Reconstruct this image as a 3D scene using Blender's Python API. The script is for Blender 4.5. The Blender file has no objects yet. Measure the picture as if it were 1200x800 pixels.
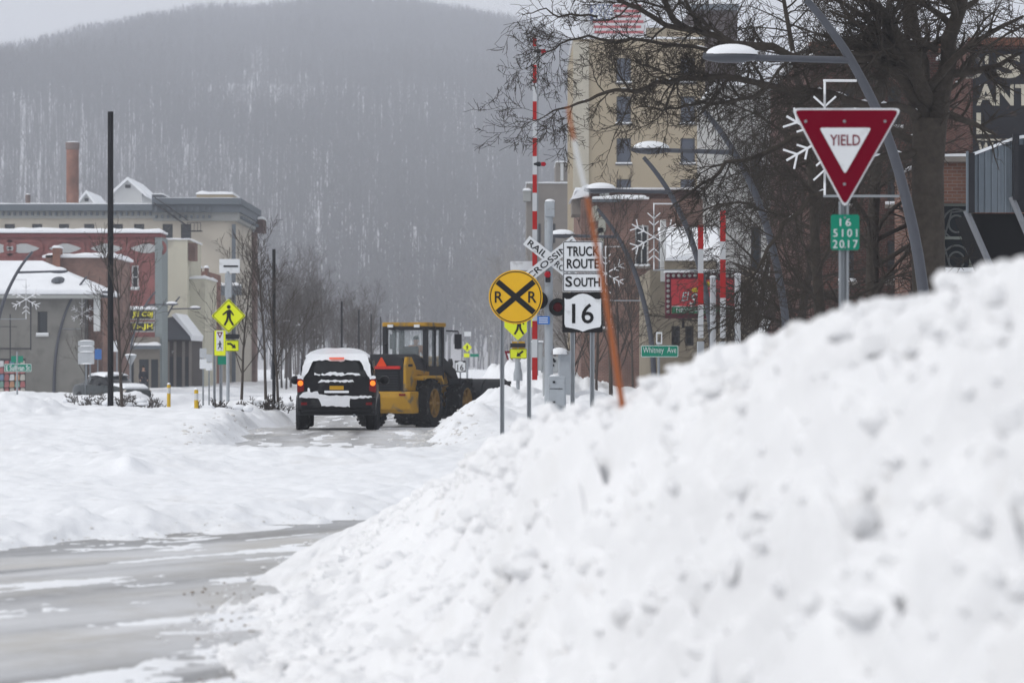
import bpy, bmesh, math, random
import numpy as np
from mathutils import Vector, Matrix

# ------------------------------------------------------------------ camera, world, sun, exposure
SC = bpy.context.scene
COL = SC.collection
EYE = 1.5                     # eye height above the near road
F = 3333.0                    # focal length in photograph pixels (1200 wide)
HOR = 425.0                   # picture row of the horizon

cam_d = bpy.data.cameras.new('camera')
cam = bpy.data.objects.new('camera', cam_d)
COL.objects.link(cam)
cam.location = (0, 0, EYE)
cam.rotation_euler = (math.radians(90), 0, 0)
cam_d.sensor_width = 36
cam_d.lens = F / 1200 * 36
cam_d.shift_y = (HOR - 400) / 1200
cam_d.clip_start = 0.1
cam_d.clip_end = 8000
cam_d.dof.use_dof = True
cam_d.dof.focus_distance = 55
cam_d.dof.aperture_fstop = 3.2
SC.camera = cam

SUN_EL, SUN_ROT = math.radians(36), math.radians(248)
world = bpy.data.worlds.new('World')
SC.world = world
world.use_nodes = True
wn, wl = world.node_tree.nodes, world.node_tree.links
sky = wn.new('ShaderNodeTexSky')
sky.sky_type = 'NISHITA'
sky.sun_disc = False
sky.sun_elevation = SUN_EL
sky.sun_rotation = SUN_ROT
sky.dust_density = 4.0
hsv = wn.new('ShaderNodeHueSaturation')
hsv.inputs['Saturation'].default_value = 0.12
wl.new(sky.outputs[0], hsv.inputs['Color'])
ovc = wn.new('ShaderNodeMix')          # an even overcast: the clear sky mostly veiled by one grey cloud layer
ovc.data_type = 'RGBA'
ovc.inputs['Factor'].default_value = 0.82
ovc.inputs['B'].default_value = (7.0, 7.12, 7.4, 1)
wl.new(hsv.outputs[0], ovc.inputs['A'])
bg = wn['Background']
wl.new(ovc.outputs['Result'], bg.inputs['Color'])
bg.inputs['Strength'].default_value = 0.124

sun_d = bpy.data.lights.new('sun', 'SUN')
sun_d.energy = 1.4
sun_d.angle = math.radians(16)
sun_d.color = (1.0, 0.97, 0.93)
sun = bpy.data.objects.new('sun', sun_d)
COL.objects.link(sun)
sun.rotation_euler = (math.radians(90) - SUN_EL, 0, math.pi - SUN_ROT)

SC.view_settings.view_transform = 'Standard'
SC.view_settings.look = 'None'
SC.view_settings.exposure = 0.0
SC.view_settings.gamma = 1.0
cy = SC.cycles
cy.max_bounces = 6
cy.diffuse_bounces = 3
cy.glossy_bounces = 2
cy.transmission_bounces = 4
cy.volume_bounces = 1
cy.transparent_max_bounces = 8
cy.caustics_reflective = False
cy.caustics_refractive = False
cy.sample_clamp_indirect = 4

R = random.Random(7)


def at(px, py, D):
    """Where something seen at picture position px, py stands when it is D metres away."""
    return Vector(((px - 600) / F * D, D, EYE - (py - HOR) / F * D))


def X(px, D):
    return (px - 600) / F * D


def Z(py, D):
    return EYE - (py - HOR) / F * D


# ------------------------------------------------------------------ materials
MATS = {}


def mat(name, col, rough=0.6, metal=0.0, var=0.15, scale=6.0, bump=0.0, bscale=40.0, dirt=None, emit=None, spec=0.10, coat=0.0):
    """Principled material whose colour and roughness drift with noise; optional dirt colour and bump."""
    if name in MATS:
        return MATS[name]
    m = bpy.data.materials.new(name)
    m.use_nodes = True
    n, l = m.node_tree.nodes, m.node_tree.links
    b = n['Principled BSDF']
    b.inputs['Roughness'].default_value = rough
    b.inputs['Metallic'].default_value = metal
    b.inputs['Specular IOR Level'].default_value = spec
    b.inputs['Coat Weight'].default_value = coat
    tc = n.new('ShaderNodeTexCoord')
    ns = n.new('ShaderNodeTexNoise')
    ns.inputs['Scale'].default_value = scale
    ns.inputs['Detail'].default_value = 6
    l.new(tc.outputs['Object'], ns.inputs['Vector'])
    mx = n.new('ShaderNodeMix')
    mx.data_type = 'RGBA'
    mx.inputs['A'].default_value = [c * (1 - var) for c in col] + [1]
    mx.inputs['B'].default_value = [min(1, c * (1 + var)) for c in col] + [1]
    l.new(ns.outputs['Fac'], mx.inputs['Factor'])
    out = mx.outputs['Result']
    if dirt:
        n2 = n.new('ShaderNodeTexNoise')
        n2.inputs['Scale'].default_value = dirt[2]
        n2.inputs['Detail'].default_value = 5
        l.new(tc.outputs['Object'], n2.inputs['Vector'])
        rp = n.new('ShaderNodeValToRGB')
        rp.color_ramp.elements[0].position = dirt[1]
        rp.color_ramp.elements[1].position = min(1, dirt[1] + 0.12)
        l.new(n2.outputs['Fac'], rp.inputs[0])
        m2 = n.new('ShaderNodeMix')
        m2.data_type = 'RGBA'
        m2.inputs['B'].default_value = list(dirt[0]) + [1]
        l.new(rp.outputs[0], m2.inputs['Factor'])
        l.new(out, m2.inputs['A'])
        out = m2.outputs['Result']
    l.new(out, b.inputs['Base Color'])
    mr = n.new('ShaderNodeMapRange')
    mr.inputs['To Min'].default_value = max(0.02, rough - 0.12)
    mr.inputs['To Max'].default_value = min(1, rough + 0.12)
    l.new(ns.outputs['Fac'], mr.inputs['Value'])
    l.new(mr.outputs[0], b.inputs['Roughness'])
    if bump:
        nb = n.new('ShaderNodeTexNoise')
        nb.inputs['Scale'].default_value = bscale
        nb.inputs['Detail'].default_value = 4
        l.new(tc.outputs['Object'], nb.inputs['Vector'])
        bp = n.new('ShaderNodeBump')
        bp.inputs['Strength'].default_value = bump
        bp.inputs['Distance'].default_value = 0.02
        l.new(nb.outputs['Fac'], bp.inputs['Height'])
        l.new(bp.outputs[0], b.inputs['Normal'])
    if emit:
        b.inputs['Emission Color'].default_value = list(emit[0]) + [1]
        b.inputs['Emission Strength'].default_value = emit[1]
    MATS[name] = m
    return m


def brick_mat(name, c1, c2, mortar, bw=0.21, bh=0.075):
    m = bpy.data.materials.new(name)
    m.use_nodes = True
    n, l = m.node_tree.nodes, m.node_tree.links
    b = n['Principled BSDF']
    b.inputs['Roughness'].default_value = 0.9
    b.inputs['Specular IOR Level'].default_value = 0.2
    tc = n.new('ShaderNodeTexCoord')
    sp = n.new('ShaderNodeSeparateXYZ')
    l.new(tc.outputs['Object'], sp.inputs[0])
    ad = n.new('ShaderNodeMath')
    l.new(sp.outputs[0], ad.inputs[0])
    l.new(sp.outputs[1], ad.inputs[1])
    cb = n.new('ShaderNodeCombineXYZ')
    l.new(ad.outputs[0], cb.inputs[0])
    l.new(sp.outputs[2], cb.inputs[1])
    br = n.new('ShaderNodeTexBrick')
    br.inputs['Scale'].default_value = 1
    br.inputs['Color1'].default_value = list(c1) + [1]
    br.inputs['Color2'].default_value = list(c2) + [1]
    br.inputs['Mortar'].default_value = list(mortar) + [1]
    br.inputs['Mortar Size'].default_value = 0.008
    br.inputs['Brick Width'].default_value = bw
    br.inputs['Row Height'].default_value = bh
    l.new(cb.outputs[0], br.inputs['Vector'])
    ns = n.new('ShaderNodeTexNoise')
    ns.inputs['Scale'].default_value = 0.7
    ns.inputs['Detail'].default_value = 8
    l.new(tc.outputs['Object'], ns.inputs['Vector'])
    mr = n.new('ShaderNodeMapRange')
    mr.inputs['From Min'].default_value = 0.3
    mr.inputs['From Max'].default_value = 0.7
    mr.inputs['To Min'].default_value = 0.65
    mr.inputs['To Max'].default_value = 1.3
    l.new(ns.outputs['Fac'], mr.inputs['Value'])
    vm = n.new('ShaderNodeVectorMath')
    vm.operation = 'SCALE'
    l.new(br.outputs['Color'], vm.inputs[0])
    l.new(mr.outputs[0], vm.inputs['Scale'])
    l.new(vm.outputs[0], b.inputs['Base Color'])
    bp = n.new('ShaderNodeBump')
    bp.inputs['Strength'].default_value = 0.5
    bp.inputs['Distance'].default_value = 0.01
    bp.invert = True
    l.new(br.outputs['Fac'], bp.inputs['Height'])
    l.new(bp.outputs[0], b.inputs['Normal'])
    MATS[name] = m
    return m


def snow_mat(name, col=(0.84, 0.86, 0.89), specks=0.0, bscale=12.0, speck_scale=6.0, bump=0.35, edge=None):
    """Snow: near-white, softly rough; specks adds brown grit where the noise peaks; edge = (attribute-free) dirty rim near the ground."""
    m = bpy.data.materials.new(name)
    m.use_nodes = True
    n, l = m.node_tree.nodes, m.node_tree.links
    b = n['Principled BSDF']
    b.inputs['Roughness'].default_value = 0.75
    b.inputs['Specular IOR Level'].default_value = 0.25
    tc = n.new('ShaderNodeTexCoord')
    ns = n.new('ShaderNodeTexNoise')
    ns.inputs['Scale'].default_value = 1.3
    ns.inputs['Detail'].default_value = 8
    l.new(tc.outputs['Object'], ns.inputs['Vector'])
    mx = n.new('ShaderNodeMix')
    mx.data_type = 'RGBA'
    mx.inputs['A'].default_value = [c * 0.9 for c in col] + [1]
    mx.inputs['B'].default_value = [min(0.95, c * 1.06) for c in col] + [1]
    l.new(ns.outputs['Fac'], mx.inputs['Factor'])
    out = mx.outputs['Result']
    if specks:
        for sc_, lo, c, amt in ((speck_scale, 0.62, (0.36, 0.30, 0.24), 0.75), (speck_scale * 0.3, 0.56, (0.60, 0.58, 0.55), 0.55)):
            n2 = n.new('ShaderNodeTexNoise')
            n2.inputs['Scale'].default_value = sc_
            n2.inputs['Detail'].default_value = 7
            n2.inputs['Roughness'].default_value = 0.68
            l.new(tc.outputs['Object'], n2.inputs['Vector'])
            rp = n.new('ShaderNodeValToRGB')
            rp.color_ramp.elements[0].position = lo
            rp.color_ramp.elements[1].position = lo + 0.13
            l.new(n2.outputs['Fac'], rp.inputs[0])
            ml = n.new('ShaderNodeMath')
            ml.operation = 'MULTIPLY'
            ml.inputs[1].default_value = amt * specks
            l.new(rp.outputs[0], ml.inputs[0])
            m2 = n.new('ShaderNodeMix')
            m2.data_type = 'RGBA'
            m2.inputs['B'].default_value = list(c) + [1]
            l.new(ml.outputs[0], m2.inputs['Factor'])
            l.new(out, m2.inputs['A'])
            out = m2.outputs['Result']
    l.new(out, b.inputs['Base Color'])
    nb = n.new('ShaderNodeTexNoise')
    nb.inputs['Scale'].default_value = bscale
    nb.inputs['Detail'].default_value = 8
    nb.inputs['Roughness'].default_value = 0.65
    l.new(tc.outputs['Object'], nb.inputs['Vector'])
    bp = n.new('ShaderNodeBump')
    bp.inputs['Strength'].default_value = bump
    bp.inputs['Distance'].default_value = 0.05
    l.new(nb.outputs['Fac'], bp.inputs['Height'])
    l.new(bp.outputs[0], b.inputs['Normal'])
    MATS[name] = m
    return m


SNOW = snow_mat('snow')
BRUSHY = snow_mat('brushy_hill_snow', col=(0.60, 0.60, 0.62), specks=0.5, bscale=0.5, speck_scale=0.12, bump=0.2)
SLUSH = snow_mat('grey_slush', col=(0.68, 0.67, 0.65), specks=0.5, bscale=20, speck_scale=5)
PILE = snow_mat('ploughed_snow', col=(0.885, 0.89, 0.905), specks=0.45, bscale=16, speck_scale=3.2, bump=0.45)
BANK = snow_mat('street_snow', col=(0.85, 0.865, 0.89), specks=0.4, bscale=5, speck_scale=1.6)
STEEL = mat('galvanised_steel', (0.30, 0.32, 0.34), 0.5, 0.6, 0.2)
POLEGREY = mat('grey_lamp_paint', (0.085, 0.09, 0.105), 0.45, 0.2, 0.15)
BLACKP = mat('black_pole_paint', (0.012, 0.012, 0.014), 0.6)
DARK = mat('dark_metal', (0.025, 0.026, 0.03), 0.5)
WHITEP = mat('white_sign_face', (0.70, 0.72, 0.74), 0.4, var=0.07, dirt=((0.52, 0.53, 0.54), .58, 5))
LETTER = mat('black_lettering', (0.015, 0.015, 0.016), 0.5)
YFLUO = mat('fluorescent_yellow_sheeting', (0.80, 0.88, 0.02), 0.4, var=0.05)
YRR = mat('amber_sheeting', (0.72, 0.41, 0.02), 0.4, var=0.05)
REDS = mat('red_sheeting', (0.155, 0.001, 0.014), 0.5, var=0.08, spec=0.04)
REDG = mat('red_gate_sheeting', (0.38, 0.02, 0.02), 0.45, var=0.1)
GREENS = mat('green_sheeting', (0.01, 0.22, 0.14), 0.4, var=0.06)
GLASS = mat('dark_window_glass', (0.03, 0.035, 0.04), 0.12, var=0.4, scale=0.8, spec=0.4)
FRAMEW = mat('white_window_frame', (0.55, 0.56, 0.56), 0.6)
FRAMED = mat('dark_window_frame', (0.06, 0.06, 0.065), 0.6)
BARK = mat('bark', (0.050, 0.042, 0.035), 0.95, var=0.55, scale=9, bump=1.0, bscale=16)
BARK2 = mat('young_bark', (0.072, 0.06, 0.052), 0.95, var=0.3, scale=5)
FROST = mat('frosted_bark', (0.34, 0.34, 0.35), 0.9, var=0.5, scale=3)
LIGHTS = mat('white_string_lights', (0.75, 0.76, 0.78), 0.5, var=0.1)
CABG = mat('grey_cabinet_paint', (0.36, 0.39, 0.42), 0.5, var=0.12, dirt=((0.25, 0.25, 0.25), 0.6, 5))


# ------------------------------------------------------------------ mesh building
class MB:
    def __init__(s):
        s.v = []
        s.f = []

    def add(s, verts, faces):
        o = len(s.v)
        s.v.extend([tuple(p) for p in verts])
        s.f.extend([tuple(i + o for i in f) for f in faces])
        return s

    def box(s, x0, x1, y0, y1, z0, z1, M=None):
        vs = [(x, y, z) for z in (z0, z1) for y in (y0, y1) for x in (x0, x1)]
        if M is not None:
            vs = [M @ Vector(p) for p in vs]
        return s.add(vs, [(0, 2, 3, 1), (4, 5, 7, 6), (0, 1, 5, 4), (2, 6, 7, 3), (0, 4, 6, 2), (1, 3, 7, 5)])

    def prism(s, poly, y0, y1):
        """poly of (x, z) counter-clockwise as seen from -y, given depth y0 (front) to y1 (back)."""
        n = len(poly)
        vs = [(x, y0, z) for x, z in poly] + [(x, y1, z) for x, z in poly]
        fs = [tuple(range(n)), tuple(range(2 * n - 1, n - 1, -1))]
        fs += [(i, i + n, (i + 1) % n + n, (i + 1) % n) for i in range(n)]
        return s.add(vs, fs)

    def prism_x(s, poly, x0, x1):
        """poly of (y, z) swept along x."""
        n = len(poly)
        vs = [(x0, y, z) for y, z in poly] + [(x1, y, z) for y, z in poly]
        fs = [tuple(range(n)), tuple(range(2 * n - 1, n - 1, -1))]
        fs += [(i, i + n, (i + 1) % n + n, (i + 1) % n) for i in range(n)]
        return s.add(vs, fs)

    def prism_z(s, poly, z0, z1):
        n = len(poly)
        vs = [(x, y, z0) for x, y in poly] + [(x, y, z1) for x, y in poly]
        fs = [tuple(range(n - 1, -1, -1)), tuple(range(n, 2 * n))]
        fs += [(i, (i + 1) % n, (i + 1) % n + n, i + n) for i in range(n)]
        return s.add(vs, fs)

    def ring(s, outer, inner, y0, y1):
        n = len(outer)
        vs = [(x, y0, z) for x, z in outer] + [(x, y0, z) for x, z in inner] + [(x, y1, z) for x, z in outer] + [(x, y1, z) for x, z in inner]
        fs = []
        for i in range(n):
            j = (i + 1) % n
            fs += [(i, j, j + n, i + n), (i + 2 * n, i + 3 * n, j + 3 * n, j + 2 * n), (i, i + 2 * n, j + 2 * n, j), (i + n, j + n, j + 3 * n, i + 3 * n)]
        return s.add(vs, fs)

    def tube(s, pts, rad, sides=8, caps=True, phase=0.0):
        pts = [Vector(p) for p in pts]
        if not isinstance(rad, (list, tuple)):
            rad = [rad] * len(pts)
        o = len(s.v)
        up = None
        for i, p in enumerate(pts):
            d = (pts[min(i + 1, len(pts) - 1)] - pts[max(i - 1, 0)])
            d = d.normalized() if d.length > 1e-9 else Vector((0, 0, 1))
            if up is None:
                up = d.orthogonal().normalized()
            else:
                up = (up - d * up.dot(d))
                up = up.normalized() if up.length > 1e-6 else d.orthogonal().normalized()
            w = d.cross(up)
            for k in range(sides):
                a = 2 * math.pi * (k + phase) / sides
                q = p + (up * math.cos(a) + w * math.sin(a)) * rad[i]
                s.v.append((q.x, q.y, q.z))
        for i in range(len(pts) - 1):
            for k in range(sides):
                a, b = o + i * sides + k, o + i * sides + (k + 1) % sides
                s.f.append((a, b, b + sides, a + sides))
        if caps:
            s.f.append(tuple(o + k for k in range(sides - 1, -1, -1)))
            e = o + (len(pts) - 1) * sides
            s.f.append(tuple(e + k for k in range(sides)))
        return s

    def lathe(s, prof, c=(0, 0, 0), n=24, axis='z'):
        """prof of (r, h) turned about an axis through c."""
        o = len(s.v)
        for r, h in prof:
            for k in range(n):
                a = 2 * math.pi * k / n
                p, q = r * math.cos(a), r * math.sin(a)
                if axis == 'z':
                    s.v.append((c[0] + p, c[1] + q, c[2] + h))
                elif axis == 'x':
                    s.v.append((c[0] + h, c[1] + p, c[2] + q))
                else:
                    s.v.append((c[0] + p, c[1] + h, c[2] + q))
        for i in range(len(prof) - 1):
            for k in range(n):
                a, b = o + i * n + k, o + i * n + (k + 1) % n
                s.f.append((a, b, b + n, a + n))
        return s

    def ball(s, c, rx, ry, rz, nu=12, nv=8, zmin=-1.0):
        o = len(s.v)
        t0 = math.asin(max(-1, zmin))
        for j in range(nv + 1):
            t = t0 + (math.pi / 2 - t0) * j / nv
            for k in range(nu):
                a = 2 * math.pi * k / nu
                s.v.append((c[0] + rx * math.cos(t) * math.cos(a), c[1] + ry * math.cos(t) * math.sin(a), c[2] + rz * math.sin(t)))
        for j in range(nv):
            for k in range(nu):
                a, b = o + j * nu + k, o + j * nu + (k + 1) % nu
                s.f.append((a, b, b + nu, a + nu))
        return s

    def build(s, name, m, parent=None, smooth=False, bevel=0.0, segs=2, angle=0.6, loc=None):
        me = bpy.data.meshes.new(name)
        me.from_pydata(s.v, [], s.f)
        bm = bmesh.new()
        bm.from_mesh(me)
        if bevel:
            es = [e for e in bm.edges if len(e.link_faces) == 2 and e.calc_face_angle(0) > 0.5]
            bmesh.ops.bevel(bm, geom=es, offset=bevel, segments=segs, profile=0.6, affect='EDGES', clamp_overlap=True)
        bmesh.ops.recalc_face_normals(bm, faces=bm.faces)
        bm.to_mesh(me)
        bm.free()
        if m is not None:
            me.materials.append(m)
        if smooth:
            me.shade_smooth()
            if angle:
                try:
                    me.set_sharp_from_angle(angle=angle)
                except Exception:
                    pass
        o = bpy.data.objects.new(name, me)
        COL.objects.link(o)
        if parent is not None:
            o.parent = parent
        if loc is not None:
            o.location = loc
        return o


def tag(o, label=None, cat=None, group=None, kind=None):
    if label:
        o['label'] = label
    if cat:
        o['category'] = cat
    if group:
        o['group'] = group
    if kind:
        o['kind'] = kind
    return o


def empty(name, loc, label=None, cat=None, group=None, rz=0.0):
    o = bpy.data.objects.new(name, None)
    o.empty_display_size = 0.3
    COL.objects.link(o)
    o.location = loc
    o.rotation_euler = (0, 0, rz)
    return tag(o, label, cat, group)


KIDS = {}


def copy_tree(o, parent=None):
    c = o.copy()
    COL.objects.link(c)
    if parent is not None:
        c.parent = parent
    for ch in [k for k in bpy.data.objects if k.parent == o]:
        copy_tree(ch, c)
    return c


def clone(o, loc, rz=0.0, label=None, scale=None):
    c = copy_tree(o)
    c.location = loc
    c.rotation_euler = (0, 0, rz)
    if label:
        c['label'] = label
    if scale:
        c.scale = (scale, scale, scale)
    return c


def rect(x0, x1, z0, z1, r=0.0, n=4):
    if r <= 0:
        return [(x0, z0), (x1, z0), (x1, z1), (x0, z1)]
    out = []
    for cx, cz, a0 in ((x1 - r, z0 + r, -90), (x1 - r, z1 - r, 0), (x0 + r, z1 - r, 90), (x0 + r, z0 + r, 180)):
        for i in range(n + 1):
            a = math.radians(a0 + 90 * i / n)
            out.append((cx + r * math.cos(a), cz + r * math.sin(a)))
    return out


def round_poly(pts, r, n=4):
    """Polygon with each corner rounded by radius r."""
    out = []
    m = len(pts)
    for i in range(m):
        p, a, b = Vector(pts[i]), Vector(pts[i - 1]), Vector(pts[(i + 1) % m])
        da, db = (a - p).normalized(), (b - p).normalized()
        half = math.acos(max(-1, min(1, da.dot(db)))) / 2
        t = r / math.tan(half)
        s, e = p + da * t, p + db * t
        for k in range(n + 1):
            f = k / n
            q = s * (1 - f) ** 2 + p * 2 * f * (1 - f) + e * f * f
            out.append((q.x, q.y))
    return out


def circle(cx, cz, r, n=32):
    return [(cx + r * math.cos(2 * math.pi * i / n), cz + r * math.sin(2 * math.pi * i / n)) for i in range(n)]


def text(body, cx, cz, w, h, y, m, parent, bold=0.02, rot=0.0, shear=0.0, depth=0.004, name='lettering', space=1.0):
    """Lettering as thin raised geometry facing -y, fitted into a w by h box about (cx, cz)."""
    cu = bpy.data.curves.new(name, 'FONT')
    cu.body = body
    cu.size = 1
    cu.offset = bold
    cu.shear = shear
    cu.space_character = space
    cu.extrude = 0.001
    cu.resolution_u = 3
    cu.align_x = 'CENTER'
    ob = bpy.data.objects.new(name, cu)
    COL.objects.link(ob)
    dg = bpy.context.evaluated_depsgraph_get()
    me = bpy.data.meshes.new_from_object(ob.evaluated_get(dg))
    bpy.data.objects.remove(ob)
    bpy.data.curves.remove(cu)
    co = np.zeros(len(me.vertices) * 3, np.float32)
    me.vertices.foreach_get('co', co)
    co = co.reshape(-1, 3)
    lo, hi = co.min(0), co.max(0)
    q = (co - (lo + hi) / 2) / np.maximum(hi - lo, 1e-6)
    x, z = q[:, 0] * w, q[:, 1] * h
    c, s_ = math.cos(rot), math.sin(rot)
    out = np.stack([cx + x * c - z * s_, y - q[:, 2] * depth, cz + x * s_ + z * c], 1)
    me.vertices.foreach_set('co', out.astype(np.float32).ravel())
    me.update()
    me.materials.clear()
    me.materials.append(m)
    me.name = name
    o = bpy.data.objects.new(name, me)
    COL.objects.link(o)
    o.parent = parent
    return o


def skin_mesh(verts, edges, radii, name, m, parent, sub=1, root=0):
    me = bpy.data.meshes.new(name)
    me.from_pydata(verts, edges, [])
    ob = bpy.data.objects.new(name, me)
    COL.objects.link(ob)
    ob.modifiers.new('skin', 'SKIN')
    if not me.skin_vertices:
        bpy.context.view_layer.update()
    for i, r in enumerate(radii):
        sv = me.skin_vertices[0].data[i]
        sv.radius = (r, r) if not isinstance(r, tuple) else r
        sv.use_root = (i == root)
    sb = ob.modifiers.new('sub', 'SUBSURF')
    sb.levels = sb.render_levels = sub
    dg = bpy.context.evaluated_depsgraph_get()
    m2 = bpy.data.meshes.new_from_object(ob.evaluated_get(dg))
    bpy.data.objects.remove(ob)
    m2.materials.clear()
    m2.materials.append(m)
    m2.shade_smooth()
    o = bpy.data.objects.new(name, m2)
    COL.objects.link(o)
    o.parent = parent
    return o


def np_mesh(name, v, quads, m, smooth=True, parent=None, tris=False):
    me = bpy.data.meshes.new(name)
    k = 3 if tris else 4
    nf = len(quads)
    me.vertices.add(len(v))
    me.vertices.foreach_set('co', np.ascontiguousarray(v, np.float32).ravel())
    me.loops.add(nf * k)
    me.loops.foreach_set('vertex_index', np.ascontiguousarray(quads, np.int32).ravel())
    me.polygons.add(nf)
    me.polygons.foreach_set('loop_start', np.arange(0, nf * k, k, dtype=np.int32))
    me.update(calc_edges=True)
    me.materials.append(m)
    if smooth:
        me.shade_smooth()
    o = bpy.data.objects.new(name, me)
    COL.objects.link(o)
    if parent is not None:
        o.parent = parent
    return o


# ------------------------------------------------------------------ noise for heightfields
_rs = np.random.RandomState(11)
_perm = np.concatenate([_rs.permutation(512)] * 2)
_g = _rs.uniform(-1, 1, (512, 2))
_g /= np.linalg.norm(_g, axis=1, keepdims=True)


def perlin(x, y):
    xi, yi = np.floor(x).astype(np.int64), np.floor(y).astype(np.int64)
    xf, yf = x - xi, y - yi
    u, v = xf * xf * xf * (xf * (xf * 6 - 15) + 10), yf * yf * yf * (yf * (yf * 6 - 15) + 10)

    def gr(a, b, dx, dy):
        h = _perm[(_perm[a & 511] + b) & 511]
        return _g[h, 0] * dx + _g[h, 1] * dy
    a = gr(xi, yi, xf, yf) * (1 - u) + gr(xi + 1, yi, xf - 1, yf) * u
    b = gr(xi, yi + 1, xf, yf - 1) * (1 - u) + gr(xi + 1, yi + 1, xf - 1, yf - 1) * u
    return (a * (1 - v) + b * v) * 1.5


def fbm(x, y, oct=4, gain=0.5, lac=2.03):
    t, a = 0, 1.0
    for i in range(oct):
        t = t + a * perlin(x + 17.3 * i, y - 9.1 * i)
        x, y, a = x * lac, y * lac, a * gain
    return t


def worley(x, y):
    """Rounded clump height: 1 at random cell points falling to 0."""
    xi, yi = np.floor(x).astype(np.int64), np.floor(y).astype(np.int64)
    d = np.full(x.shape, 9.0)
    for i in (-1, 0, 1):
        for j in (-1, 0, 1):
            h = _perm[(_perm[(xi + i) & 511] + yi + j) & 511]
            px, py = xi + i + (h % 23) / 23.0, yi + j + (h % 31) / 31.0
            rr = 0.45 + (h % 7) / 12.0
            d = np.minimum(d, ((x - px) ** 2 + (y - py) ** 2) / rr ** 2)
    return np.clip(1 - d, 0, 1) ** 0.8


def sstep(a, b, x):
    t = np.clip((x - a) / (b - a), 0, 1)
    return t * t * (3 - 2 * t)
# ------------------------------------------------------------------ the ground, the roads, the hill
def base_z(y):
    """Street level: flat near the camera, dipping a little beyond the rail crossing."""
    return -0.03 * sstep(50, 65, y) - 0.47 * sstep(65, 89, y) - 0.05 * sstep(89, 130, y)


def edge_y(x):
    """Far edge of the near curved road."""
    return 30.0 + 1.607 * x + np.where(x < -4.2, 0.0, 0.0) + 0.35 * perlin(x * 0.8, x * 0 + 3.3)


LUMPS = [  # px, D, height, radius
    (151, 35.1, 0.07, 0.18), (156, 35.4, 0.04, 0.35), (143, 35.3, 0.04, 0.3), (165, 36.5, 0.08, 0.8), (120, 38, 0.10, 1.2), (300, 40, 0.06, 1.5), (440, 41, 0.06, 1.6), (60, 42, 0.10, 2.0),
    (250, 45, 0.10, 1.6), (490, 44, 0.08, 1.5), (552, 87, 0.12, 1.2),
    (278, 86, 0.24, 1.0), (330, 92, 0.12, 1.2), (160, 82, 0.05, 2.5), (60, 70, 0.12, 3.0), (10, 60, 0.30, 1.4), (120, 108, 0.05, 4),
    (8, 138, 0.15, 3), (190, 125, 0.25, 4), (250, 118, 0.15, 3),
    (590, 63, 0.22, 1.1), (565, 72, 0.08, 1.0), (545, 60, 0.10, 0.9), (562, 57, 0.16, 0.8), (131, 121, 0.10, 1.1), (610, 74, 0.25, 1.5), (640, 66, 0.15, 1.6), (700, 62, 0.3, 2.5), (600, 84, 0.3, 1.6),
    (585, 112, 0.85, 2.4), (620, 108, 0.9, 2.2), (555, 122, 0.65, 2.2), (640, 116, 0.8, 3), (538, 140, 0.4, 2.0), (690, 104, 0.6, 4),
]


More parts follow.
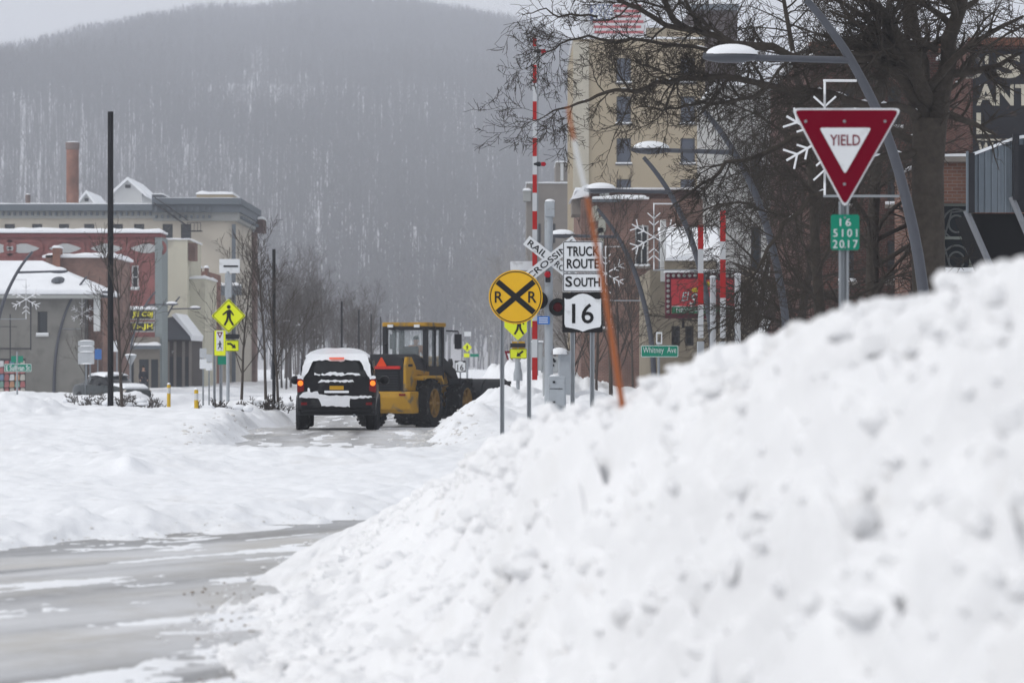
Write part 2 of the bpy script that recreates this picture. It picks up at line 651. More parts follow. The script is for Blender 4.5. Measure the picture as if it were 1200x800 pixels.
def snow_depth(x, y):
    u = x + 0.033 * y
    n = fbm(x * 0.35, y * 0.35, 4)
    d = 0.34 + 0.12 * n
    d = d + 0.05 * sstep(60, 110, y) * (1 + fbm(x * 0.12 + 5, y * 0.12, 3))
    # traffic island between the near road and the crossing: thin, wind-packed
    isl = (1 - sstep(46, 54, y))
    d = d * (1 - isl) + isl * (0.11 + 0.06 * n + 0.02 * perlin(x * 1.7, y * 1.7))
    for px, D, h, r in LUMPS:
        cx = X(px, D)
        q = ((x - cx) ** 2 + (y - D) ** 2 / 1.6) / (r * r)
        g_ = h * np.exp(-q)
        d = d + g_ * (1 + 0.35 * perlin(x * 2.1 + D, y * 2.1)) + np.minimum(g_, 0.3) * (0.5 * worley(x * 2.3, y * 2.3 + D) + 0.35 * worley(x * 5.1, y * 5.1))
    d = d * (1 - 0.75 * np.exp(-((y - 47) / 3.0) ** 2) * sstep(-6, -4.6, u) * (1 - sstep(0.5, 1.5, u)))
    # main street corridor, cleared
    wob = 0.35 * perlin(x * 0 + 2.2, y * 0.25) + 0.15 * perlin(x * 0 + 7.2, y * 0.9)
    L, Rr = -4.0 + wob + 0.6 * sstep(75, 52, y), 0.75 + 0.4 * perlin(x * 0 + 5.1, y * 0.3) + 1.0 * sstep(76, 86, y) - 0.55 * (1 - sstep(60, 72, y))
    inside = sstep(L - 0.9, L, u) * (1 - sstep(Rr, Rr + 1.1, u))
    inside = inside * sstep(46.5, 49.5, y + 1.2 * perlin(x * 0.7, y * 0.2)) * (1 - sstep(330, 400, y))
    # a second ploughed lane further left, beyond the parked traffic
    in2 = sstep(-12.5, -11.3, u) * (1 - sstep(-7.4, -6.4, u)) * sstep(100, 112, y) * (1 - sstep(330, 400, y))
    # near curved road
    e = edge_y(x)
    near = 1 - sstep(-0.5, 0.9, y - e + 0.5 * fbm(x * 1.3, y * 1.3, 4))
    near = near * (1 - sstep(14, 20, x))
    cut = np.maximum(np.maximum(inside, in2 * 0.92), near)
    d = d * (1 - cut)
    rough = 0.03 * fbm(x * 2.6, y * 2.6, 4) + 0.028 * worley(x * 2.2, y * 2.2) * sstep(-0.1, 0.5, fbm(x * 0.5 + 8, y * 0.5, 2))
    bankedge = 4 * cut * (1 - cut)
    d = d + (1 - cut) * rough + bankedge * (0.10 * np.abs(fbm(x * 2.2, y * 2.2, 4)) + 0.08 * worley(x * 3.1, y * 3.1)) * sstep(40, 60, y)
    d = d + bankedge * 0.03 * worley(x * 4, y * 4)
    # wind-crusted ridges and a low plough berm along the near road
    be = np.exp(-((y - e - 1.3) / 0.7) ** 2) * (1 - sstep(14, 20, x)) * (y < 60)
    d = d + be * (1 - cut) * (0.03 + 0.05 * np.abs(fbm(x * 1.1, y * 1.1, 3)) + 0.04 * worley(x * 3.3, y * 3.3))
    # packed snow left in patches on the carriageways, drawn out along the traffic
    a1, c1 = 0.53 * x + 0.85 * y, 0.85 * x - 0.53 * y
    pt = np.where(near > 0.5, fbm(a1 * 0.4, c1 * 1.5, 5, 0.6) + 0.45 * sstep(-11, -8.5, c1) + 0.12 * perlin(x * 9, y * 9), fbm(y * 0.2 + 9, u * 1.8, 5, 0.6))
    pt = pt + 0.35 * perlin(x * 4, y * 4) * 0.5
    d = d + (1 - cut) * 0.012 * fbm(x * 6.5, y * 6.5, 3) * (y < 60) * sstep(-0.2, 0.3, fbm(x * 0.4, y * 0.4, 2))
    return d - 0.045 * cut + cut * 0.037 * sstep(0.0, 0.5, pt)


def polar(angles, radii):
    A, Rr = np.meshgrid(angles, radii)
    x, y = Rr * np.sin(A), Rr * np.cos(A)
    return x, y


def grid_quads(nr, na):
    i = np.arange(nr - 1)[:, None] * na + np.arange(na - 1)[None, :]
    return np.stack([i, i + 1, i + na + 1, i + na], -1).reshape(-1, 4)


fine = np.linspace(-0.22, 0.22, 340)
ang = np.concatenate([np.linspace(-math.pi, -0.3, 40), np.linspace(-0.29, -0.225, 8), fine, np.linspace(0.225, 0.29, 8), np.linspace(0.3, math.pi, 40)])
rad = np.concatenate([np.linspace(0.02, 12, 16), np.arange(12.3, 24, 0.09), np.arange(24, 34, 0.08), np.arange(34, 50, 0.11), np.arange(50, 70, 0.16), np.arange(70, 100, 0.35),
                      np.arange(100, 160, 1.0), np.geomspace(160, 420, 36), np.geomspace(436, 1320, 14)])
gx, gy = polar(ang, rad)
gz = base_z(gy) + snow_depth(gx, gy)
gz = np.where(gy < 5, np.minimum(gz, 0.1), gz)
ground = np_mesh('snowy_ground', np.stack([gx, gy, gz], -1).reshape(-1, 3), grid_quads(len(rad), len(ang)), BANK)
tag(ground, kind='structure')


def road_mat(name, dirx, diry, wear, bands):
    """Wet asphalt under packed, salted snow: long streaks along the direction of travel."""
    m = bpy.data.materials.new(name)
    m.use_nodes = True
    n, l = m.node_tree.nodes, m.node_tree.links
    b = n['Principled BSDF']
    tc = n.new('ShaderNodeTexCoord')

    def dot(vec):
        d = n.new('ShaderNodeVectorMath')
        d.operation = 'DOT_PRODUCT'
        d.inputs[1].default_value = vec
        l.new(tc.outputs['Object'], d.inputs[0])
        return d.outputs['Value']
    al, ac = dot((dirx, diry, 0)), dot((diry, -dirx, 0))

    def streak(sa, sc, detail, seed):
        c = n.new('ShaderNodeCombineXYZ')
        for k, (src, s_) in enumerate(((al, sa), (ac, sc))):
            mm = n.new('ShaderNodeMath')
            mm.operation = 'MULTIPLY_ADD'
            mm.inputs[1].default_value = s_
            mm.inputs[2].default_value = seed
            l.new(src, mm.inputs[0])
            l.new(mm.outputs[0], c.inputs[k])
        t = n.new('ShaderNodeTexNoise')
        t.inputs['Scale'].default_value = 1
        t.inputs['Detail'].default_value = detail
        t.inputs['Roughness'].default_value = 0.6
        t.inputs['Distortion'].default_value = 0.4
        l.new(c.outputs[0], t.inputs['Vector'])
        return t.outputs['Fac']

    def ramp(src, a, bb):
        r = n.new('ShaderNodeValToRGB')
        r.color_ramp.elements[0].position = a
        r.color_ramp.elements[1].position = bb
        l.new(src, r.inputs[0])
        return r.outputs[0]

    def mix(a, bcol, fac, amt=1.0):
        mm = n.new('ShaderNodeMath')
        mm.operation = 'MULTIPLY'
        mm.inputs[1].default_value = amt
        l.new(fac, mm.inputs[0])
        x = n.new('ShaderNodeMix')
        x.data_type = 'RGBA'
        l.new(mm.outputs[0], x.inputs['Factor'])
        if isinstance(a, tuple):
            x.inputs['A'].default_value = a + (1,)
        else:
            l.new(a, x.inputs['A'])
        x.inputs['B'].default_value = bcol + (1,)
        return x.outputs['Result']
    s1 = ramp(streak(0.06, 0.9, 5, 3.1), 0.42, 0.56)
    s2 = ramp(streak(0.2, 2.4, 6, 9.7), 0.42, 0.60)
    s3 = ramp(streak(0.6, 0.8, 7, 1.7), 0.45, 0.62)
    s4 = ramp(streak(5, 7, 5, 5.2), 0.50, 0.68)
    c = mix((0.20, 0.20, 0.203), (0.54, 0.545, 0.555), s1, 0.95)
    c = mix(c, (0.66, 0.665, 0.68), s2, wear)
    c = mix(c, (0.42, 0.395, 0.35), s3, 0.6)
    # wheel tracks worn through the slush: bands across the road, wandering a little
    mp = n.new('ShaderNodeMapRange')
    mp.inputs['From Min'].default_value = bands[0]
    mp.inputs['From Max'].default_value = bands[1]
    l.new(ac, mp.inputs['Value'])
    wb = n.new('ShaderNodeMath')
    wb.operation = 'MULTIPLY_ADD'
    wb.inputs[1].default_value = 0.16
    l.new(streak(0.35, 0.5, 4, 8.8), wb.inputs[0])
    wb2 = n.new('ShaderNodeMath')
    wb2.operation = 'SUBTRACT'
    wb2.inputs[1].default_value = 0.08
    l.new(mp.outputs[0], wb.inputs[2])
    l.new(wb.outputs[0], wb2.inputs[0])
    br = n.new('ShaderNodeValToRGB')
    br.color_ramp.interpolation = 'EASE'
    els = br.color_ramp.elements
    els[0].position, els[0].color = bands[2][0][0], (bands[2][0][1],) * 3 + (1,)
    els[1].position, els[1].color = bands[2][-1][0], (bands[2][-1][1],) * 3 + (1,)
    for p_, v_ in bands[2][1:-1]:
        e_ = els.new(p_)
        e_.color = (v_, v_, v_, 1)
    l.new(wb2.outputs[0], br.inputs[0])
    c = mix(c, (0.105, 0.105, 0.11), br.outputs[0], 0.62)
    c = mix(c, (0.62, 0.63, 0.65), s4, 0.35 * wear)
    l.new(c, b.inputs['Base Color'])
    r = n.new('ShaderNodeMapRange')
    r.inputs['To Min'].default_value = 0.38
    r.inputs['To Max'].default_value = 0.75
    l.new(s2, r.inputs['Value'])
    l.new(r.outputs[0], b.inputs['Roughness'])
    bp = n.new('ShaderNodeBump')
    bp.inputs['Strength'].default_value = 0.4
    bp.inputs['Distance'].default_value = 0.02
    l.new(streak(6, 9, 7, 2.0), bp.inputs['Height'])
    l.new(bp.outputs[0], b.inputs['Normal'])
    return m


def road_sheet(name, xs, ys, fz, m):
    A, B = np.meshgrid(xs, ys)
    z = fz(A, B)
    o = np_mesh(name, np.stack([A, B, z], -1).reshape(-1, 3), grid_quads(len(ys), len(xs)), m)
    return tag(o, kind='structure')


road_sheet('curved_road', np.linspace(-14, 8, 45), np.linspace(-8, 44, 105), lambda x, y: base_z(y) - 0.012 + 0.012 * perlin(x * 0.5, y * 0.5), road_mat('slushy_road', 0.53, 0.85, 0.85, (-16.2, -7.2, [(0, .95), (.12, 1.0), (.165, .08), (.22, 0), (.34, .15), (.42, .62), (.50, .2), (.62, 0), (.76, .35), (.86, .1), (1, .2)])))
m2 = road_mat('slushy_street', -0.033, 1.0, 0.9, (-4.6, 1.6, [(0, .1), (.24, .25), (.30, .75), (.38, .3), (.47, .15), (.55, .7), (.63, .25), (.8, .2), (1, 0)]))
road_sheet('main_street', np.linspace(-16, 4.5, 42), np.concatenate([np.linspace(44.6, 110, 90), np.linspace(112, 420, 60)]),
           lambda x, y: base_z(y) - 0.012 - 0.005 * (y < 45) + 0.01 * perlin(x * 0.5, y * 0.5), m2)
# the two sheets meet at y 44 under the island's snow

# ------------------------------------------------------------------ ploughed pile in front
pc = np.array([  # px, crest row, crest distance, distance and height where the face leaves the frame, far foot
    (238, 740, 16.2, 15.6, .00, 16.5), (262, 722, 16.4, 14.6, .00, 18), (300, 700, 16.2, 13.2, .02, 20), (350, 660, 18.0, 12.4, .07, 23), (430, 610, 22, 11.9, .14, 27.5), (480, 582, 22.5, 11.5, .19, 28.5), (520, 560, 21, 11.2, .24, 28.5),
    (548, 542, 18.5, 10.8, .28, 28), (580, 512, 15.5, 10.4, .32, 27), (620, 492, 13.6, 10.0, .36, 25), (680, 478, 12.2, 9.6, .41, 23), (740, 460, 11, 9.2, .46, 20), (800, 425, 10.2, 8.6, .52, 18), (830, 411, 9.9, 8.35, .55, 17), (870, 402, 9.6, 8.1, .58, 16.5), (900, 391, 9.3, 7.8, .61, 16),
    (950, 373, 8.9, 7.4, .65, 15), (1000, 364, 8.5, 7.1, .69, 14.5), (1050, 356, 8.2, 6.8, .72, 14), (1100, 342, 7.9, 6.5, .76, 13.5), (1150, 324, 7.6, 6.3, .78, 13), (1200, 304, 7.3, 6.1, .80, 12.5), (1350, 255, 6.9, 5.6, .85, 12), (1600, 220, 6.0, 4.8, .9, 11)], float)
pp = np.concatenate([np.linspace(238, 1215, 560), np.linspace(1222, 1600, 50)])
tt = np.concatenate([np.linspace(0, 0.2, 70)[:-1], np.linspace(0.2, 1, 270), np.linspace(1.012, 2, 100)])
P_, T_ = np.meshgrid(pp, tt)

def col(k):
    """A pile parameter along the crest, its corners eased so that no crease runs down the face."""
    fx_ = np.linspace(-200, 2200, 2401)
    fv = np.interp(fx_, pc[:, 0], pc[:, k])
    ker = np.hanning(71)
    fv = np.convolve(np.pad(fv, 35, mode='edge'), ker / ker.sum(), 'valid')
    return np.broadcast_to(np.interp(pp, fx_, fv), P_.shape)


crow, cd, d8, z8, df = [col(k) for k in range(1, 6)]
zc = EYE - (crow - HOR) / F * cd
soft = 0.6 * sstep(560, 760, P_)          # a slightly gentler face where the pile is tall
d8 = d8 - soft
z8 = z8 + soft * 0.1125
dn = d8 - 0.4 - 2.2 * z8
q = np.clip((T_ - 0.2) / 0.8, 0, 1)
Dist = np.where(T_ <= 0.2, dn + (d8 - dn) * T_ / 0.2, np.where(T_ <= 1, d8 + (cd - d8) * q, cd + (df - cd) * (T_ - 1)))
upper = z8 + (zc - z8) * (0.75 * q + 0.25 * np.sin(q * math.pi / 2))
prof = np.where(T_ <= 0.2, z8 * (T_ / 0.2) ** 1.2, np.where(T_ <= 1, upper, zc * np.cos(np.clip(T_ - 1, 0, 1) * math.pi / 2) ** 1.3))
sx, sy = (P_ - 600) / F * Dist, Dist
# clump heights are laid out along the slope so that they keep their shape on the steep face
arc = 0.75 * sy + 1.1 * prof
big = 0.18 * fbm(sx * 0.8, arc * 0.8, 3, 0.5)
lump = 0.26 * (np.clip(1.35 * worley(sx * 1.9 + 3 + 0.3 * perlin(sx * 3, arc * 3), arc * 1.9 + 0.3 * perlin(sx * 3 + 5, arc * 3)), 0.38, 1) - 0.72) + 0.18 * (np.clip(1.3 * worley(sx * 4.6 + 0.35 * perlin(sx * 8, arc * 8), arc * 4.6 + 7), 0.3, 1) - 0.66) * (0.5 + sstep(-0.3, 0.4, perlin(sx * 1.3, arc * 1.3 + 4))) + 0.09 * (worley(sx * 10, arc * 10) - 0.5) + 0.022 * (worley(sx * 22, arc * 22) - 0.4) + 0.05 * fbm(sx * 3, arc * 3, 3) + 0.022 * fbm(sx * 11, arc * 11, 4, 0.6)
env = np.clip(0.30 + 0.7 * zc / 1.3, 0.3, 1.0) * np.clip(np.minimum(T_ / 0.15, (2 - T_) / 0.6), 0, 1)
crest = np.exp(-((T_ - 1) / 0.16) ** 2)
bump_ = (big * (1 - 0.45 * crest) + lump * (1 - 0.4 * crest) - 0.03) * env
bump_ = np.where(bump_ < 0, 0.05 * np.tanh(bump_ / 0.05) , bump_)      # hollows fill with loose snow
slope = np.gradient(prof, axis=0) / np.maximum(np.gradient(sy, axis=0), 1e-4)
nz = 1 / np.sqrt(1 + slope ** 2)
for _ in range(4):      # settle the steepest pits between clumps
    b2 = np.pad(bump_, 1, mode='edge')
    bump_ = (4 * b2[1:-1, 1:-1] + 2 * (b2[:-2, 1:-1] + b2[2:, 1:-1] + b2[1:-1, :-2] + b2[1:-1, 2:]) + b2[:-2, :-2] + b2[2:, 2:] + b2[:-2, 2:] + b2[2:, :-2]) / 16
hz = prof + bump_ * nz
sy = sy - 0.6 * bump_ * slope * nz
for _ in range(2):   # bring the skyline back to the measured crest, whatever the clumps added
    sil = (HOR - (hz - EYE) * F / sy).min(0)
    dlt = crow[0] - sil
    ker = np.hanning(61)
    dlt = np.convolve(np.pad(dlt, 30, mode='edge'), ker / ker.sum(), 'valid') * 0.85
    hz = hz - (dlt * cd[0] / F)[None, :] * np.clip(prof / np.maximum(zc, 0.05), 0, 1)
foot = np.clip(np.minimum(T_ / 0.05, (2 - T_) / 0.1), 0, 1)
hz = hz * foot - 0.12 * (1 - foot)
hz = hz * sstep(238, 300, P_) - 0.06 * (1 - sstep(238, 262, P_))
pile = np_mesh('snow_pile', np.stack([sx, sy, hz], -1).reshape(-1, 3), grid_quads(len(tt), len(pp)), PILE)
# broken lumps lying over the pile, thickest along its crest and its broken left flank
ck = MB()
ico = bmesh.new()
bmesh.ops.create_icosphere(ico, subdivisions=2, radius=1)
icv, icf = [v.co.copy() for v in ico.verts], [tuple(v.index for v in f.verts) for f in ico.faces]
ico.free()
for i in range(1700):
    u_ = R.random()
    pxc = R.uniform(265, 620) if u_ < 0.5 else R.uniform(450, 1215)
    jc = int(np.argmin(np.abs(pp - pxc)))
    tc_ = R.gauss(1.0, 0.04) if R.random() < 0.3 else R.uniform(0.14, 1.03)
    it = int(np.argmin(np.abs(tt - tc_)))
    c0 = Vector((sx[it, jc], sy[it, jc], hz[it, jc]))
    rr = min(0.085, 0.015 * math.exp(abs(R.gauss(0, 0.8)))) * (0.72 if pxc > 640 else 1.0)
    st = Vector((R.uniform(0.7, 1.35), R.uniform(0.7, 1.2), R.uniform(0.5, 0.9))) * rr
    of = Vector((R.uniform(0, 99), R.uniform(0, 99), R.uniform(0, 99)))
    vs = []
    nn = fbm(np.array([(v.x + v.z * 0.6) * 1.3 + of.x for v in icv]), np.array([(v.y - v.z * 0.7) * 1.3 + of.y for v in icv]), 2)
    for v, k in zip(icv, nn):
        q_ = v * (1 + 0.38 * float(k))
        vs.append((c0.x + q_.x * st.x, c0.y + q_.y * st.y, c0.z + q_.z * st.z - 0.05 * rr))
    ck.add(vs, icf)
tag(ck.build('snow_chunks', PILE, pile, smooth=True, angle=0.5), kind='stuff')
tag(pile, 'huge lumpy white snow pile ploughed up beside the slushy road, closest to the viewer', 'snow pile')

# clods that rolled off the pile on to the road
cl = MB()
for i in range(150):
    px = R.uniform(235, 420)
    D0 = np.interp(px, pc[:, 0], pc[:, 3])
    D1 = np.interp(px, pc[:, 0], pc[:, 5])
    D = R.uniform(D0 - 0.6, D1)
    px -= abs(R.gauss(0, 28))
    r = R.choice((0.005, 0.006, 0.008, 0.008, 0.012, 0.018)) * R.uniform(0.7, 1.3)
    p = at(px, HOR, D)
    cl.ball((p.x, p.y, r * 0.3), r * R.uniform(0.9, 1.5), r, r * 0.8, 6, 4)
tag(cl.build('snow_clods', PILE, smooth=True), kind='stuff')

gr_ = MB()
for i in range(110):
    px, D = R.gauss(268, 28), R.uniform(13.2, 19.5)
    p = at(px, HOR, D)
    r = R.choice((0.003, 0.004, 0.006, 0.009))
    gr_.ball((p.x, p.y, r * 0.2), r * R.uniform(0.9, 1.8), r * 1.2, r * 0.7, 6, 3)
tag(gr_.build('road_grit', mat('brown_road_grit', (0.20, 0.15, 0.11), 0.95, var=0.4), smooth=True), kind='stuff')

# grey crumbs of slush thrown to the edges of both roads
sc_ = MB()
for i in range(620):
    if i < 380:
        y = R.uniform(49, 66)
        u_ = R.gauss(0.45, 0.45) if R.random() < 0.7 else R.gauss(-3.9, 0.3)
        x = u_ - 0.033 * y
        r = R.choice((0.012, 0.02, 0.03, 0.04)) * R.uniform(0.7, 1.2)
    else:
        x = R.uniform(-5.5, 0.5)
        y = float(edge_y(np.array([x]))[0]) + R.gauss(0.0, 0.22)
        r = R.choice((0.005, 0.008, 0.010, 0.016))
    z = max(snow_depth(np.array([x]), np.array([y]))[0], -0.012) + float(base_z(np.array([y], float))[0])
    sc_.ball((x, y, z - r * 0.1), r * R.uniform(0.8, 1.6), r * R.uniform(0.8, 1.4), r * 0.7, 6, 4)
tag(sc_.build('slush_crumbs', SLUSH, smooth=True), kind='stuff')

# ------------------------------------------------------------------ hill and its bare forest
RX = np.array([-1400, -900, -500, -350, -270, -240, -200, -140, -80, 0, 30, 80, 140, 250, 500, 1000.])
RZ = np.array([80, 105, 118, 130, 144, 148, 161, 175, 178, 167, 154, 140, 130, 122, 110, 100.])


def hill_z(x, y):
    top = np.interp(x, RX, RZ) * 0.985 + 4 * fbm(x * 0.012, x * 0 + 2, 3)
    t = np.clip((y - 430) / (1450 - 430), 0, 1)
    z = top * (0.55 * t + 0.45 * sstep(0, 1, t)) * np.where(y > 1450, 1 - 0.25 * sstep(1450, 2000, y), 1)
    # a lower spur in front whose flank runs down to the right
    sp = 70 * np.exp(-((x + 260) / 130) ** 2) * sstep(480, 800, y) * (1 - sstep(800, 1100, y))
    z = z + sp * 0.5 + 5 * fbm(x * 0.01 + 4, y * 0.008, 3) * t * (1 - t) * 4
    return z - 0.6 - 6 * (1 - sstep(430, 470, y))


hx, hy = np.linspace(-1300, 1000, 150), np.concatenate([np.linspace(425, 1500, 90), np.linspace(1530, 2100, 14)])
HX, HY = np.meshgrid(hx, hy)
HS = 1.5      # the hill stands well beyond the town
hill = np_mesh('snowy_hill', np.stack([HX * HS, HY * HS, EYE + (hill_z(HX, HY) - EYE) * HS], -1).reshape(-1, 3), grid_quads(len(hy), len(hx)), BRUSHY)
tag(hill, kind='structure')

rs = np.random.RandomState(5)


def forest_points(n, x0f, x1f, y0, y1):
    y = rs.uniform(y0, y1, n)
    a = rs.uniform(x0f, x1f, n)
    x = a * y
    keep = rs.uniform(0, 1, n) < (y / y1)
    return x[keep], y[keep]


fx, fy = forest_points(105000, -0.27, 0.17, 450, 1500)
# the lower left flank was thinned: open snow shows between its trunks
ppx = 600 + F * fx / fy
ppy = HOR - F * (hill_z(fx, fy) - EYE) / fy
line = np.interp(ppx, [-400, 60, 130, 400, 470, 640], [120, 130, 150, 238, 262, 330])
open_ = sstep(-5, 25, ppy - line) * (1 - 0.9 * sstep(300, 420, ppx))
patch = fbm(fx * 0.02, fy * 0.006 + 3, 3)
dens = (1 - open_) * (1.0 + 0.5 * patch) + open_ * (0.92 + 0.6 * patch)
dens = dens * (1 - 0.45 * np.exp(-((ppx - 310) / 120) ** 2 - ((ppy - 110) / 35) ** 2))
k_ = rs.uniform(0, 1, len(fx)) < dens
fx, fy = fx[k_], fy[k_]
wf = 1 - 0.5 * open_[k_]
fz = EYE + (hill_z(fx, fy) - EYE) * HS
fx, fy = fx * HS, fy * HS
NT = len(fx)
tv, tq = [], []


def spikes(base, tip, w):
    """Thin three-sided spikes from base to tip (vectorised)."""
    d = tip - base
    d = d / np.linalg.norm(d, axis=1, keepdims=True)
    s1 = np.cross(d, np.array([0.31, 0.91, 0.27]))
    s1 = s1 / np.maximum(np.linalg.norm(s1, axis=1, keepdims=True), 1e-6)
    s2 = np.cross(d, s1)
    vs = [base + (s1 * math.cos(a) + s2 * math.sin(a)) * w[:, None] for a in (0, 2.094, 4.189)] + [tip]
    v = np.stack(vs, 1).reshape(-1, 3)
    b = np.arange(len(base))[:, None] * 4
    t = np.concatenate([b + np.array([[0, 1, 3]]), b + np.array([[1, 2, 3]]), b + np.array([[2, 0, 3]])], 0)
    return v, t


h = rs.uniform(13, 24, NT)
base = np.stack([fx, fy, fz - 0.5], 1)
lean = rs.normal(0, 0.5, (NT, 3)) * np.array([1, 1, 0])
top = base + np.stack([np.zeros(NT), np.zeros(NT), h], 1) + lean
off = 0
for j in range(9):
    if j == 0:
        v, t = spikes(base, top, rs.uniform(0.18, 0.34, NT) * (0.4 + 0.6 * wf))
    else:
        f0 = rs.uniform(0.35, 0.85, NT)
        b_ = base + (top - base) * f0[:, None]
        a_ = rs.uniform(0, 6.283, NT)
        ln = (1.1 - f0) * h * rs.uniform(0.3, 0.5, NT)
        e_ = b_ + np.stack([np.cos(a_) * ln * 0.55, np.sin(a_) * ln * 0.55, ln * rs.uniform(0.7, 1.1, NT)], 1)
        v, t = spikes(b_, e_, rs.uniform(0.11, 0.26, NT) * wf)
    tv.append(v)
    tq.append(t + off)
    off += len(v)
forest = np_mesh('hillside_forest', np.concatenate(tv), np.concatenate(tq), mat('far_bark', (0.115, 0.11, 0.11), 0.95, var=0.3, scale=0.05), smooth=False, tris=True)
tag(forest, kind='stuff')
# ------------------------------------------------------------------ signs
def gz_at(px, D):
    return float(base_z(np.array(D, float)))


def snow_at(x, y):
    return float(base_z(np.array([y], float))[0] + snow_depth(np.array([x], float), np.array([y], float))[0])


def chan_post(parent, x, z0, z1, w=0.075, d=0.05, m=None, y=0.0, name='post', holes=True):
    """Steel U-channel sign post, flanges to the front."""
    b = MB()
    h = w / 2
    poly = [(-h, 0), (-h * 0.55, 0), (-h * 0.35, d * 0.75), (h * 0.35, d * 0.75), (h * 0.55, 0), (h, 0), (h, 0.006), (h * 0.62, 0.006), (h * 0.42, d), (-h * 0.42, d), (-h * 0.62, 0.006), (-h, 0.006)]
    b.prism_z([(x + p, y + 0.012 + q) for p, q in poly], z0, z1)
    return b.build(name, m or STEEL, parent)


def plate(poly, y, t, m, parent, name='sign_panel'):
    return MB().prism(poly, y - t, y).build(name, m, parent)


def inset(poly, k):
    cx = sum(p[0] for p in poly) / len(poly)
    cz = sum(p[1] for p in poly) / len(poly)
    return [(cx + (x - cx) * k, cz + (z - cz) * k) for x, z in poly]


def bolts(parent, pts, y, r=0.012):
    for x, z in pts:
        MB().lathe([(0, -0.008), (r * 0.7, -0.006), (r, 0)], (x, y, z), 8, 'y').build('bolt', STEEL, parent)


class Sign:
    """A sign on its post: local z runs from the ground, local x from the post."""

    def __init__(s, name, px, D, label, cat='sign', group=None, rz=0.0):
        s.D, s.px = D, px
        s.oz = gz_at(px, D)
        s.root = empty(name, (X(px, D), D, s.oz), label, cat, group, rz)

    def x(s, px):
        return (px - s.px) / F * s.D

    def z(s, py):
        return EYE - (py - HOR) / F * s.D - s.oz

    def m(s, n):
        return n / F * s.D


# yield sign
g = Sign('yield_sign', 989, 24, 'red and white triangular yield sign on a steel post above the snow pile')
chan_post(g.root, 0, 0, g.z(236), 0.085, 0.055)
tri = [(g.x(990), g.z(245)), (g.x(1057), g.z(127)), (g.x(927), g.z(127))]
yp = plate(round_poly(tri, 0.035), 0, 0.004, WHITEP, g.root)
plate(round_poly([(g.x(990), g.z(241.0)), (g.x(1053.5), g.z(129.3)), (g.x(930.8), g.z(129.3))], 0.028), -0.007, 0.003, REDS, yp, 'red_border')
plate(round_poly([(g.x(990), g.z(204.5)), (g.x(1021), g.z(150)), (g.x(960), g.z(150))], 0.016), -0.013, 0.003, WHITEP, yp, 'white_triangle')
text('YIELD', g.x(990), g.z(164.5), g.m(35), g.m(12.5), -0.018, REDS, yp, 0.005)
bolts(yp, [(g.x(944), g.z(142.5)), (g.x(989.5), g.z(142.5)), (g.x(1037), g.z(142.5)), (g.x(989.5), g.z(216))], -0.011, 0.014)
mk = plate(rect(g.x(973.5), g.x(1007), g.z(293), g.z(251.5), 0.02), 0, 0.004, GREENS, g.root, 'route_marker')
text('16', g.x(990.5), g.z(260.5), g.m(13), g.m(9), -0.006, WHITEP, mk, 0.0, space=1.3)
text('5101', g.x(990.5), g.z(273), g.m(28), g.m(9), -0.006, WHITEP, mk, 0.0, space=1.3)
text('2017', g.x(990.5), g.z(286), g.m(29), g.m(9.5), -0.006, WHITEP, mk, 0.0, space=1.3)
bolts(mk, [(g.x(990), g.z(255)), (g.x(990), g.z(290))], -0.005, 0.01)

# truck route assembly
g = Sign('route_sign', 682, 44, 'truck route south 16 black and white sign stack on two steel posts')
chan_post(g.root, g.x(671), 0, g.z(284), 0.07)
chan_post(g.root, g.x(694), 0, g.z(284), 0.07)


def bordered(parent, x0, x1, z0, z1, y, face, line, r, bw, m1=0.004, nm='sign_panel', gap=None):
    p = plate(rect(x0, x1, z0, z1, r), y, m1, face, parent, nm)
    gp = gap if gap is not None else bw * 0.6
    MB().ring(rect(x0 + gp, x1 - gp, z0 + gp, z1 - gp, r * 0.8), rect(x0 + gp + bw, x1 - gp - bw, z0 + gp + bw, z1 - gp - bw, r * 0.6), y - m1 - 0.004, y - m1 + 0.0005).build('border', line, p)
    return p


p = bordered(g.root, g.x(659.5), g.x(706.5), g.z(319), g.z(282.5), 0, WHITEP, LETTER, 0.03, 0.011)
text('TRUCK', g.x(683.3), g.z(294.5), g.m(38), g.m(11.5), -0.009, LETTER, p, 0.02)
text('ROUTE', g.x(683), g.z(309), g.m(37.5), g.m(11.5), -0.009, LETTER, p, 0.02)
p = bordered(g.root, g.x(659.5), g.x(706.5), g.z(342), g.z(319.8), 0, WHITEP, LETTER, 0.02, 0.011)
text('S', g.x(666.5), g.z(330), g.m(8), g.m(12.5), -0.009, LETTER, p, 0.02)
text('OUTH', g.x(687.5), g.z(330.7), g.m(31), g.m(10.8), -0.009, LETTER, p, 0.02)
p = plate(rect(g.x(659), g.x(706), g.z(389.5), g.z(342.8), 0.015), 0, 0.004, LETTER, g.root)


def shield(g, x0, x1, y0, y1):
    """White route shield outline: notched shoulders over a domed top, sides bowed to a shallow point below."""
    pts = [(0, .12), (.06, .15), (.16, .14), (.27, .07), (.38, .02), (.5, 0), (.62, .02), (.73, .07), (.84, .14), (.94, .15), (1, .12), (.995, .3), (1, .55), (1.0, .8), (.97, .88), (.8, .91), (.63, .95), (.5, 1.0), (.37, .95), (.2, .91), (.03, .88), (0, .8), (0, .55), (.005, .3)]
    return [(g.x(x0 + (x1 - x0) * a), g.z(y0 + (y1 - y0) * b)) for a, b in pts][::-1]


def shield16(parent, g, x0, x1, y0, y1, tw, th):
    f = plate(shield(g, x0, x1, y0, y1), -0.0065, 0.004, WHITEP, parent, 'route_shield')
    text('16', g.x((x0 + x1) / 2), g.z((y0 + y1) / 2 + 1.0), g.m(tw), g.m(th), -0.013, LETTER, parent, 0.012)


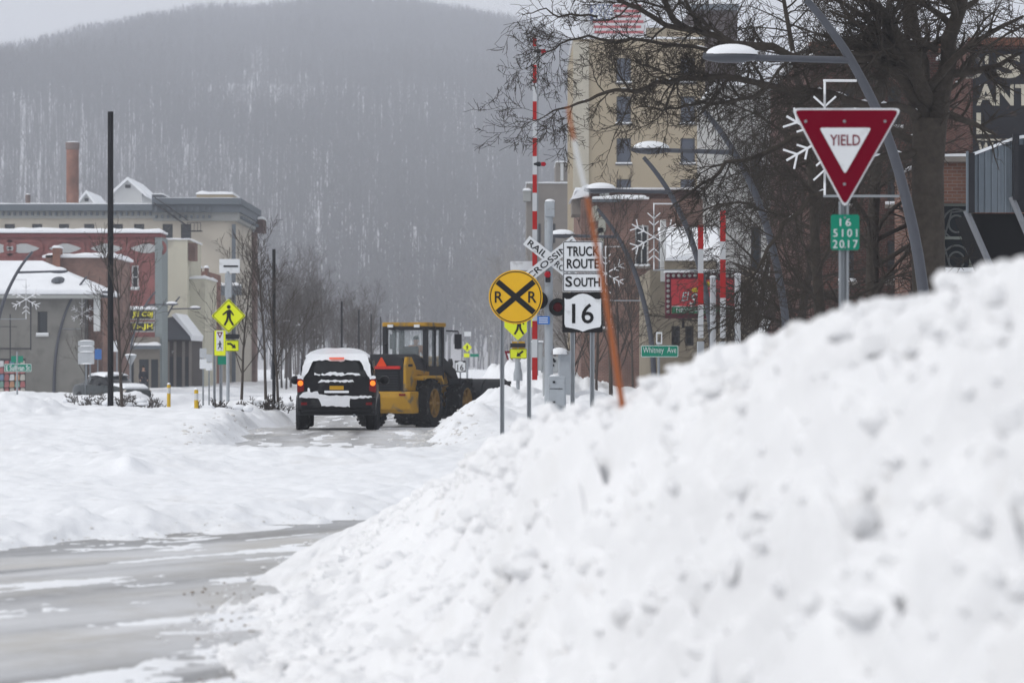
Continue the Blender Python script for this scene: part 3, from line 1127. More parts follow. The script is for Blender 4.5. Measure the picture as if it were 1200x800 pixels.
shield16(p, g, 661.5, 704.5, 344, 388.5, 25.5, 23.5)

# round railroad crossing warning
g = Sign('railroad_warning_sign', 604.5, 48, 'round yellow railroad crossing sign with black X and two letters on twin posts')
chan_post(g.root, g.x(588.5), -0.1, g.z(370), 0.075, m=STEEL)
chan_post(g.root, g.x(620), -0.1, g.z(370), 0.075, m=STEEL)
cx, cz, r = g.x(604.3), g.z(348), g.m(31.6)
p = plate(circle(cx, cz, r, 48), 0, 0.004, YRR, g.root)
MB().ring(circle(cx, cz, r * 0.955, 48), circle(cx, cz, r * 0.92, 48), -0.007, -0.0035).build('border', LETTER, p)
for a in (40, -40):
    Mx = Matrix.Translation((cx, 0, cz)) @ Matrix.Rotation(math.radians(a), 4, 'Y')
    MB().box(-r * 0.89, r * 0.89, -0.007 - (a > 0) * 0.002, -0.0035, -r * 0.105, r * 0.105, Mx).build('cross_stroke', LETTER, p)
text('R', cx - r * 0.62, cz, r * 0.31, r * 0.42, -0.009, LETTER, p, 0.01)
text('R', cx + r * 0.62, cz, r * 0.31, r * 0.42, -0.009, LETTER, p, 0.01)


def diamond(cx, cz, h, r=0.03):
    return round_poly([(cx, cz - h), (cx + h, cz), (cx, cz + h), (cx - h, cz)], r)


def ped_figure(cx, cz, h, y, parent, flip=1):
    """Walking figure symbol of height h, one flat piece."""
    b = MB()
    u = h / 10

    def P(pts):
        q = [(cx + flip * x * u, cz + z * u) for x, z in pts]
        if flip < 0:
            q = q[::-1]
        b.prism(q, y - 0.004, y)
    P([(0.1 + 0.95 * math.cos(a), 4.1 + 0.95 * math.sin(a)) for a in [2 * math.pi * i / 12 for i in range(12)]])
    P([(-0.9, -0.6), (1.1, -0.6), (1.2, 2.6), (0.4, 3.0), (-0.9, 2.4)])
    P([(-0.9, 2.4), (-0.7, 1.4), (-2.6, 0.0), (-3.1, 0.5)][::-1])
    P([(1.2, 2.6), (1.0, 1.6), (2.2, -0.2), (2.7, 0.2)][::-1])
    P([(-0.9, -0.6), (0.1, -0.6), (-0.2, -2.6), (-1.6, -5.0), (-2.5, -4.8), (-1.2, -2.2)][::-1])
    P([(0.0, -0.6), (1.1, -0.6), (1.2, -2.0), (2.8, -4.7), (1.9, -5.0), (0.3, -2.4)][::-1])
    return b.build('pedestrian_symbol', LETTER, parent)


def arrow_symbol(cx, cz, w, y, parent, flip=1):
    b = MB()
    d = Vector((flip * 0.77, -0.64))
    n = Vector((-d.y, d.x))
    c = Vector((cx, cz))
    a = c - d * w * 0.5
    t = c + d * w * 0.5
    k = c + d * w * 0.05

    def Q(pts):
        q = [(p.x, p.y) for p in pts]
        if sum((q[i][0] - q[i - 1][0]) * (q[i][1] + q[i - 1][1]) for i in range(len(q))) > 0:
            q = q[::-1]
        b.prism(q, y - 0.004, y)
    Q([a - n * w * 0.11, a + n * w * 0.11, k + n * w * 0.11, k + n * w * 0.32, t, k - n * w * 0.32, k - n * w * 0.11])
    return b.build('arrow_symbol', LETTER, parent)


# pedestrian crossing beacon at the left of the street
g = Sign('crosswalk_sign', 267, 90, 'yellow diamond pedestrian sign with yellow arrow panel on a tall pale pole')
MB().tube([(0, 0.03, 0), (0, 0.03, g.z(318))], 0.055, 10).build('pole', CABG, g.root, smooth=True)
MB().box(g.x(263.5), g.x(271.5), -0.02, 0.16, g.z(349), g.z(321)).build('controller_box', CABG, g.root, bevel=0.02)
sp = MB().box(g.x(257), g.x(281), 0.00, 0.04, g.z(320), g.z(303.5)).build('solar_panel', WHITEP, g.root, bevel=0.01)
MB().box(g.x(262), g.x(279), -0.012, -0.004, g.z(313), g.z(311)).build('panel_strut', DARK, sp)
d = plate(diamond(g.x(268), g.z(370), g.m(20), 0.05), -0.04, 0.004, YFLUO, g.root)
MB().ring(diamond(g.x(268), g.z(370), g.m(18.9), 0.05), diamond(g.x(268), g.z(370), g.m(18.0), 0.045), -0.049, -0.043).build('border', LETTER, d)
ped_figure(g.x(268), g.z(369.5), g.m(24), -0.047, d)
MB().box(g.x(264), g.x(280.5), -0.12, -0.03, g.z(397), g.z(391.5)).build('beacon_bar', DARK, g.root, bevel=0.01)
p = bordered(g.root, g.x(264.2), g.x(280), g.z(411.5), g.z(398.5), -0.045, YFLUO, LETTER, 0.02, 0.012)
arrow_symbol(g.x(273), g.z(405), g.m(9.5), -0.054, p)
MB().box(g.x(266.4), g.x(269.3), -0.053, -0.049, g.z(404), g.z(401.6)).build('arrow_dot', LETTER, p)

g = Sign('yield_here_sign', 257.5, 88, 'narrow yellow panel with small yield triangle and walking figure on two thin posts')
chan_post(g.root, g.x(251.3), 0, g.z(388), 0.08, m=STEEL)
chan_post(g.root, g.x(258.8), 0, g.z(390), 0.1, m=STEEL)
p = plate(rect(g.x(251.3), g.x(264.3), g.z(416.5), g.z(387), 0.03), -0.01, 0.004, YFLUO, g.root)
wp = plate(rect(g.x(253.6), g.x(261.8), g.z(411), g.z(387.6), 0.02), -0.018, 0.003, WHITEP, p, 'white_field')
MB().ring([(g.x(257.7), g.z(396.5)), (g.x(261.2), g.z(389)), (g.x(254.2), g.z(389))], [(g.x(257.7), g.z(394)), (g.x(259.4), g.z(390.3)), (g.x(256), g.z(390.3))], -0.026, -0.022).build('yield_symbol', REDS, p)
ped_figure(g.x(257.7), g.z(404), g.m(9.5), -0.022, p)
MB().box(g.x(255), g.x(265), 0.01, 0.02, g.z(427), g.z(417)).build('street_blade', GREENS, g.root)

# crosswalk beacon behind the round sign
g = Sign('crosswalk_sign', 607, 100, 'yellow pedestrian diamond and arrow panel partly hidden behind the round railroad sign')
MB().tube([(0, 0.03, 0), (0, 0.03, g.z(370))], 0.065, 10).build('pole', CABG, g.root, smooth=True)
MB().lathe([(0.16, g.z(446)), (0.16, g.z(438)), (0.11, g.z(431)), (0.10, g.z(424)), (0.0, g.z(423.8))], (0, 0.03, 0), 12).build('pole_base', CABG, g.root, smooth=True)
d = plate(diamond(g.x(607), g.z(378), g.m(21), 0.05), -0.04, 0.004, YFLUO, g.root)
ped_figure(g.x(608), g.z(380), g.m(24), -0.045, d)
MB().box(g.x(598), g.x(616), -0.14, -0.03, g.z(407), g.z(402)).build('beacon_bar', DARK, g.root, bevel=0.01)
MB().box(g.x(600), g.x(615), -0.03, -0.018, g.z(409), g.z(400)).build('beacon_backplate', YRR, g.root)
p = bordered(g.root, g.x(597.5), g.x(617.5), g.z(420), g.z(408.5), -0.045, YFLUO, LETTER, 0.02, 0.012)
arrow_symbol(g.x(609), g.z(414.5), g.m(10), -0.054, p, -1)

g = Sign('yield_sign', 597, 112, 'small red and white yield triangle standing behind the yellow arrow panel')
chan_post(g.root, 0, 0, g.z(425))
t3 = [(0, g.z(429)), (g.x(604), g.z(411)), (g.x(591), g.z(411))]
p = plate(t3, 0, 0.004, REDS, g.root)
plate(inset(t3, 0.5), -0.006, 0.003, WHITEP, p, 'white_triangle')

# far crosswalk beacon and route marker up the street
g = Sign('crosswalk_sign', 547.5, 165, 'distant yellow pedestrian diamond under a white box, far up the street')
MB().tube([(0, 0.05, 0), (0, 0.05, g.z(392))], 0.06, 8).build('pole', STEEL, g.root)
p = MB().box(g.x(544), g.x(552), -0.1, 0.2, g.z(394), g.z(388.5)).build('solar_panel', WHITEP, g.root)
d = plate(diamond(0, g.z(407), g.m(5.7), 0.05), -0.04, 0.004, YFLUO, g.root)
ped_figure(0, g.z(407), g.m(6), -0.046, d)
plate(rect(g.x(543.5), g.x(550), g.z(418.5), g.z(414)), -0.04, 0.004, YFLUO, g.root, 'arrow_panel')
plate(rect(g.x(551), g.x(561), g.z(418), g.z(414.5)), -0.02, 0.004, GREENS, g.root, 'street_blade')
g = Sign('route_sign', 539.5, 128, 'small distant white 16 route marker beyond the loader')
chan_post(g.root, 0, 0, g.z(428), 0.07)
p = plate(rect(g.x(533), g.x(546), g.z(436), g.z(422.5), 0.02), 0, 0.004, LETTER, g.root)
shield16(p, g, 533.7, 545.3, 423, 435.6, 7.5, 7)

# street name signs
g = Sign('street_name_sign', 772, 74, 'green Whitney Ave street name blade on a post behind the snow pile')
MB().tube([(0, 0.03, 0), (0, 0.03, g.z(400))], 0.035, 8).build('post', STEEL, g.root)
MB().ring(rect(g.x(769), g.x(776), g.z(403), g.z(389)), rect(g.x(770.3), g.x(774.7), g.z(401.5), g.z(391)), -0.02, 0.03).build('bracket', WHITEP, g.root)
p = bordered(g.root, g.x(751), g.x(795), g.z(418.5), g.z(404.5), 0, GREENS, WHITEP, 0.04, 0.014, gap=0.006)
text('Whitney  Ave', g.x(773), g.z(411), g.m(39), g.m(9), -0.009, WHITEP, p, -0.008)
g = Sign('street_name_sign', 20, 136, 'green E Sullivan St street name blade in front of the grey stucco house')
MB().tube([(0, 0.03, 0), (0, 0.03, g.z(412))], 0.045, 8).build('post', STEEL, g.root)
p = bordered(g.root, g.x(5), g.x(37), g.z(435.5), g.z(426.2), 0, GREENS, WHITEP, 0.04, 0.02, gap=0.008)
text('E Sullivan St', g.x(21), g.z(430.8), g.m(28), g.m(6.0), -0.009, WHITEP, p, 0.01)
plate(rect(g.x(13), g.x(27), g.z(424.5), g.z(417)), 0.02, 0.004, GREENS, g.root, 'cross_blade')

# backs of signs and parking panels on the left
BACKS = mat('sign_back_aluminium', (0.45, 0.47, 0.49), 0.5, 0.3)
g = Sign('yield_sign', 153, 140, 'grey back of a yield triangle on a post near the storefront')
chan_post(g.root, 0, 0, g.z(417), 0.09, y=-0.08)
plate(round_poly([(0, g.z(430)), (g.x(160.5), g.z(416)), (g.x(146.5), g.z(416))], 0.05), 0.01, 0.005, BACKS, g.root)
MB().ball((0, 0, g.z(416.2)), g.m(7), 0.06, g.m(2), 12, 4, 0).build('snow_cap', SNOW, g.root, smooth=True)
g = Sign('wayfinding_sign', 101.5, 128, 'white sign with snowy slats on two posts left of the tall black pole')
chan_post(g.root, g.x(100.8), 0, g.z(402), 0.09)
chan_post(g.root, g.x(105.5), 0, g.z(425), 0.07)
for i, (a, b_) in enumerate(((399.5, 405), (406.2, 412), (413, 426.5))):
    plate(rect(g.x(91.5), g.x(110.5), g.z(b_), g.z(a), 0.02), 0, 0.03, BACKS, g.root, 'slat')
for zz in (399.6, 406, 412.6, 426.6):
    MB().ball((0, -0.02, g.z(zz)), g.m(8.5 if zz < 426 else 7), 0.06, g.m(1.4), 12, 4, 0).build('snow_cap', SNOW, g.root, smooth=True)
g = Sign('parking_sign', 114.5, 134, 'small blue panel on a thin post beside the white slatted sign')
chan_post(g.root, 0, 0, g.z(408), 0.07)
plate(rect(g.x(111), g.x(119), g.z(421), g.z(409)), 0, 0.005, mat('blue_sign_face', (0.06, 0.16, 0.42), 0.5), g.root)
g = Sign('parking_sign', 137, 150, 'white ringed panel on a post behind the young tree')
chan_post(g.root, 0, 0, g.z(405), 0.08)
plate(rect(g.x(131), g.x(138), g.z(412), g.z(399)), 0, 0.005, WHITEP, g.root)
for px, D, a, b_, lab in ((238, 120, 408, 432, 'pale double panel sign standing in snow near the second yellow bollard'), (245, 130, 415, 434, 'pale small panel sign between the bollards and the yellow crossing signs')):
    g = Sign('parking_sign', px, D, lab, group='pale signs past the bollards')
    chan_post(g.root, 0, 0, g.z(a + 1), 0.07)
    plate(rect(g.x(px - 4), g.x(px + 4), g.z((a + b_) / 2 - 0.5), g.z(a)), 0, 0.005, BACKS, g.root)
    plate(rect(g.x(px - 4), g.x(px + 4), g.z(b_), g.z((a + b_) / 2 + 0.5)), 0, 0.005, WHITEP, g.root)

# blue emergency notice and cabinets at the crossing are built with the gate below

# ------------------------------------------------------------------ rail crossing gate and cabinets
D = 60
g = Sign('crossing_gate', 643, D, 'raised red and white crossing arm beside a pole with railroad crossbuck', 'crossing gate')
GATEW = mat('white_gate_sheeting', (0.52, 0.54, 0.56), 0.45, var=0.07)
mast = MB().tube([(0, 0.05, 0), (0, 0.05, g.z(238))], g.m(5), 14).build('mast', CABG, g.root, smooth=True)
MB().box(g.x(638.5), g.x(650), -0.08, 0.2, g.z(254), g.z(236)).build('mast_head', CABG, g.root, bevel=0.02)
MB().ball((g.x(644.5), 0.06, g.z(236.2)), g.m(6), 0.14, g.m(3.2), 12, 5, 0).build('snow_cap', SNOW, g.root, smooth=True)
armx = g.x(626.6)
arm = empty('arm', (0, 0, 0))
arm.parent = g.root
edges_ = [45]
y_ = 55.0
while y_ < 440:
    edges_.append(y_)
    y_ += 21.4
edges_.append(445)
for i in range(len(edges_) - 1):
    a, b_ = edges_[i], edges_[i + 1]
    wd = 3.2 + 2.4 * (a / 440)
    MB().box(armx - g.m(wd / 2 + 0.4), armx + g.m(wd / 2 + 0.4), -0.05, -0.02, g.z(b_), g.z(a)).build('stripe', REDG if i % 2 == 0 else GATEW, arm)
MB().box(armx + g.m(3.0), armx + g.m(4.2), -0.015, 0.02, g.z(440), g.z(50)).build('arm_rail', STEEL, arm)
REDL = mat('red_lamp_lens', (0.35, 0.01, 0.02), 0.25)
for px, py in ((633, 60.5), (633, 192.5)):
    MB().box(armx + g.m(2.4), g.x(px - 0.5), -0.035, 0.0, g.z(py + 1), g.z(py - 1)).build('lamp_bracket', DARK, arm)
    MB().lathe([(0.0, -0.12), (0.035, -0.11), (0.05, -0.03), (0.05, 0.03), (0.0, 0.05)], (g.x(px - 1.5), -0.02, g.z(py)), 10, 'x').build('arm_lamp', DARK, arm, smooth=True)
    MB().lathe([(0.0, 0.02), (0.045, 0.02), (0.045, 0.10), (0.0, 0.13)], (g.x(px), -0.02, g.z(py)), 10, 'x').build('arm_lamp_lens', REDL, arm, smooth=True)
# crossbuck
cx, cz = g.x(645.5), g.z(304)
for k, (a, word) in enumerate(((38, 'RAILROAD'), (-38, 'CROSSING'))):
    Lh, Wh = g.m(36.5), g.m(6.3)
    Mx = Matrix.Translation((cx, 0, cz)) @ Matrix.Rotation(math.radians(a), 4, 'Y')
    y0 = -0.075 - 0.02 * k
    bd = MB().box(-Lh, Lh, y0, y0 + 0.01, -Wh, Wh, Mx).build('crossbuck_board', WHITEP, g.root)
    ca = math.radians(-a)
    if k == 0:
        for w_, t0 in (('RAIL', -0.54), ('ROAD', 0.56)):
            text(w_, cx + math.cos(ca) * Lh * t0, cz + math.sin(ca) * Lh * t0, Lh * 0.72, Wh * 1.15, y0 - 0.004, LETTER, bd, 0.01, ca)
    else:
        text('CROSSING', cx, cz, Lh * 1.85, Wh * 1.15, y0 - 0.004, LETTER, bd, 0.01, ca)
plate(rect(g.x(598), g.x(641), g.z(316), g.z(305.5), 0.02), 0.3, 0.01, WHITEP, g.root, 'rear_board')
# flasher pair
for px, py in ((653.5, 360), (631.5, 352)):
    f = MB().lathe([(0.0, 0.02), (g.m(10.5), 0.02), (g.m(10.5), -0.005), (0.0, -0.01)], (g.x(px), -0.1, g.z(py)), 24, 'y').build('flasher_target', LETTER, g.root)
    MB().lathe([(0.0, -0.03), (0.085, -0.025), (0.1, -0.012)], (g.x(px), -0.1, g.z(py)), 16, 'y').build('flasher_lens', REDL, f, smooth=True)
    MB().lathe([(0.105, -0.25), (0.115, -0.25), (0.115, 0.0), (0.105, 0.0)], (g.x(px), -0.1, g.z(py)), 16, 'y').build('flasher_hood', LETTER, f, smooth=True)
MB().tube([(g.x(631.5), -0.02, g.z(357)), (g.x(653.5), -0.02, g.z(357))], 0.03, 8).build('flasher_arm', STEEL, g.root)
MB().box(g.x(639), g.x(645), -0.25, -0.06, g.z(331), g.z(318)).build('side_lamp', DARK, g.root, bevel=0.02)
MB().lathe([(0, -0.30), (0.05, -0.29), (0.07, -0.25)], (g.x(641.5), 0, g.z(322)), 12, 'y').build('side_lamp_lens', REDL, g.root)
bl = plate(rect(g.x(629.5), g.x(644.3), g.z(380), g.z(370.5), 0.02), -0.1, 0.004, mat('blue_notice_face', (0.05, 0.17, 0.50), 0.5), g.root, 'notice_panel')
for i in range(3):
    MB().box(g.x(631.5), g.x(642), -0.107, -0.1035, g.z(378.2 - i * 2.5), g.z(377.2 - i * 2.5)).build('lettering', WHITEP, bl)

GX = mat('crossing_mechanism_grey', (0.42, 0.44, 0.45), 0.55, var=0.15)
g = Sign('gate_mechanism', 633, 62, 'pale grey upright housing with snow on top behind the right post of the round sign', 'signal housing', 'grey crossing housings')
MB().box(g.x(622), g.x(636), 0.1, 0.45, g.z(434), g.z(401)).build('housing', GX, g.root, bevel=0.03)
MB().box(g.x(634), g.x(655), 0.12, 0.4, g.z(437), g.z(418)).build('gearbox', GX, g.root, bevel=0.03)
MB().box(g.x(636), g.x(646), 0.05, 0.5, 0, g.z(436)).build('pedestal', GX, g.root, bevel=0.03)
MB().box(g.x(621), g.x(637), 0.05, 0.5, g.z(401), g.z(399)).build('snow_cap', SNOW, g.root, bevel=0.03)
for i, (a, b_) in enumerate(((646, 424), (648, 428), (650, 423), (648.5, 421))):
    MB().lathe([(0, -0.02), (0.03, -0.015), (0.03, 0)], (g.x(a), 0.12, g.z(b_)), 8, 'y').build('bolt', DARK, g.root)
g = Sign('signal_cabinet', 661, 61, 'grey cabinet with domed snow cap behind the truck route posts', 'signal housing', 'grey crossing housings')
MB().box(g.x(654.5), g.x(670), 0.0, 0.5, 0, g.z(411)).build('cabinet_body', CABG, g.root, bevel=0.025)
MB().ball((g.x(655.5), 0.2, g.z(415)), g.m(11.5), 0.35, g.m(8), 18, 6, 0).build('snow_cap', SNOW, g.root, smooth=True)
g = Sign('signal_cabinet', 652, 56, 'light grey round-shouldered cabinet low in the snow, nearest of the crossing housings', 'signal housing', 'grey crossing housings')
b = MB()
b.prism(round_poly([(g.x(641.5), -0.2), (g.x(663.5), -0.2), (g.x(663), g.z(440.5)), (g.x(642.5), g.z(440.5))], 0.05), -0.18, 0.2)
b.build('cabinet_body', CABG, g.root, bevel=0.015)
MB().box(g.x(644), g.x(661.5), -0.195, -0.178, g.z(476), g.z(444)).build('door', CABG, g.root, bevel=0.006)
for py in (447.5, 471):
    MB().box(g.x(647.5), g.x(650.5), -0.21, -0.194, g.z(py + 1.2), g.z(py - 1.2)).build('latch', DARK, g.root)
MB().box(g.x(644), g.x(659), -0.20, -0.194, g.z(455.6), g.z(454.8)).build('seam', DARK, g.root)
MB().ball((g.x(650), 0, g.z(440.8)), g.m(6), 0.14, g.m(2.2), 12, 5, 0).build('snow_cap', SNOW, g.root, smooth=True)

# two more barrier arms to the right, in front of the restaurant sign
def side_gate(px, D, py0, py1, stripes, label, mpx, mp0):
    g = Sign('crossing_gate', px, D, label, 'crossing gate', 'barrier arms by the restaurant sign')
    a_ = empty('arm', (0, 0, 0))
    a_.parent = g.root
    last = py0
    for a, b_, red in stripes:
        MB().box(-g.m(3.2), g.m(3.2), -0.05, -0.01, g.z(b_), g.z(a)).build('stripe', REDG if red else GATEW, a_)
    MB().box(-g.m(4), g.m(4), -0.12, 0.1, -0.2, g.z(py1)).build('arm_foot', CABG, g.root, bevel=0.02)
    MB().tube([(g.x(mpx), 0.15, -0.2), (g.x(mpx), 0.15, g.z(mp0))], g.m(3.6), 12).build('mast', GATEW, g.root, smooth=True)
    MB().ball((g.x(mpx), 0.15, g.z(mp0)), g.m(4.2), 0.09, g.m(2.5), 10, 5, 0).build('snow_cap', SNOW, g.root, smooth=True)


side_gate(821, 68, 262, 400, [(264, 292, 1), (292.2, 320, 0), (320.2, 357, 1), (357.2, 396, 0)], 'left striped barrier arm crossing the red restaurant sign, taller white foot', 836, 325)
side_gate(847, 72, 245, 400, [(247, 283, 1), (283.2, 304, 0), (304.2, 349, 1), (349.2, 396, 0)], 'right striped barrier arm near the end of the red restaurant sign', 865, 322)

# orange and white marker whip planted behind the pile's crest
OR = mat('orange_marker_plastic', (0.36, 0.12, 0.05), 0.5, var=0.08)
p0 = at(729, 462, 11.4)
r_ = empty('snow_marker', (p0.x, p0.y, p0.z - 0.15), 'slim leaning orange and white marker stick standing up from the snow pile', 'marker stick')
o_ = Vector(r_.location)


def whip(a, b, r0, r1):
    ps = []
    for i in range(7):
        t = a + (b - a) * i / 6
        px = np.interp(t, [0, .35, .67, .84, 1], [731, 709, 690, 677, 665])
        py = np.interp(t, [0, .35, .67, .84, 1], [485, 345, 240, 185, 125])
        ps.append(at(px, py, 11.4 - 0.3 * t) - o_)
    return MB().tube(ps, [(r0 + (r1 - r0) * i / 6) * .55 for i in range(7)], 10)


whip(0.0, 0.70, 0.024, 0.015).build('orange_band', OR, r_, smooth=True)
whip(0.702, 0.895, 0.0135, 0.012).build('white_band', WHITEP, r_, smooth=True)
whip(0.897, 1.0, 0.0125, 0.010).build('orange_band', OR, r_, smooth=True)

# ------------------------------------------------------------------ arched lamp posts with snowflakes
LP = [(0, 0), (-0.02, 1.2), (-0.08, 2.6), (-0.34, 3.9), (-0.66, 4.92), (-1.0, 5.58), (-1.2, 5.94), (-1.5, 6.36), (-1.75, 6.65)]


def lamp_post(loc, label, side=1, group='arched lamp posts along the street', flake=True):
    """side 1: stands right of the street and leans left."""
    root = empty('street_lamp', loc, label, 'street lamp', group)
    b = MB()
    pts = []
    for i in range(len(LP) - 1):
        for k in range(3):
            t = k / 3
            pts.append((side * (LP[i][0] * (1 - t) + LP[i + 1][0] * t), 0, LP[i][1] * (1 - t) + LP[i + 1][1] * t))
    pts.append((side * LP[-1][0], 0, LP[-1][1]))
    # smooth the kinks
    for _ in range(3):
        pts = [pts[0]] + [tuple((np.array(pts[i - 1]) + 2 * np.array(pts[i]) + np.array(pts[i + 1])) / 4) for i in range(1, len(pts) - 1)] + [pts[-1]]
    n = len(pts)
    b.tube(pts, [0.090 - 0.042 * i / n for i in range(n)], 12)
    b.build('curved_pole', POLEGREY, root, smooth=True)
    MB().tube([(side * -1.10, 0, 5.80), (side * -2.2, 0, 5.83), (side * -3.2, 0, 5.86)], [0.05, 0.045, 0.045], 8).build('arm', POLEGREY, root, smooth=True)
    hb = MB()
    prof = [(-3.22, 0.05), (-2.95, 0.07), (-2.6, 0.06), (-2.4, 0.03), (-2.4, -0.02), (-2.6, -0.05), (-3.15, -0.05)]
    hb.ball((side * -2.82, 0, 5.85), 0.40, 0.16, 0.09, 16, 8)
    hb.build('lamp_head', POLEGREY, root, smooth=True)
    sb = MB()
    sb.ball((side * -2.80, 0, 5.88), 0.37, 0.16, 0.15, 16, 6, 0)
    sb.build('snow_cap', SNOW, root, smooth=True)
    return root


def snowflake(loc, label, side, r=0.62, brk=0.42, group='snowflake decorations on the lamp posts'):
    """Rope-light snowflake on a bracket frame; loc is the flake's centre."""
    root = empty('snowflake_decoration', loc, label, 'snowflake', group)
    b = MB()
    for k in range(6):
        a = math.radians(90 + 60 * k)
        d = Vector((math.cos(a), 0, math.sin(a)))
        b.tube([(0, 0, 0), tuple(d * r)], 0.017, 6)
        for f, l_ in ((0.45, 0.16), (0.72, 0.21)):
            for s_ in (-1, 1):
                a2 = a + s_ * math.radians(48)
                e = Vector((math.cos(a2), 0, math.sin(a2))) * l_
                b.tube([tuple(d * r * f), tuple(d * r * f + e)], 0.015, 6)
    b.build('light_tubes', LIGHTS, root)
    MB().tube([(0, 0, -0.8), (0, 0, 0.8)], 0.017, 6).build('stem', LIGHTS, root)
    for s_ in (1, -1):
        MB().tube([(-side * 0.02, 0.0, s_ * 0.81), (side * (brk if s_ > 0 else brk + .6), 0.02, s_ * 0.81)], 0.018, 6).build('bracket', LIGHTS if s_ > 0 else STEEL, root)
    return root


def lamp_at(base_px, D, label, flake=True, side=1, flab=None):
    x = X(base_px, D)
    z0 = -0.05 + float(base_z(np.array(D, float)))
    lamp_post((x, D, z0), label, side)
    if flake:
        # the bracket meets the pole at 5.5 m; the flake hangs on the street side
        snowflake((x - side * 1.50, D - 0.05, z0 + 4.70), flab, side, brk=0.45)


# right side, nearest first; 15 m apart
lamp_at(1091, 40, 'tall grey arched lamp post rising past the red yield sign', True, 1, 'white snowflake half hidden behind the red yield sign')
lamp_at(926, 57.3, 'grey arched lamp post tangled in the bare tree branches', False)
lamp_at(838, 69.6, 'grey arched lamp post just left of the red restaurant sign', True, 1, 'white snowflake in front of the brown brick wall')
lamp_at(768, 85.5, 'grey arched lamp post beside the orange marker stick', True, 1, 'white snowflake right of the truck route sign')
for D, px, lab in ((240, 652, 'far snow-capped lamp post, largest in the row behind the round sign'), (285, 634, 'far snow-capped lamp post second in the row behind the round sign'), (340, 616, 'far snow-capped lamp post deep in the frosted trees'), (410, 598, 'tiny farthest snow-capped lamp post before the hill')):
    lamp_at(px, D, lab, False)
# left side
lamp_at(-12, 117, 'dark arched lamp post at the left edge before the grey stucco house', True, -1, 'white snowflake beside the narrow dark window')
lamp_at(63, 150, 'grey arched lamp post in front of the stucco house corner', True, -1, 'white snowflake at the right corner of the stucco house')
for D, px, lab in ((182, 150, 'arched lamp post under the amber letter board'), (196, 181, 'arched lamp post before the shop gable'), (212, 208, 'arched lamp post beside the dark green canopy'), (232, 232, 'arched lamp post behind the yellow walking figure panel'), (262, 300, 'far lamp post between the thin bare trees'), (290, 318, 'far lamp post right of the second black pole'), (330, 338, 'far lamp post above the black car roof'), (370, 352, 'smallest lamp post left of the loader cab')):
    lamp_at(px, D, lab, False, -1)

# plain black poles of the tram-like row
for px, D, top, w, lab in ((129.5, 86, 131, 7.2, 'thickest tall black pole standing by the parked car'), (321, 100, 292, 4.2, 'second black pole between two young bare trees'), (400.5, 165, 353, 2.6, 'thin black pole just left of the loader cab'), (420.5, 195, 363, 2.2, 'thin black pole right behind the black car'), (435, 225, 368, 2.0, 'thin black pole next to the cab roof'), (446, 255, 371, 1.8, 'thinnest black pole above the cab roof')):
    o = MB()
    z0 = float(base_z(np.array(D, float)))
    r = w / F * D / 2
    o.tube([(0, 0, -0.1), (0, 0, Z(top, D) - z0)], [r, r * 0.93], 12)
    o.lathe([(r * 1.5, 0), (r * 1.5, 0.25), (r, 0.4)], (0, 0, 0), 12)
    tag(o.build('black_pole', BLACKP, None, smooth=True, loc=(X(px, D), D, z0)), lab, 'pole', 'black poles along the street')

# yellow bollards
YB = mat('yellow_bollard_paint', (0.55, 0.36, 0.03), 0.6, var=0.2)
for px, D, top, lab in ((197.8, 92, 450, 'yellow bollard in the snow, the one farther from the street'), (230, 80, 456, 'yellow bollard in the snow, the one closer to the yellow crossing signs')):
    z0 = float(base_z(np.array(D, float)))
    root = empty('bollard', (X(px, D), D, z0), lab, 'bollard', 'yellow bollards in the snow')
    h = Z(top, D) - z0
    MB().lathe([(0.06, 0), (0.06, h - 0.05), (0.045, h - 0.01), (0, h)], (0, 0, 0), 12).build('post', YB, root, smooth=True)
    MB().lathe([(0.0625, h - 0.3), (0.0625, h - 0.12)], (0, 0, 0), 12).build('band', FRAMEW, root, smooth=True)
    MB().ball((0, 0, h - 0.01), 0.06, 0.06, 0.06, 10, 4, 0).build('snow_cap', SNOW, root, smooth=True)
# ------------------------------------------------------------------ buildings
class Bld:
    """A building whose front faces the viewer; local x to the right, y away, z up."""

    def __init__(s, name, px0, px1, D, depth, label, cat='building', zb=-0.9, group=None, rz=0.0):
        s.D, s.px0, s.zb, s.depth = D, px0, zb, depth
        s.w = (px1 - px0) / F * D
        s.root = empty(name, (X(px0, D), D, zb), label, cat, group, rz)

    def x(s, px):
        return (px - s.px0) / F * s.D

    def z(s, py):
        return Z(py, s.D) - s.zb

    def m(s, n):
        return n / F * s.D


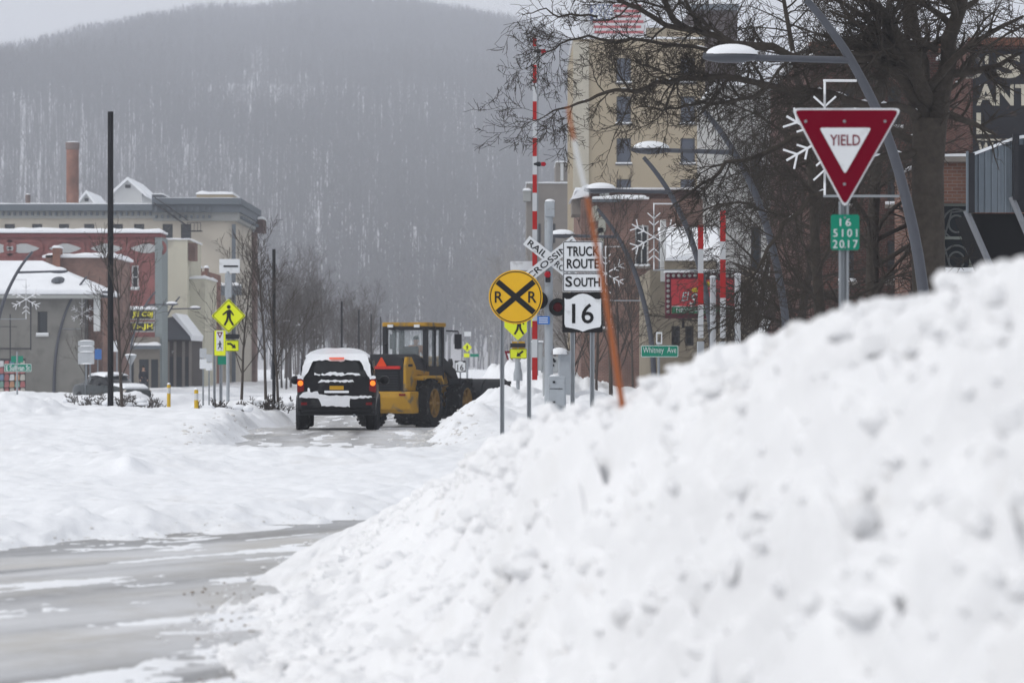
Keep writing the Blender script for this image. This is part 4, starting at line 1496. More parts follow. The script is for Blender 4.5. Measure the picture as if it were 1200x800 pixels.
def facade(mb, o, u, n, w, z0, z1, holes, reveal=0.16):
    """Wall plane with real openings. o origin, u unit along, n outward; holes (a0, a1, c0, c1)."""
    o, u, n = Vector(o), Vector(u), Vector(n)
    xs = sorted({0.0, w} | {min(max(h[0], 0), w) for h in holes} | {min(max(h[1], 0), w) for h in holes})
    zs = sorted({z0, z1} | {min(max(h[2], z0), z1) for h in holes} | {min(max(h[3], z0), z1) for h in holes})

    def P(a, c, d=0.0):
        p = o + u * a - n * d
        return (p.x, p.y, c)
    for i in range(len(xs) - 1):
        for j in range(len(zs) - 1):
            a, b, c, d = xs[i], xs[i + 1], zs[j], zs[j + 1]
            ma, mc = (a + b) / 2, (c + d) / 2
            if any(h[0] < ma < h[1] and h[2] < mc < h[3] for h in holes):
                continue
            mb.add([P(a, c), P(b, c), P(b, d), P(a, d)], [(0, 1, 2, 3)])
    for h in holes:
        a, b, c, d = h[0], h[1], h[2], h[3]
        for q in (((a, c), (b, c)), ((b, c), (b, d)), ((b, d), (a, d)), ((a, d), (a, c))):
            (p1, q1), (p2, q2) = q
            mb.add([P(p1, q1), P(p2, q2), P(p2, q2, reveal), P(p1, q1, reveal)], [(0, 1, 2, 3)])


def window(root, o, u, n, h, fm, gm, sill=None, mull=(1, 2), fw=0.07, snow=False, arch=None, wallm=None, reveal=0.16):
    o, u, n = Vector(o), Vector(u), Vector(n)
    a, b, c, d = h[:4]

    def B(mb, a0, a1, c0, c1, d0, d1):
        vs = []
        for dd in (d0, d1):
            for aa, cc in ((a0, c0), (a1, c0), (a1, c1), (a0, c1)):
                p = o + u * aa - n * dd
                vs.append((p.x, p.y, cc))
        mb.add(vs, [(0, 1, 2, 3), (7, 6, 5, 4), (0, 4, 5, 1), (1, 5, 6, 2), (2, 6, 7, 3), (3, 7, 4, 0)])
    f = MB()
    B(f, a, a + fw, c, d, reveal - .05, reveal + .02)
    B(f, b - fw, b, c, d, reveal - .05, reveal + .02)
    B(f, a + fw, b - fw, c, c + fw, reveal - .05, reveal + .02)
    B(f, a + fw, b - fw, d - fw, d, reveal - .05, reveal + .02)
    for i in range(1, mull[0]):
        m_ = a + (b - a) * i / mull[0]
        B(f, m_ - .025, m_ + .025, c + fw, d - fw, reveal - .04, reveal + .02)
    for j in range(1, mull[1]):
        m_ = c + (d - c) * j / mull[1]
        B(f, a + fw, b - fw, m_ - .03, m_ + .03, reveal - .045, reveal + .02)
    w_ = f.build('window', fm, root)
    g = MB()
    B(g, a, b, c, d, reveal + .022, reveal + .05)
    g.build('pane', gm, w_)
    if sill is not None:
        s_ = MB()
        B(s_, a - .08, b + .08, c - .1, c - .002, -.09, .1)
        s_.build('sill', sill, w_)
        if snow:
            s_ = MB()
            B(s_, a - .07, b + .07, c, c + .10, -.08, reveal - .055)
            s_.build('snow_cap', SNOW, w_, bevel=0.03)
    if arch and wallm:
        r_ = MB()
        n_ = 8
        for sgn in (0, 1):
            pts = []
            for i in range(n_ + 1):
                t = math.pi / 2 * i / n_
                aa = (b - a) / 2 * (1 - math.sin(t)) if sgn == 0 else (b - a) - (b - a) / 2 * (1 - math.sin(t))
                pts.append((a + aa, d - arch + arch * math.cos(math.pi / 2 - t)))
            corner = (a, d) if sgn == 0 else (b, d)
            poly = [corner] + pts
            vs = []
            for dd in (0.01, reveal - 0.055):
                for aa, cc in poly:
                    p = o + u * aa - n * dd
                    vs.append((p.x, p.y, cc))
            k = len(poly)
            r_.add(vs, [tuple(range(k)), tuple(range(2 * k - 1, k - 1, -1))] + [(i, (i + 1) % k, (i + 1) % k + k, i + k) for i in range(k)])
        r_.build('arch', wallm, w_)
    return w_


def snow_slab(x0, x1, y0, y1, z, h, parent, nx=24, ny=6, name='snow_cap', fz=None):
    """Lumpy snow lying on a flat or sloping top; fz(x, y) gives the roof under it."""
    b = MB()
    vs, fs = [], []
    sd = R.uniform(0, 50)
    for j in range(ny + 1):
        for i in range(nx + 1):
            x, y = x0 + (x1 - x0) * i / nx, y0 + (y1 - y0) * j / ny
            e = 1.0 if 0 < i < nx and 0 < j < ny else 0.45
            n = float(fbm(np.array([x * 0.7 + sd]), np.array([y * 0.7]), 3)[0])
            vs.append((x, y, (fz(x, y) if fz else z) + h * e * (1 + 0.35 * n)))
    m = len(vs)
    for j in range(ny + 1):
        for i in range(nx + 1):
            x, y = x0 + (x1 - x0) * i / nx, y0 + (y1 - y0) * j / ny
            vs.append((x, y, (fz(x, y) if fz else z) + 0.004))
    w = nx + 1
    for j in range(ny):
        for i in range(nx):
            a = j * w + i
            fs += [(a, a + 1, a + w + 1, a + w), (a + m, a + w + m, a + w + 1 + m, a + 1 + m)]
    for i in range(nx):
        fs += [(i, i + m, i + 1 + m, i + 1), (ny * w + i, ny * w + i + 1, ny * w + i + 1 + m, ny * w + i + m)]
    for j in range(ny):
        a, b_ = j * w, j * w + nx
        fs += [(a, a + w, a + w + m, a + m), (b_, b_ + m, b_ + w + m, b_ + w)]
    b.add(vs, fs)
    return b.build(name, SNOW, parent, smooth=True, angle=0.9)


def shell(B, h, holes, wallm, side_holes=(), left_holes=(), name='wall', roofm=None):
    """Front wall with openings, right side with openings, left, back and top."""
    mb = MB()
    facade(mb, (0, 0, 0), (1, 0, 0), (0, -1, 0), B.w, 0, h, holes)
    facade(mb, (B.w, 0, 0), (0, 1, 0), (1, 0, 0), B.depth, 0, h, list(side_holes))
    facade(mb, (0, 0, 0), (0, 1, 0), (-1, 0, 0), B.depth, 0, h, list(left_holes))
    d = B.depth
    mb.add([(0, d, 0), (B.w, d, 0), (B.w, d, h), (0, d, h)], [(0, 1, 2, 3)])
    mb.add([(0, 0, h), (B.w, 0, h), (B.w, d, h), (0, d, h)], [(0, 1, 2, 3)])
    return mb.build(name, wallm, B.root)


def fr_windows(B, holes, fm=FRAMEW, gm=GLASS, sill=None, **k):
    for h in holes:
        window(B.root, (0, 0, 0), (1, 0, 0), (0, -1, 0), h, fm, gm, sill, **k)


STUCCO = mat('grey_stucco', (0.20, 0.195, 0.18), 0.95, var=0.18, dirt=((0.15, 0.145, 0.135), .55, .9), scale=1.2, bump=0.3, bscale=8)
BRICKR = brick_mat('red_painted_brick', (0.25, 0.085, 0.078), (0.21, 0.07, 0.065), (0.24, 0.13, 0.12))
BRICKB = brick_mat('brown_brick', (0.20, 0.105, 0.08), (0.15, 0.08, 0.062), (0.22, 0.18, 0.16))
BRICKD = brick_mat('dark_red_brick', (0.105, 0.045, 0.035), (0.075, 0.034, 0.028), (0.11, 0.09, 0.083))
BRICKC = brick_mat('chimney_brick', (0.27, 0.115, 0.075), (0.21, 0.085, 0.06), (0.22, 0.17, 0.14))
CREAM = mat('cream_painted_wall', (0.55, 0.53, 0.43), 0.9, var=0.12, dirt=((0.42, 0.40, 0.33), .58, .8), scale=0.6)
BEIGE = mat('beige_wall', (0.50, 0.46, 0.39), 0.9, var=0.14, dirt=((0.40, 0.365, 0.31), .58, .5), scale=0.4)
TAN = mat('tan_stone_wall', (0.34, 0.285, 0.20), 0.92, var=0.13, scale=0.5, bump=0.3, bscale=5)
STONE = mat('grey_stone_wall', (0.22, 0.20, 0.18), 0.92, var=0.2, scale=1.0)
CORN = mat('slate_grey_cornice', (0.13, 0.15, 0.17), 0.8)
CORNL = mat('pale_cornice', (0.33, 0.34, 0.33), 0.85)
SLATE = mat('grey_roof_metal', (0.10, 0.11, 0.125), 0.7, var=0.2)
PLANE = mat('white_clapboard', (0.55, 0.56, 0.56), 0.85, var=0.06)
PANELG = mat('pale_grey_infill', (0.42, 0.43, 0.43), 0.85)

# --- grey stucco house with a snowy hip roof
B = Bld('stucco_house', -70, 99, 150, 6, 'low grey stucco house with snowy hip roof and one narrow dark window')
eave = B.z(346)
wn_ = [(B.x(44), B.x(55.5), B.z(392), B.z(365))]
shell(B, eave, wn_, STUCCO)
fr_windows(B, wn_, FRAMED, GLASS, FRAMEW, mull=(1, 1), fw=0.05, snow=True)
rf = MB()
ov = 0.5
ap = B.z(306)
xr0, xr1 = B.x(-20), B.x(38)
rf.add([(-ov, -ov, eave + .02), (B.w + ov + .4, -ov, eave + .02), (B.w + ov + .4, 6 + ov, eave + .02), (-ov, 6 + ov, eave + .02), (xr0, 3, ap - .15), (xr1, 3, ap - .15)],
       [(0, 1, 5, 4), (1, 2, 5), (2, 3, 4, 5), (3, 0, 4), (3, 2, 1, 0)])
rf_ = rf.build('roof', SLATE, B.root)
sn = MB()
k_ = .26
sn.add([(-ov - .05, -ov - .05, eave + .04), (B.w + ov + .45, -ov - .05, eave + .04), (B.w + ov + .45, 6 + ov, eave + .04), (-ov, 6 + ov, eave + .04),
        (-ov - .05, -ov - .05, eave + .04 + k_), (B.w + ov + .45, -ov - .05, eave + .04 + k_), (B.w + ov + .45, 6 + ov, eave + .04 + k_), (-ov, 6 + ov, eave + .04 + k_), (xr0, 3, ap + .15), (xr1, 3, ap + .15)],
       [(4, 5, 9, 8), (5, 6, 9), (6, 7, 8, 9), (7, 4, 8), (0, 1, 5, 4), (1, 2, 6, 5), (2, 3, 7, 6), (3, 0, 4, 7), (3, 2, 1, 0)])
sn.build('snow_cap', SNOW, rf_, bevel=0.08)
MB().box(-ov - .02, B.w + ov + .42, -ov - .02, -ov + .1, eave - .18, eave + .015).build('fascia', CORNL, B.root)
MB().ball((B.x(66), 1.2, B.z(331)), B.m(11), 1.2, 0.35, 14, 5, 0).build('roof_vent', SLATE, rf_, smooth=True)
for px, a, b_ in ((36, 410, 350), (100, 452, 350), (12, 420, 368)):
    MB().box(B.x(px) - .03, B.x(px) + .03, -0.012, -0.002, B.z(a), B.z(b_)).build('panel_seam', FRAMED, B.root)
MB().box(B.x(-5), B.x(20), -0.012, -0.002, B.z(383), B.z(382.3)).build('panel_seam', FRAMED, B.root)
MB().box(B.x(0), B.x(36), -0.03, -0.004, B.z(409), B.z(407.6)).build('trim_band', FRAMED, B.root)
MB().box(B.w + .05, B.w + .8, 1.0, 1.4, 0, eave - .2).build('side_pier', BRICKB, B.root)
MB().box(B.x(110), B.x(117), -0.1, 0.2, B.z(388), B.z(350)).build('downpipe_box', PLANE, B.root)
# painted panels beside the house
PNT = [(0.32, 0.12, 0.12), (0.16, 0.22, 0.32), (0.16, 0.27, 0.23), (0.42, 0.40, 0.36), (0.36, 0.20, 0.12), (0.5, 0.51, 0.52)]
r_ = empty('painted_mural', (X(-20, 147), 147, -0.9), 'colourful painted mural board against the grey stucco house', 'mural')
s_ = 147 / F
for i in range(8):
    for j in range(5):
        w_, h_ = 6.2 * s_, 8.0 * s_
        x0 = i * w_
        z0 = Z(462, 147) + .9 + j * h_
        MB().prism(round_poly([(x0, z0), (x0 + w_ * .97, z0 + .03), (x0 + w_ * .9, z0 + h_ * .95), (x0 + .05, z0 + h_ * .9)], .06), -0.05, 0.05).build('panel', mat('mural_paint_%d' % ((i * 3 + j * 2 + i * j) % 6), PNT[(i * 3 + j * 2 + i * j) % 6], 0.7, var=0.5, scale=3), r_)
MB().box(0, 8 * 6.2 * s_, 0.055, 0.12, 0, Z(420, 147) + .9).build('backboard', FRAMED, r_)

# --- brown brick house with squat chimney
B = Bld('brick_house', 54, 131, 166, 8, 'low brown brick house with snowy top and one squat orange chimney')
wn_ = [(B.x(84), B.x(91), B.z(345), B.z(330))]
shell(B, B.z(302), wn_, BRICKB)
fr_windows(B, wn_, FRAMEW, GLASS, FRAMEW)
snow_slab(-.2, B.w + .2, -.2, 8, B.z(302), .3, B.root)
c_ = MB().box(B.x(63), B.x(71.5), -.45, .6, B.z(345), B.z(291)).build('chimney', BRICKC, B.root)
snow_slab(B.x(62.5), B.x(72), -.5, .65, B.z(291), .16, c_, 6, 4)
MB().box(B.x(54), B.x(62.5), -.2, 2, B.z(330), B.z(299)).build('side_block', BRICKB, B.root)

# --- red painted brick building with the letter board
B = Bld('brick_building', -60, 188, 188, 3, 'long red painted brick building with five blind lunette panels under a snowy parapet')
wn_ = [(B.x(154), B.x(162.5), B.z(338), B.z(311)), (B.x(120), B.x(128), B.z(338), B.z(311)), (B.x(150), B.x(157), B.z(452), B.z(424)), (B.x(165), B.x(174), B.z(450), B.z(421))]
hh = B.z(273)
shell(B, hh, wn_, BRICKR)
fr_windows(B, wn_[:2], FRAMEW, GLASS, FRAMEW, mull=(1, 2), fw=.1, snow=True)
fr_windows(B, wn_[2:], FRAMED, GLASS, None, mull=(1, 1), fw=.08)
MB().box(-.1, B.w + .1, -.18, -.003, hh - .28, hh - .05).build('cornice', mat('dark_red_cornice', (0.16, 0.05, 0.05), 0.8), B.root)
snow_slab(-.2, B.w + .15, -.25, 2.9, hh, .32, B.root, 40, 4)
for cx in (-4, 27.5, 76.5, 125, 172):
    x0, x1 = B.x(cx - 19), B.x(cx + 19)
    za, zb_ = B.z(296.5), B.z(285.5)
    MB().prism([(x0, (za + zb_) / 2), (x0 + .3, za + .15), (x0 + .8, za), (x1 - .8, za), (x1 - .3, za + .15), (x1, (za + zb_) / 2), (x1 - .25, zb_ - .2), (x1 - .9, zb_), (x0 + .9, zb_), (x0 + .25, zb_ - .2)], -.03, -.002).build('lunette_panel', PANELG, B.root)
    MB().ring(rect(x0 - .25, x1 + .25, za - .2, zb_ + .25, .5), rect(x0 - .05, x1 + .05, za - .05, zb_ + .1, .4), -.07, -.002).build('lunette_surround', BRICKR, B.root)
MB().box(B.x(148), B.w - .02, -.35, -.004, 0, B.z(395)).build('shopfront', mat('grey_tan_shopfront', (0.22, 0.20, 0.17), 0.85, var=0.15), B.root)
for a, b_ in ((151, 157.5), (164, 175), (178, 186)):
    MB().box(B.x(a), B.x(b_), -.38, -.352, .1, B.z(421)).build('shop_window', GLASS, B.root)
MB().box(B.x(146), B.x(189), -.9, -.352, B.z(409), B.z(405)).build('canopy', CORN, B.root)
snow_slab(B.x(146), B.x(189), -.95, -.3, B.z(405), .2, B.root, 12, 3)
MB().box(B.w - .35, B.w + .12, -.12, 3.05, 0, B.z(278)).build('corner_pilaster', mat('grey_green_pilaster', (0.22, 0.25, 0.25), 0.8), B.root)
# amber letter board hangs on it
AMB = mat('amber_led', (0.45, 0.42, 0.03), 0.5, emit=((0.65, 0.60, 0.05), 0.45))
r_ = empty('letter_board', (X(148, 182), 182, Z(391, 182)), 'two-row dark board with amber letters under a strip of snow', 'sign')
s_ = 182 / F
for k, (a, b_, w_) in enumerate(((374.8, 362.5, 'JE C0J'), (389, 377, 'E:-.JH'))):
    bd = MB().box(0, 33.5 * s_, 0, .3, (391 - a) * s_, (391 - b_) * s_).build('board', DARK, r_)
    MB().ring(rect(0, 33.5 * s_, (391 - a) * s_, (391 - b_) * s_), rect(.09, 33.5 * s_ - .09, (391 - a) * s_ + .08, (391 - b_) * s_ - .08), -.05, -.002).build('board_frame', CORNL, bd)
    text(w_, 19 * s_, (391 - (a + b_) / 2) * s_, 24 * s_, 7.5 * s_, -.01, AMB, bd, 0.03)
snow_slab(-.1, 33.5 * s_ + .1, -.1, .4, (391 - 362.5) * s_, .2, r_, 12, 3)

# --- cream narrow building
B = Bld('cream_building', 189, 219.5, 203, 9, 'narrow cream painted building stepping down beside the red brick one')
sh = [(1.2, 2.6, B.z(340), B.z(325)), (4.2, 5.6, B.z(340), B.z(325))]
shell(B, B.z(281), [], CREAM, sh)
for h in sh:
    window(B.root, (B.w, 0, 0), (0, 1, 0), (1, 0, 0), h, FRAMED, GLASS, None)
snow_slab(-.1, B.w + .1, -.1, 9, B.z(281), .22, B.root, 10, 4)
MB().box(B.w - .02, B.w + 1.1, 1.5, 9.5, 0, B.z(326)).build('side_bay', CREAM, B.root)
snow_slab(B.w - .02, B.w + 1.2, 1.4, 9.5, B.z(326), .25, B.root, 5, 6)
MB().box(B.w + .01, B.w + .5, .4, 2.2, B.z(305), B.z(284)).build('hatch', BRICKB, B.root)
B = Bld('brick_pier_building', 230, 243, 216, 10, 'slim brick building with two snow-capped chimney pots')
shell(B, B.z(318), [], BRICKC)
for a in (231, 239):
    c_ = MB().box(B.x(a), B.x(a + 3.6), .3, 1.2, B.z(318), B.z(314)).build('chimney', BRICKC, B.root)
    snow_slab(B.x(a) - .05, B.x(a + 3.6) + .05, .2, 1.3, B.z(314), .2, c_, 4, 3)
# shops at street level
B = Bld('gabled_shop', 186, 222, 193, 8, 'dark timber shop with snowy lean-to gable below the cream wall', 'shop')
shell(B, B.z(398), [], mat('dark_brown_shopfront', (0.07, 0.06, 0.055), 0.85, var=0.2))
MB().prism([(B.x(192), B.z(398)), (B.x(225), B.z(398)), (B.x(224), B.z(392)), (B.x(204), B.z(371)), (B.x(198), B.z(372))], -.5, 6).build('gable', SLATE, B.root)
sl = MB()
sl.prism([(B.x(225.5), B.z(399)), (B.x(227), B.z(393)), (B.x(207), B.z(367)), (B.x(202), B.z(369)), (B.x(205), B.z(372)), (B.x(224), B.z(394))], -.7, 6.2)
sl.build('snow_cap', SNOW, B.root)
for a, b_ in ((189, 195), (197, 203), (206, 213), (215, 221)):
    MB().box(B.x(a), B.x(b_), -.05, -.003, .2, B.z(418)).build('shop_window', GLASS, B.root)
    MB().box(B.x(b_) + .03, B.x(b_) + .22, -.08, -.003, 0, B.z(400)).build('pilaster', STONE, B.root)
text('M  PV', B.x(201), B.z(412.5), B.m(11), B.m(4), -.06, CORNL, B.root, .02)
B = Bld('shop', 214, 246, 225, 9, 'far shop under a dark green canopy heaped with snow', 'shop')
shell(B, B.z(360), [], STONE)
MB().prism_x([(-1.6, B.z(398)), (0, B.z(398)), (0, B.z(384)), (-.3, B.z(384)), (-1.6, B.z(392))], B.x(219), B.x(240)).build('canopy', mat('dark_green_canvas', (0.035, 0.06, 0.06), 0.85), B.root)
snow_slab(B.x(218.5), B.x(240.5), -1.7, 0, 0, .35, B.root, 10, 4, fz=lambda x, y: B.z(392) + (B.z(384) - B.z(392)) * min(1, (y + 1.7) / 1.4))
for a, b_ in ((219, 226), (228, 234), (236, 243)):
    MB().box(B.x(a), B.x(b_), -.06, -.003, .2, B.z(402)).build('shop_window', GLASS, B.root)

# --- long beige building with heavy cornice
B = Bld('beige_building', -60, 275, 235, 17, 'long beige commercial building with slate cornice, arched windows and a brick street corner')
h0, h1 = B.z(250), B.z(240)
wn_ = [(B.x(c - 6), B.x(c + 6), B.z(285), B.z(262.5)) for c in (-21, 11.5, 43.5, 75, 104.5, 138, 163, 196.5, 218)]
sh = [(2.5 + i * 3.6, 3.9 + i * 3.6, B.z(a), B.z(a - 22)) for i in range(4) for a in (302, 345)]
shell(B, h1, wn_, BEIGE, sh)
fr_windows(B, wn_, FRAMED, GLASS, None, mull=(1, 2), fw=.08, arch=.45, wallm=BEIGE)
for h in sh:
    window(B.root, (B.w, 0, 0), (0, 1, 0), (1, 0, 0), h, FRAMED, GLASS, None)
xs_ = B.x(180)
MB().box(-.3, xs_, -.9, -.003, B.z(247.5), B.z(240)).build('cornice', CORN, B.root)
MB().box(-.3, xs_, -.35, -.003, B.z(256), B.z(247.6)).build('frieze', CORNL, B.root)
hi = B.z(233)
MB().box(xs_, B.w + .6, -1.1, 18, B.z(240.2), hi).build('cornice', CORN, B.root)
MB().box(xs_, B.w + .5, -.8, 17.8, B.z(249), B.z(240.3)).build('cornice', CORN, B.root)
MB().box(xs_, B.w + .35, -.35, 17.4, B.z(259), B.z(249.1)).build('frieze', CORNL, B.root)
db = MB()
for i in range(44):
    a = -52 + i * 6.9
    if a < 176:
        db.box(B.x(a), B.x(a + 2.6), -.6, -.352, B.z(253), B.z(248.5))
    elif a < 272:
        db.box(B.x(a), B.x(a + 2.6), -.6, -.352, B.z(256), B.z(252.5))
        db.box(B.x(a + 1), B.x(a + 3.6), -1.0, -.802, B.z(247), B.z(243.5))
for i in range(8):
    db.box(B.w + .352, B.w + .62, 1 + i * 2, 1.8 + i * 2, B.z(256), B.z(252.5))
tag(db.build('dentils', CORN, B.root), kind='stuff')
snow_slab(-.2, xs_, -.9, 20, B.z(240), .2, B.root, 40, 4)
snow_slab(xs_ + .1, B.w + .5, -1.0, 17.9, hi, .12, B.root, 20, 6)
MB().box(B.w - .05, B.w + .35, 15.4, 17.3, 0, B.z(262)).build('brick_corner', BRICKB, B.root)
MB().box(B.w + .2, B.w + 1.0, 15.5, 18.6, B.z(262), B.z(246)).build('corner_bracket', BRICKD, B.root)
snow_slab(B.w + .2, B.w + 1.05, 15.4, 18.6, B.z(246), .3, B.root, 4, 4)
b_ = MB().box(B.x(224), B.x(267), 4, 10, hi, B.z(224.5)).build('roof_box', TAN, B.root)
snow_slab(B.x(223.5), B.x(267.5), 3.9, 10, B.z(224.5), .3, b_, 14, 4)
MB().box(B.x(272), B.x(276.3), -.3, -.004, 0, B.z(263)).build('drain_shaft', CORN, B.root)
MB().box(B.x(243), B.x(283), -.6, -.005, B.z(346), B.z(335)).build('ledge', CORN, B.root)
snow_slab(B.x(243), B.x(283), -.65, 0, B.z(335), .25, B.root, 10, 3)
# fire escape down from the roof
fe = MB()
for k in (0, 1):
    fe.tube([(B.x(183), -.9 - k * .7, B.z(239)), (B.x(222), -.9 - k * .7, B.z(266))], .06, 6)
    fe.tube([(B.x(183), -.9 - k * .7, B.z(232)), (B.x(222), -.9 - k * .7, B.z(259))], .04, 6)
for i in range(14):
    t = i / 13
    fe.box(B.x(183 + 39 * t), B.x(184.6 + 39 * t), -1.6, -.9, B.z(239 + 27 * t) - .03, B.z(239 + 27 * t))
fe.build('fire_stair', DARK, B.root)
fl = MB()
fl.box(B.x(222), B.x(238), -1.7, -.36, B.z(272), B.z(271))
for a in (222, 226, 230, 234, 237.5):
    fl.box(B.x(a), B.x(a + .5), -1.7, -1.66, B.z(271), B.z(262))
fl.box(B.x(222), B.x(238), -1.7, -1.66, B.z(262.6), B.z(262))
fl.box(B.x(225), B.x(225.7), -1.6, -1.5, B.z(280), B.z(272))
fl.build('fire_landing', DARK, B.root)

# --- chimneys and gables behind
def stack(px0, px1, top, D, label, m):
    s_ = D / F
    r_ = empty('chimney_stack', (X((px0 + px1) / 2, D), D, -.9), label, 'chimney')
    w = (px1 - px0) * s_ / 2
    h = Z(top, D) + .9
    b = MB()
    n = 12
    b.lathe([(w * 1.06, 0), (w * .97, h - .9)], (0, 0, 0), 20)
    b.build('shaft', m, r_, smooth=True)
    MB().lathe([(w * .97, h - .9), (w * 1.09, h - .8), (w * 1.09, h - .25), (w * .8, h - .25), (w * .8, h - 1.2)], (0, 0, 0), 20).build('cap', mat('sooty_cap', (0.17, 0.13, 0.12), 0.9), r_)
    MB().ball((0, 0, h - .26), w * 1.0, w * 1.0, .12, 16, 4, 0).build('snow_cap', SNOW, r_, smooth=True)


stack(77.5, 92.5, 164, 258, 'tall round brick chimney stack rising behind the beige building', BRICKC)
stack(30, 35.5, 225, 262, 'short dark brick chimney stack at far left roofline', BRICKB)


def gable_house(px0, px1, apex, eave, D, depth, label, wallm):
    B = Bld('gabled_house', px0, px1, D, depth, label, 'house')
    ze, za = B.z(eave), B.z(apex)
    m_ = B.w / 2
    MB().prism([(0, 0), (B.w, 0), (B.w, ze), (m_, za), (0, ze)], 0, depth).build('wall', wallm, B.root)
    k = .35
    dv = Vector((m_, za - ze)).normalized()
    for s_ in (-1, 1):
        e = (m_ + s_ * (m_ + .5), ze - .5 * (za - ze) / m_)
        pts = [(m_, za + .02), (m_, za + k), (e[0], e[1] + k), (e[0], e[1] + .02)]
        MB().prism(pts if s_ < 0 else pts[::-1], -.5, depth + .5).build('roof_snow', SNOW, B.root)
    MB().box(m_ - B.w * .1, m_ + B.w * .1, -.06, -.003, (ze + za) / 2 - .15, (ze + za) / 2 + .2).build('vent', FRAMED, B.root)
    return B


gable_house(134, 166, 211.5, 226, 300, 12, 'white gabled house peeking over the beige roof beside the black pole', PLANE)
gable_house(90, 113, 227, 242, 305, 10, 'small pale roof peak just right of the tall chimney stack', PLANE)
B = Bld('roof_hut', 178, 190, 275, 6, 'small dark rooftop hut with railing behind the beige cornice', 'hut')
MB().box(0, B.w, 0, 5, 0, B.z(228)).build('wall', SLATE, B.root)
snow_slab(-.1, B.w + .1, -.1, 5, B.z(228), .2, B.root, 6, 3)

# ------------------------------------------------------------------ right side buildings
# --- tall tan building with the flag board
B = Bld('tan_tower', 672, 826, 205, 22, 'tall tan masonry building with a flag painted board on its roof')
hh = B.z(46)
wn_ = []
for cx in (731, 806):
    for a, b_ in ((97, 68), (145, 113), (192, 162), (240, 210)):
        wn_.append((B.x(cx - 8.5), B.x(cx + 8.5), B.z(a), B.z(b_)))
shell(B, hh, wn_, TAN)
fr_windows(B, wn_, FRAMED, mat('blue_grey_shade', (0.075, 0.085, 0.11), 0.4, var=0.3, scale=.5), FRAMED, mull=(1, 1), fw=.08, snow=True)
MB().box(-.02, B.x(690), -.12, -.003, 0, hh - .2).build('corner_strip', mat('pale_tan_strip', (0.42, 0.39, 0.32), 0.9), B.root)
MB().box(B.x(758), B.w, 2, 20, hh, B.z(29)).build('penthouse', TAN, B.root)
snow_slab(-.1, B.w, -.1, 21, hh, .3, B.root, 30, 4)
snow_slab(B.x(757), B.w, 1.9, 20, B.z(29), .3, B.root, 20, 4)
fb = MB().box(B.x(681), B.x(757.8), 1.0, 1.5, hh, B.z(3)).build('flag_board', mat('weathered_white_board', (0.55, 0.56, 0.58), 0.8, var=.1), B.root)
FR_, FB_ = mat('faded_red_stripe', (0.42, 0.12, 0.13), 0.8, var=.15), mat('faded_blue_field', (0.12, 0.15, 0.28), 0.8, var=.15)
for i in range(6):
    t = 3.5 + i * 6.2
    x0 = 719 if t < 22 else 692
    MB().box(B.x(x0 + i), B.x(752 + (i % 2) * 3), .985, .998, B.z(t + 3.1), B.z(t)).build('stripe', FR_, fb)
MB().box(B.x(692), B.x(718), .98, .998, B.z(22), B.z(3.6)).build('star_field', FB_, fb)
st = MB()
for r in range(4):
    for c in range(5):
        x_, z_ = B.x(695.5 + c * 4.8 + (r % 2) * 2), B.z(6.5 + r * 4.2)
        pts = [(x_ + (.1 if i % 2 else .06 * .1 / .1 + .11) * 0.9 * math.sin(i * math.pi / 5), z_ + (.1 if i % 2 else .2) * math.cos(i * math.pi / 5)) for i in range(10)]
        st.prism(pts[::-1], .965, .9795)
st.build('stars', WHITEP, fb)
# --- grey stone building
B = Bld('stone_building', 617, 674, 262, 14, 'grey stone building with taller roof block, left of the tan tower')
shell(B, B.z(215), [(B.x(628), B.x(634), B.z(285), B.z(262)), (B.x(645), B.x(651), B.z(285), B.z(262))], STONE)
fr_windows(B, [(B.x(628), B.x(634), B.z(285), B.z(262)), (B.x(645), B.x(651), B.z(285), B.z(262))], FRAMED, GLASS, STONE)
t_ = MB().box(B.x(651.5), B.x(671), 1, 9, B.z(215), B.z(189.5)).build('roof_block', STONE, B.root)
snow_slab(B.x(651), B.x(671.5), .9, 9, B.z(189.5), .25, t_, 8, 4)
MB().box(B.x(657), B.x(660.5), .8, .99, B.z(211), B.z(191)).build('white_strip', PLANE, t_)
snow_slab(-.1, B.w, -.1, 13.9, B.z(215), .3, B.root, 14, 4)
MB().box(B.x(613), B.x(622), -.5, 1, B.z(236), B.z(224)).build('cornice', CORNL, B.root)
snow_slab(B.x(612.6), B.x(622.4), -.6, 1, B.z(224), .25, B.root, 6, 3)
# --- brown brick building with snowy parapets
B = Bld('brown_brick_building', 681, 828, 132, 16, 'brown brick building with snowy parapets and one tall grey window')
wn_ = [(B.x(744), B.x(760), B.z(312), B.z(264)), (B.x(705), B.x(716), B.z(385), B.z(350))]
shell(B, B.z(233), wn_, BRICKB, left_holes=())
fr_windows(B, wn_, FRAMEW, GLASS, STONE, mull=(2, 2), snow=True)
snow_slab(B.x(694), B.x(760), -.5, 3, B.z(234), .22, B.root, 20, 4)
MB().box(B.x(690), B.x(829), 3, 15, B.z(233), B.z(218)).build('upper_block', BRICKD, B.root)
snow_slab(B.x(676), B.x(722), 2.8, 15, B.z(218), .25, B.root, 14, 4)
snow_slab(B.x(722.2), B.x(829), 2.8, 15, B.z(218), .22, B.root, 20, 4)
MB().box(B.x(705), B.x(716), 2.4, 3.4, B.z(232), B.z(222)).build('roof_hatch', CORNL, B.root)
MB().box(B.x(694), B.x(727), -.45, -.004, B.z(237), B.z(234.2)).build('parapet_ledge', CORN, B.root)
MB().box(B.x(671), B.x(690), 1, 4, B.z(250), B.z(232)).build('side_eave', STONE, B.root)
sl = MB()
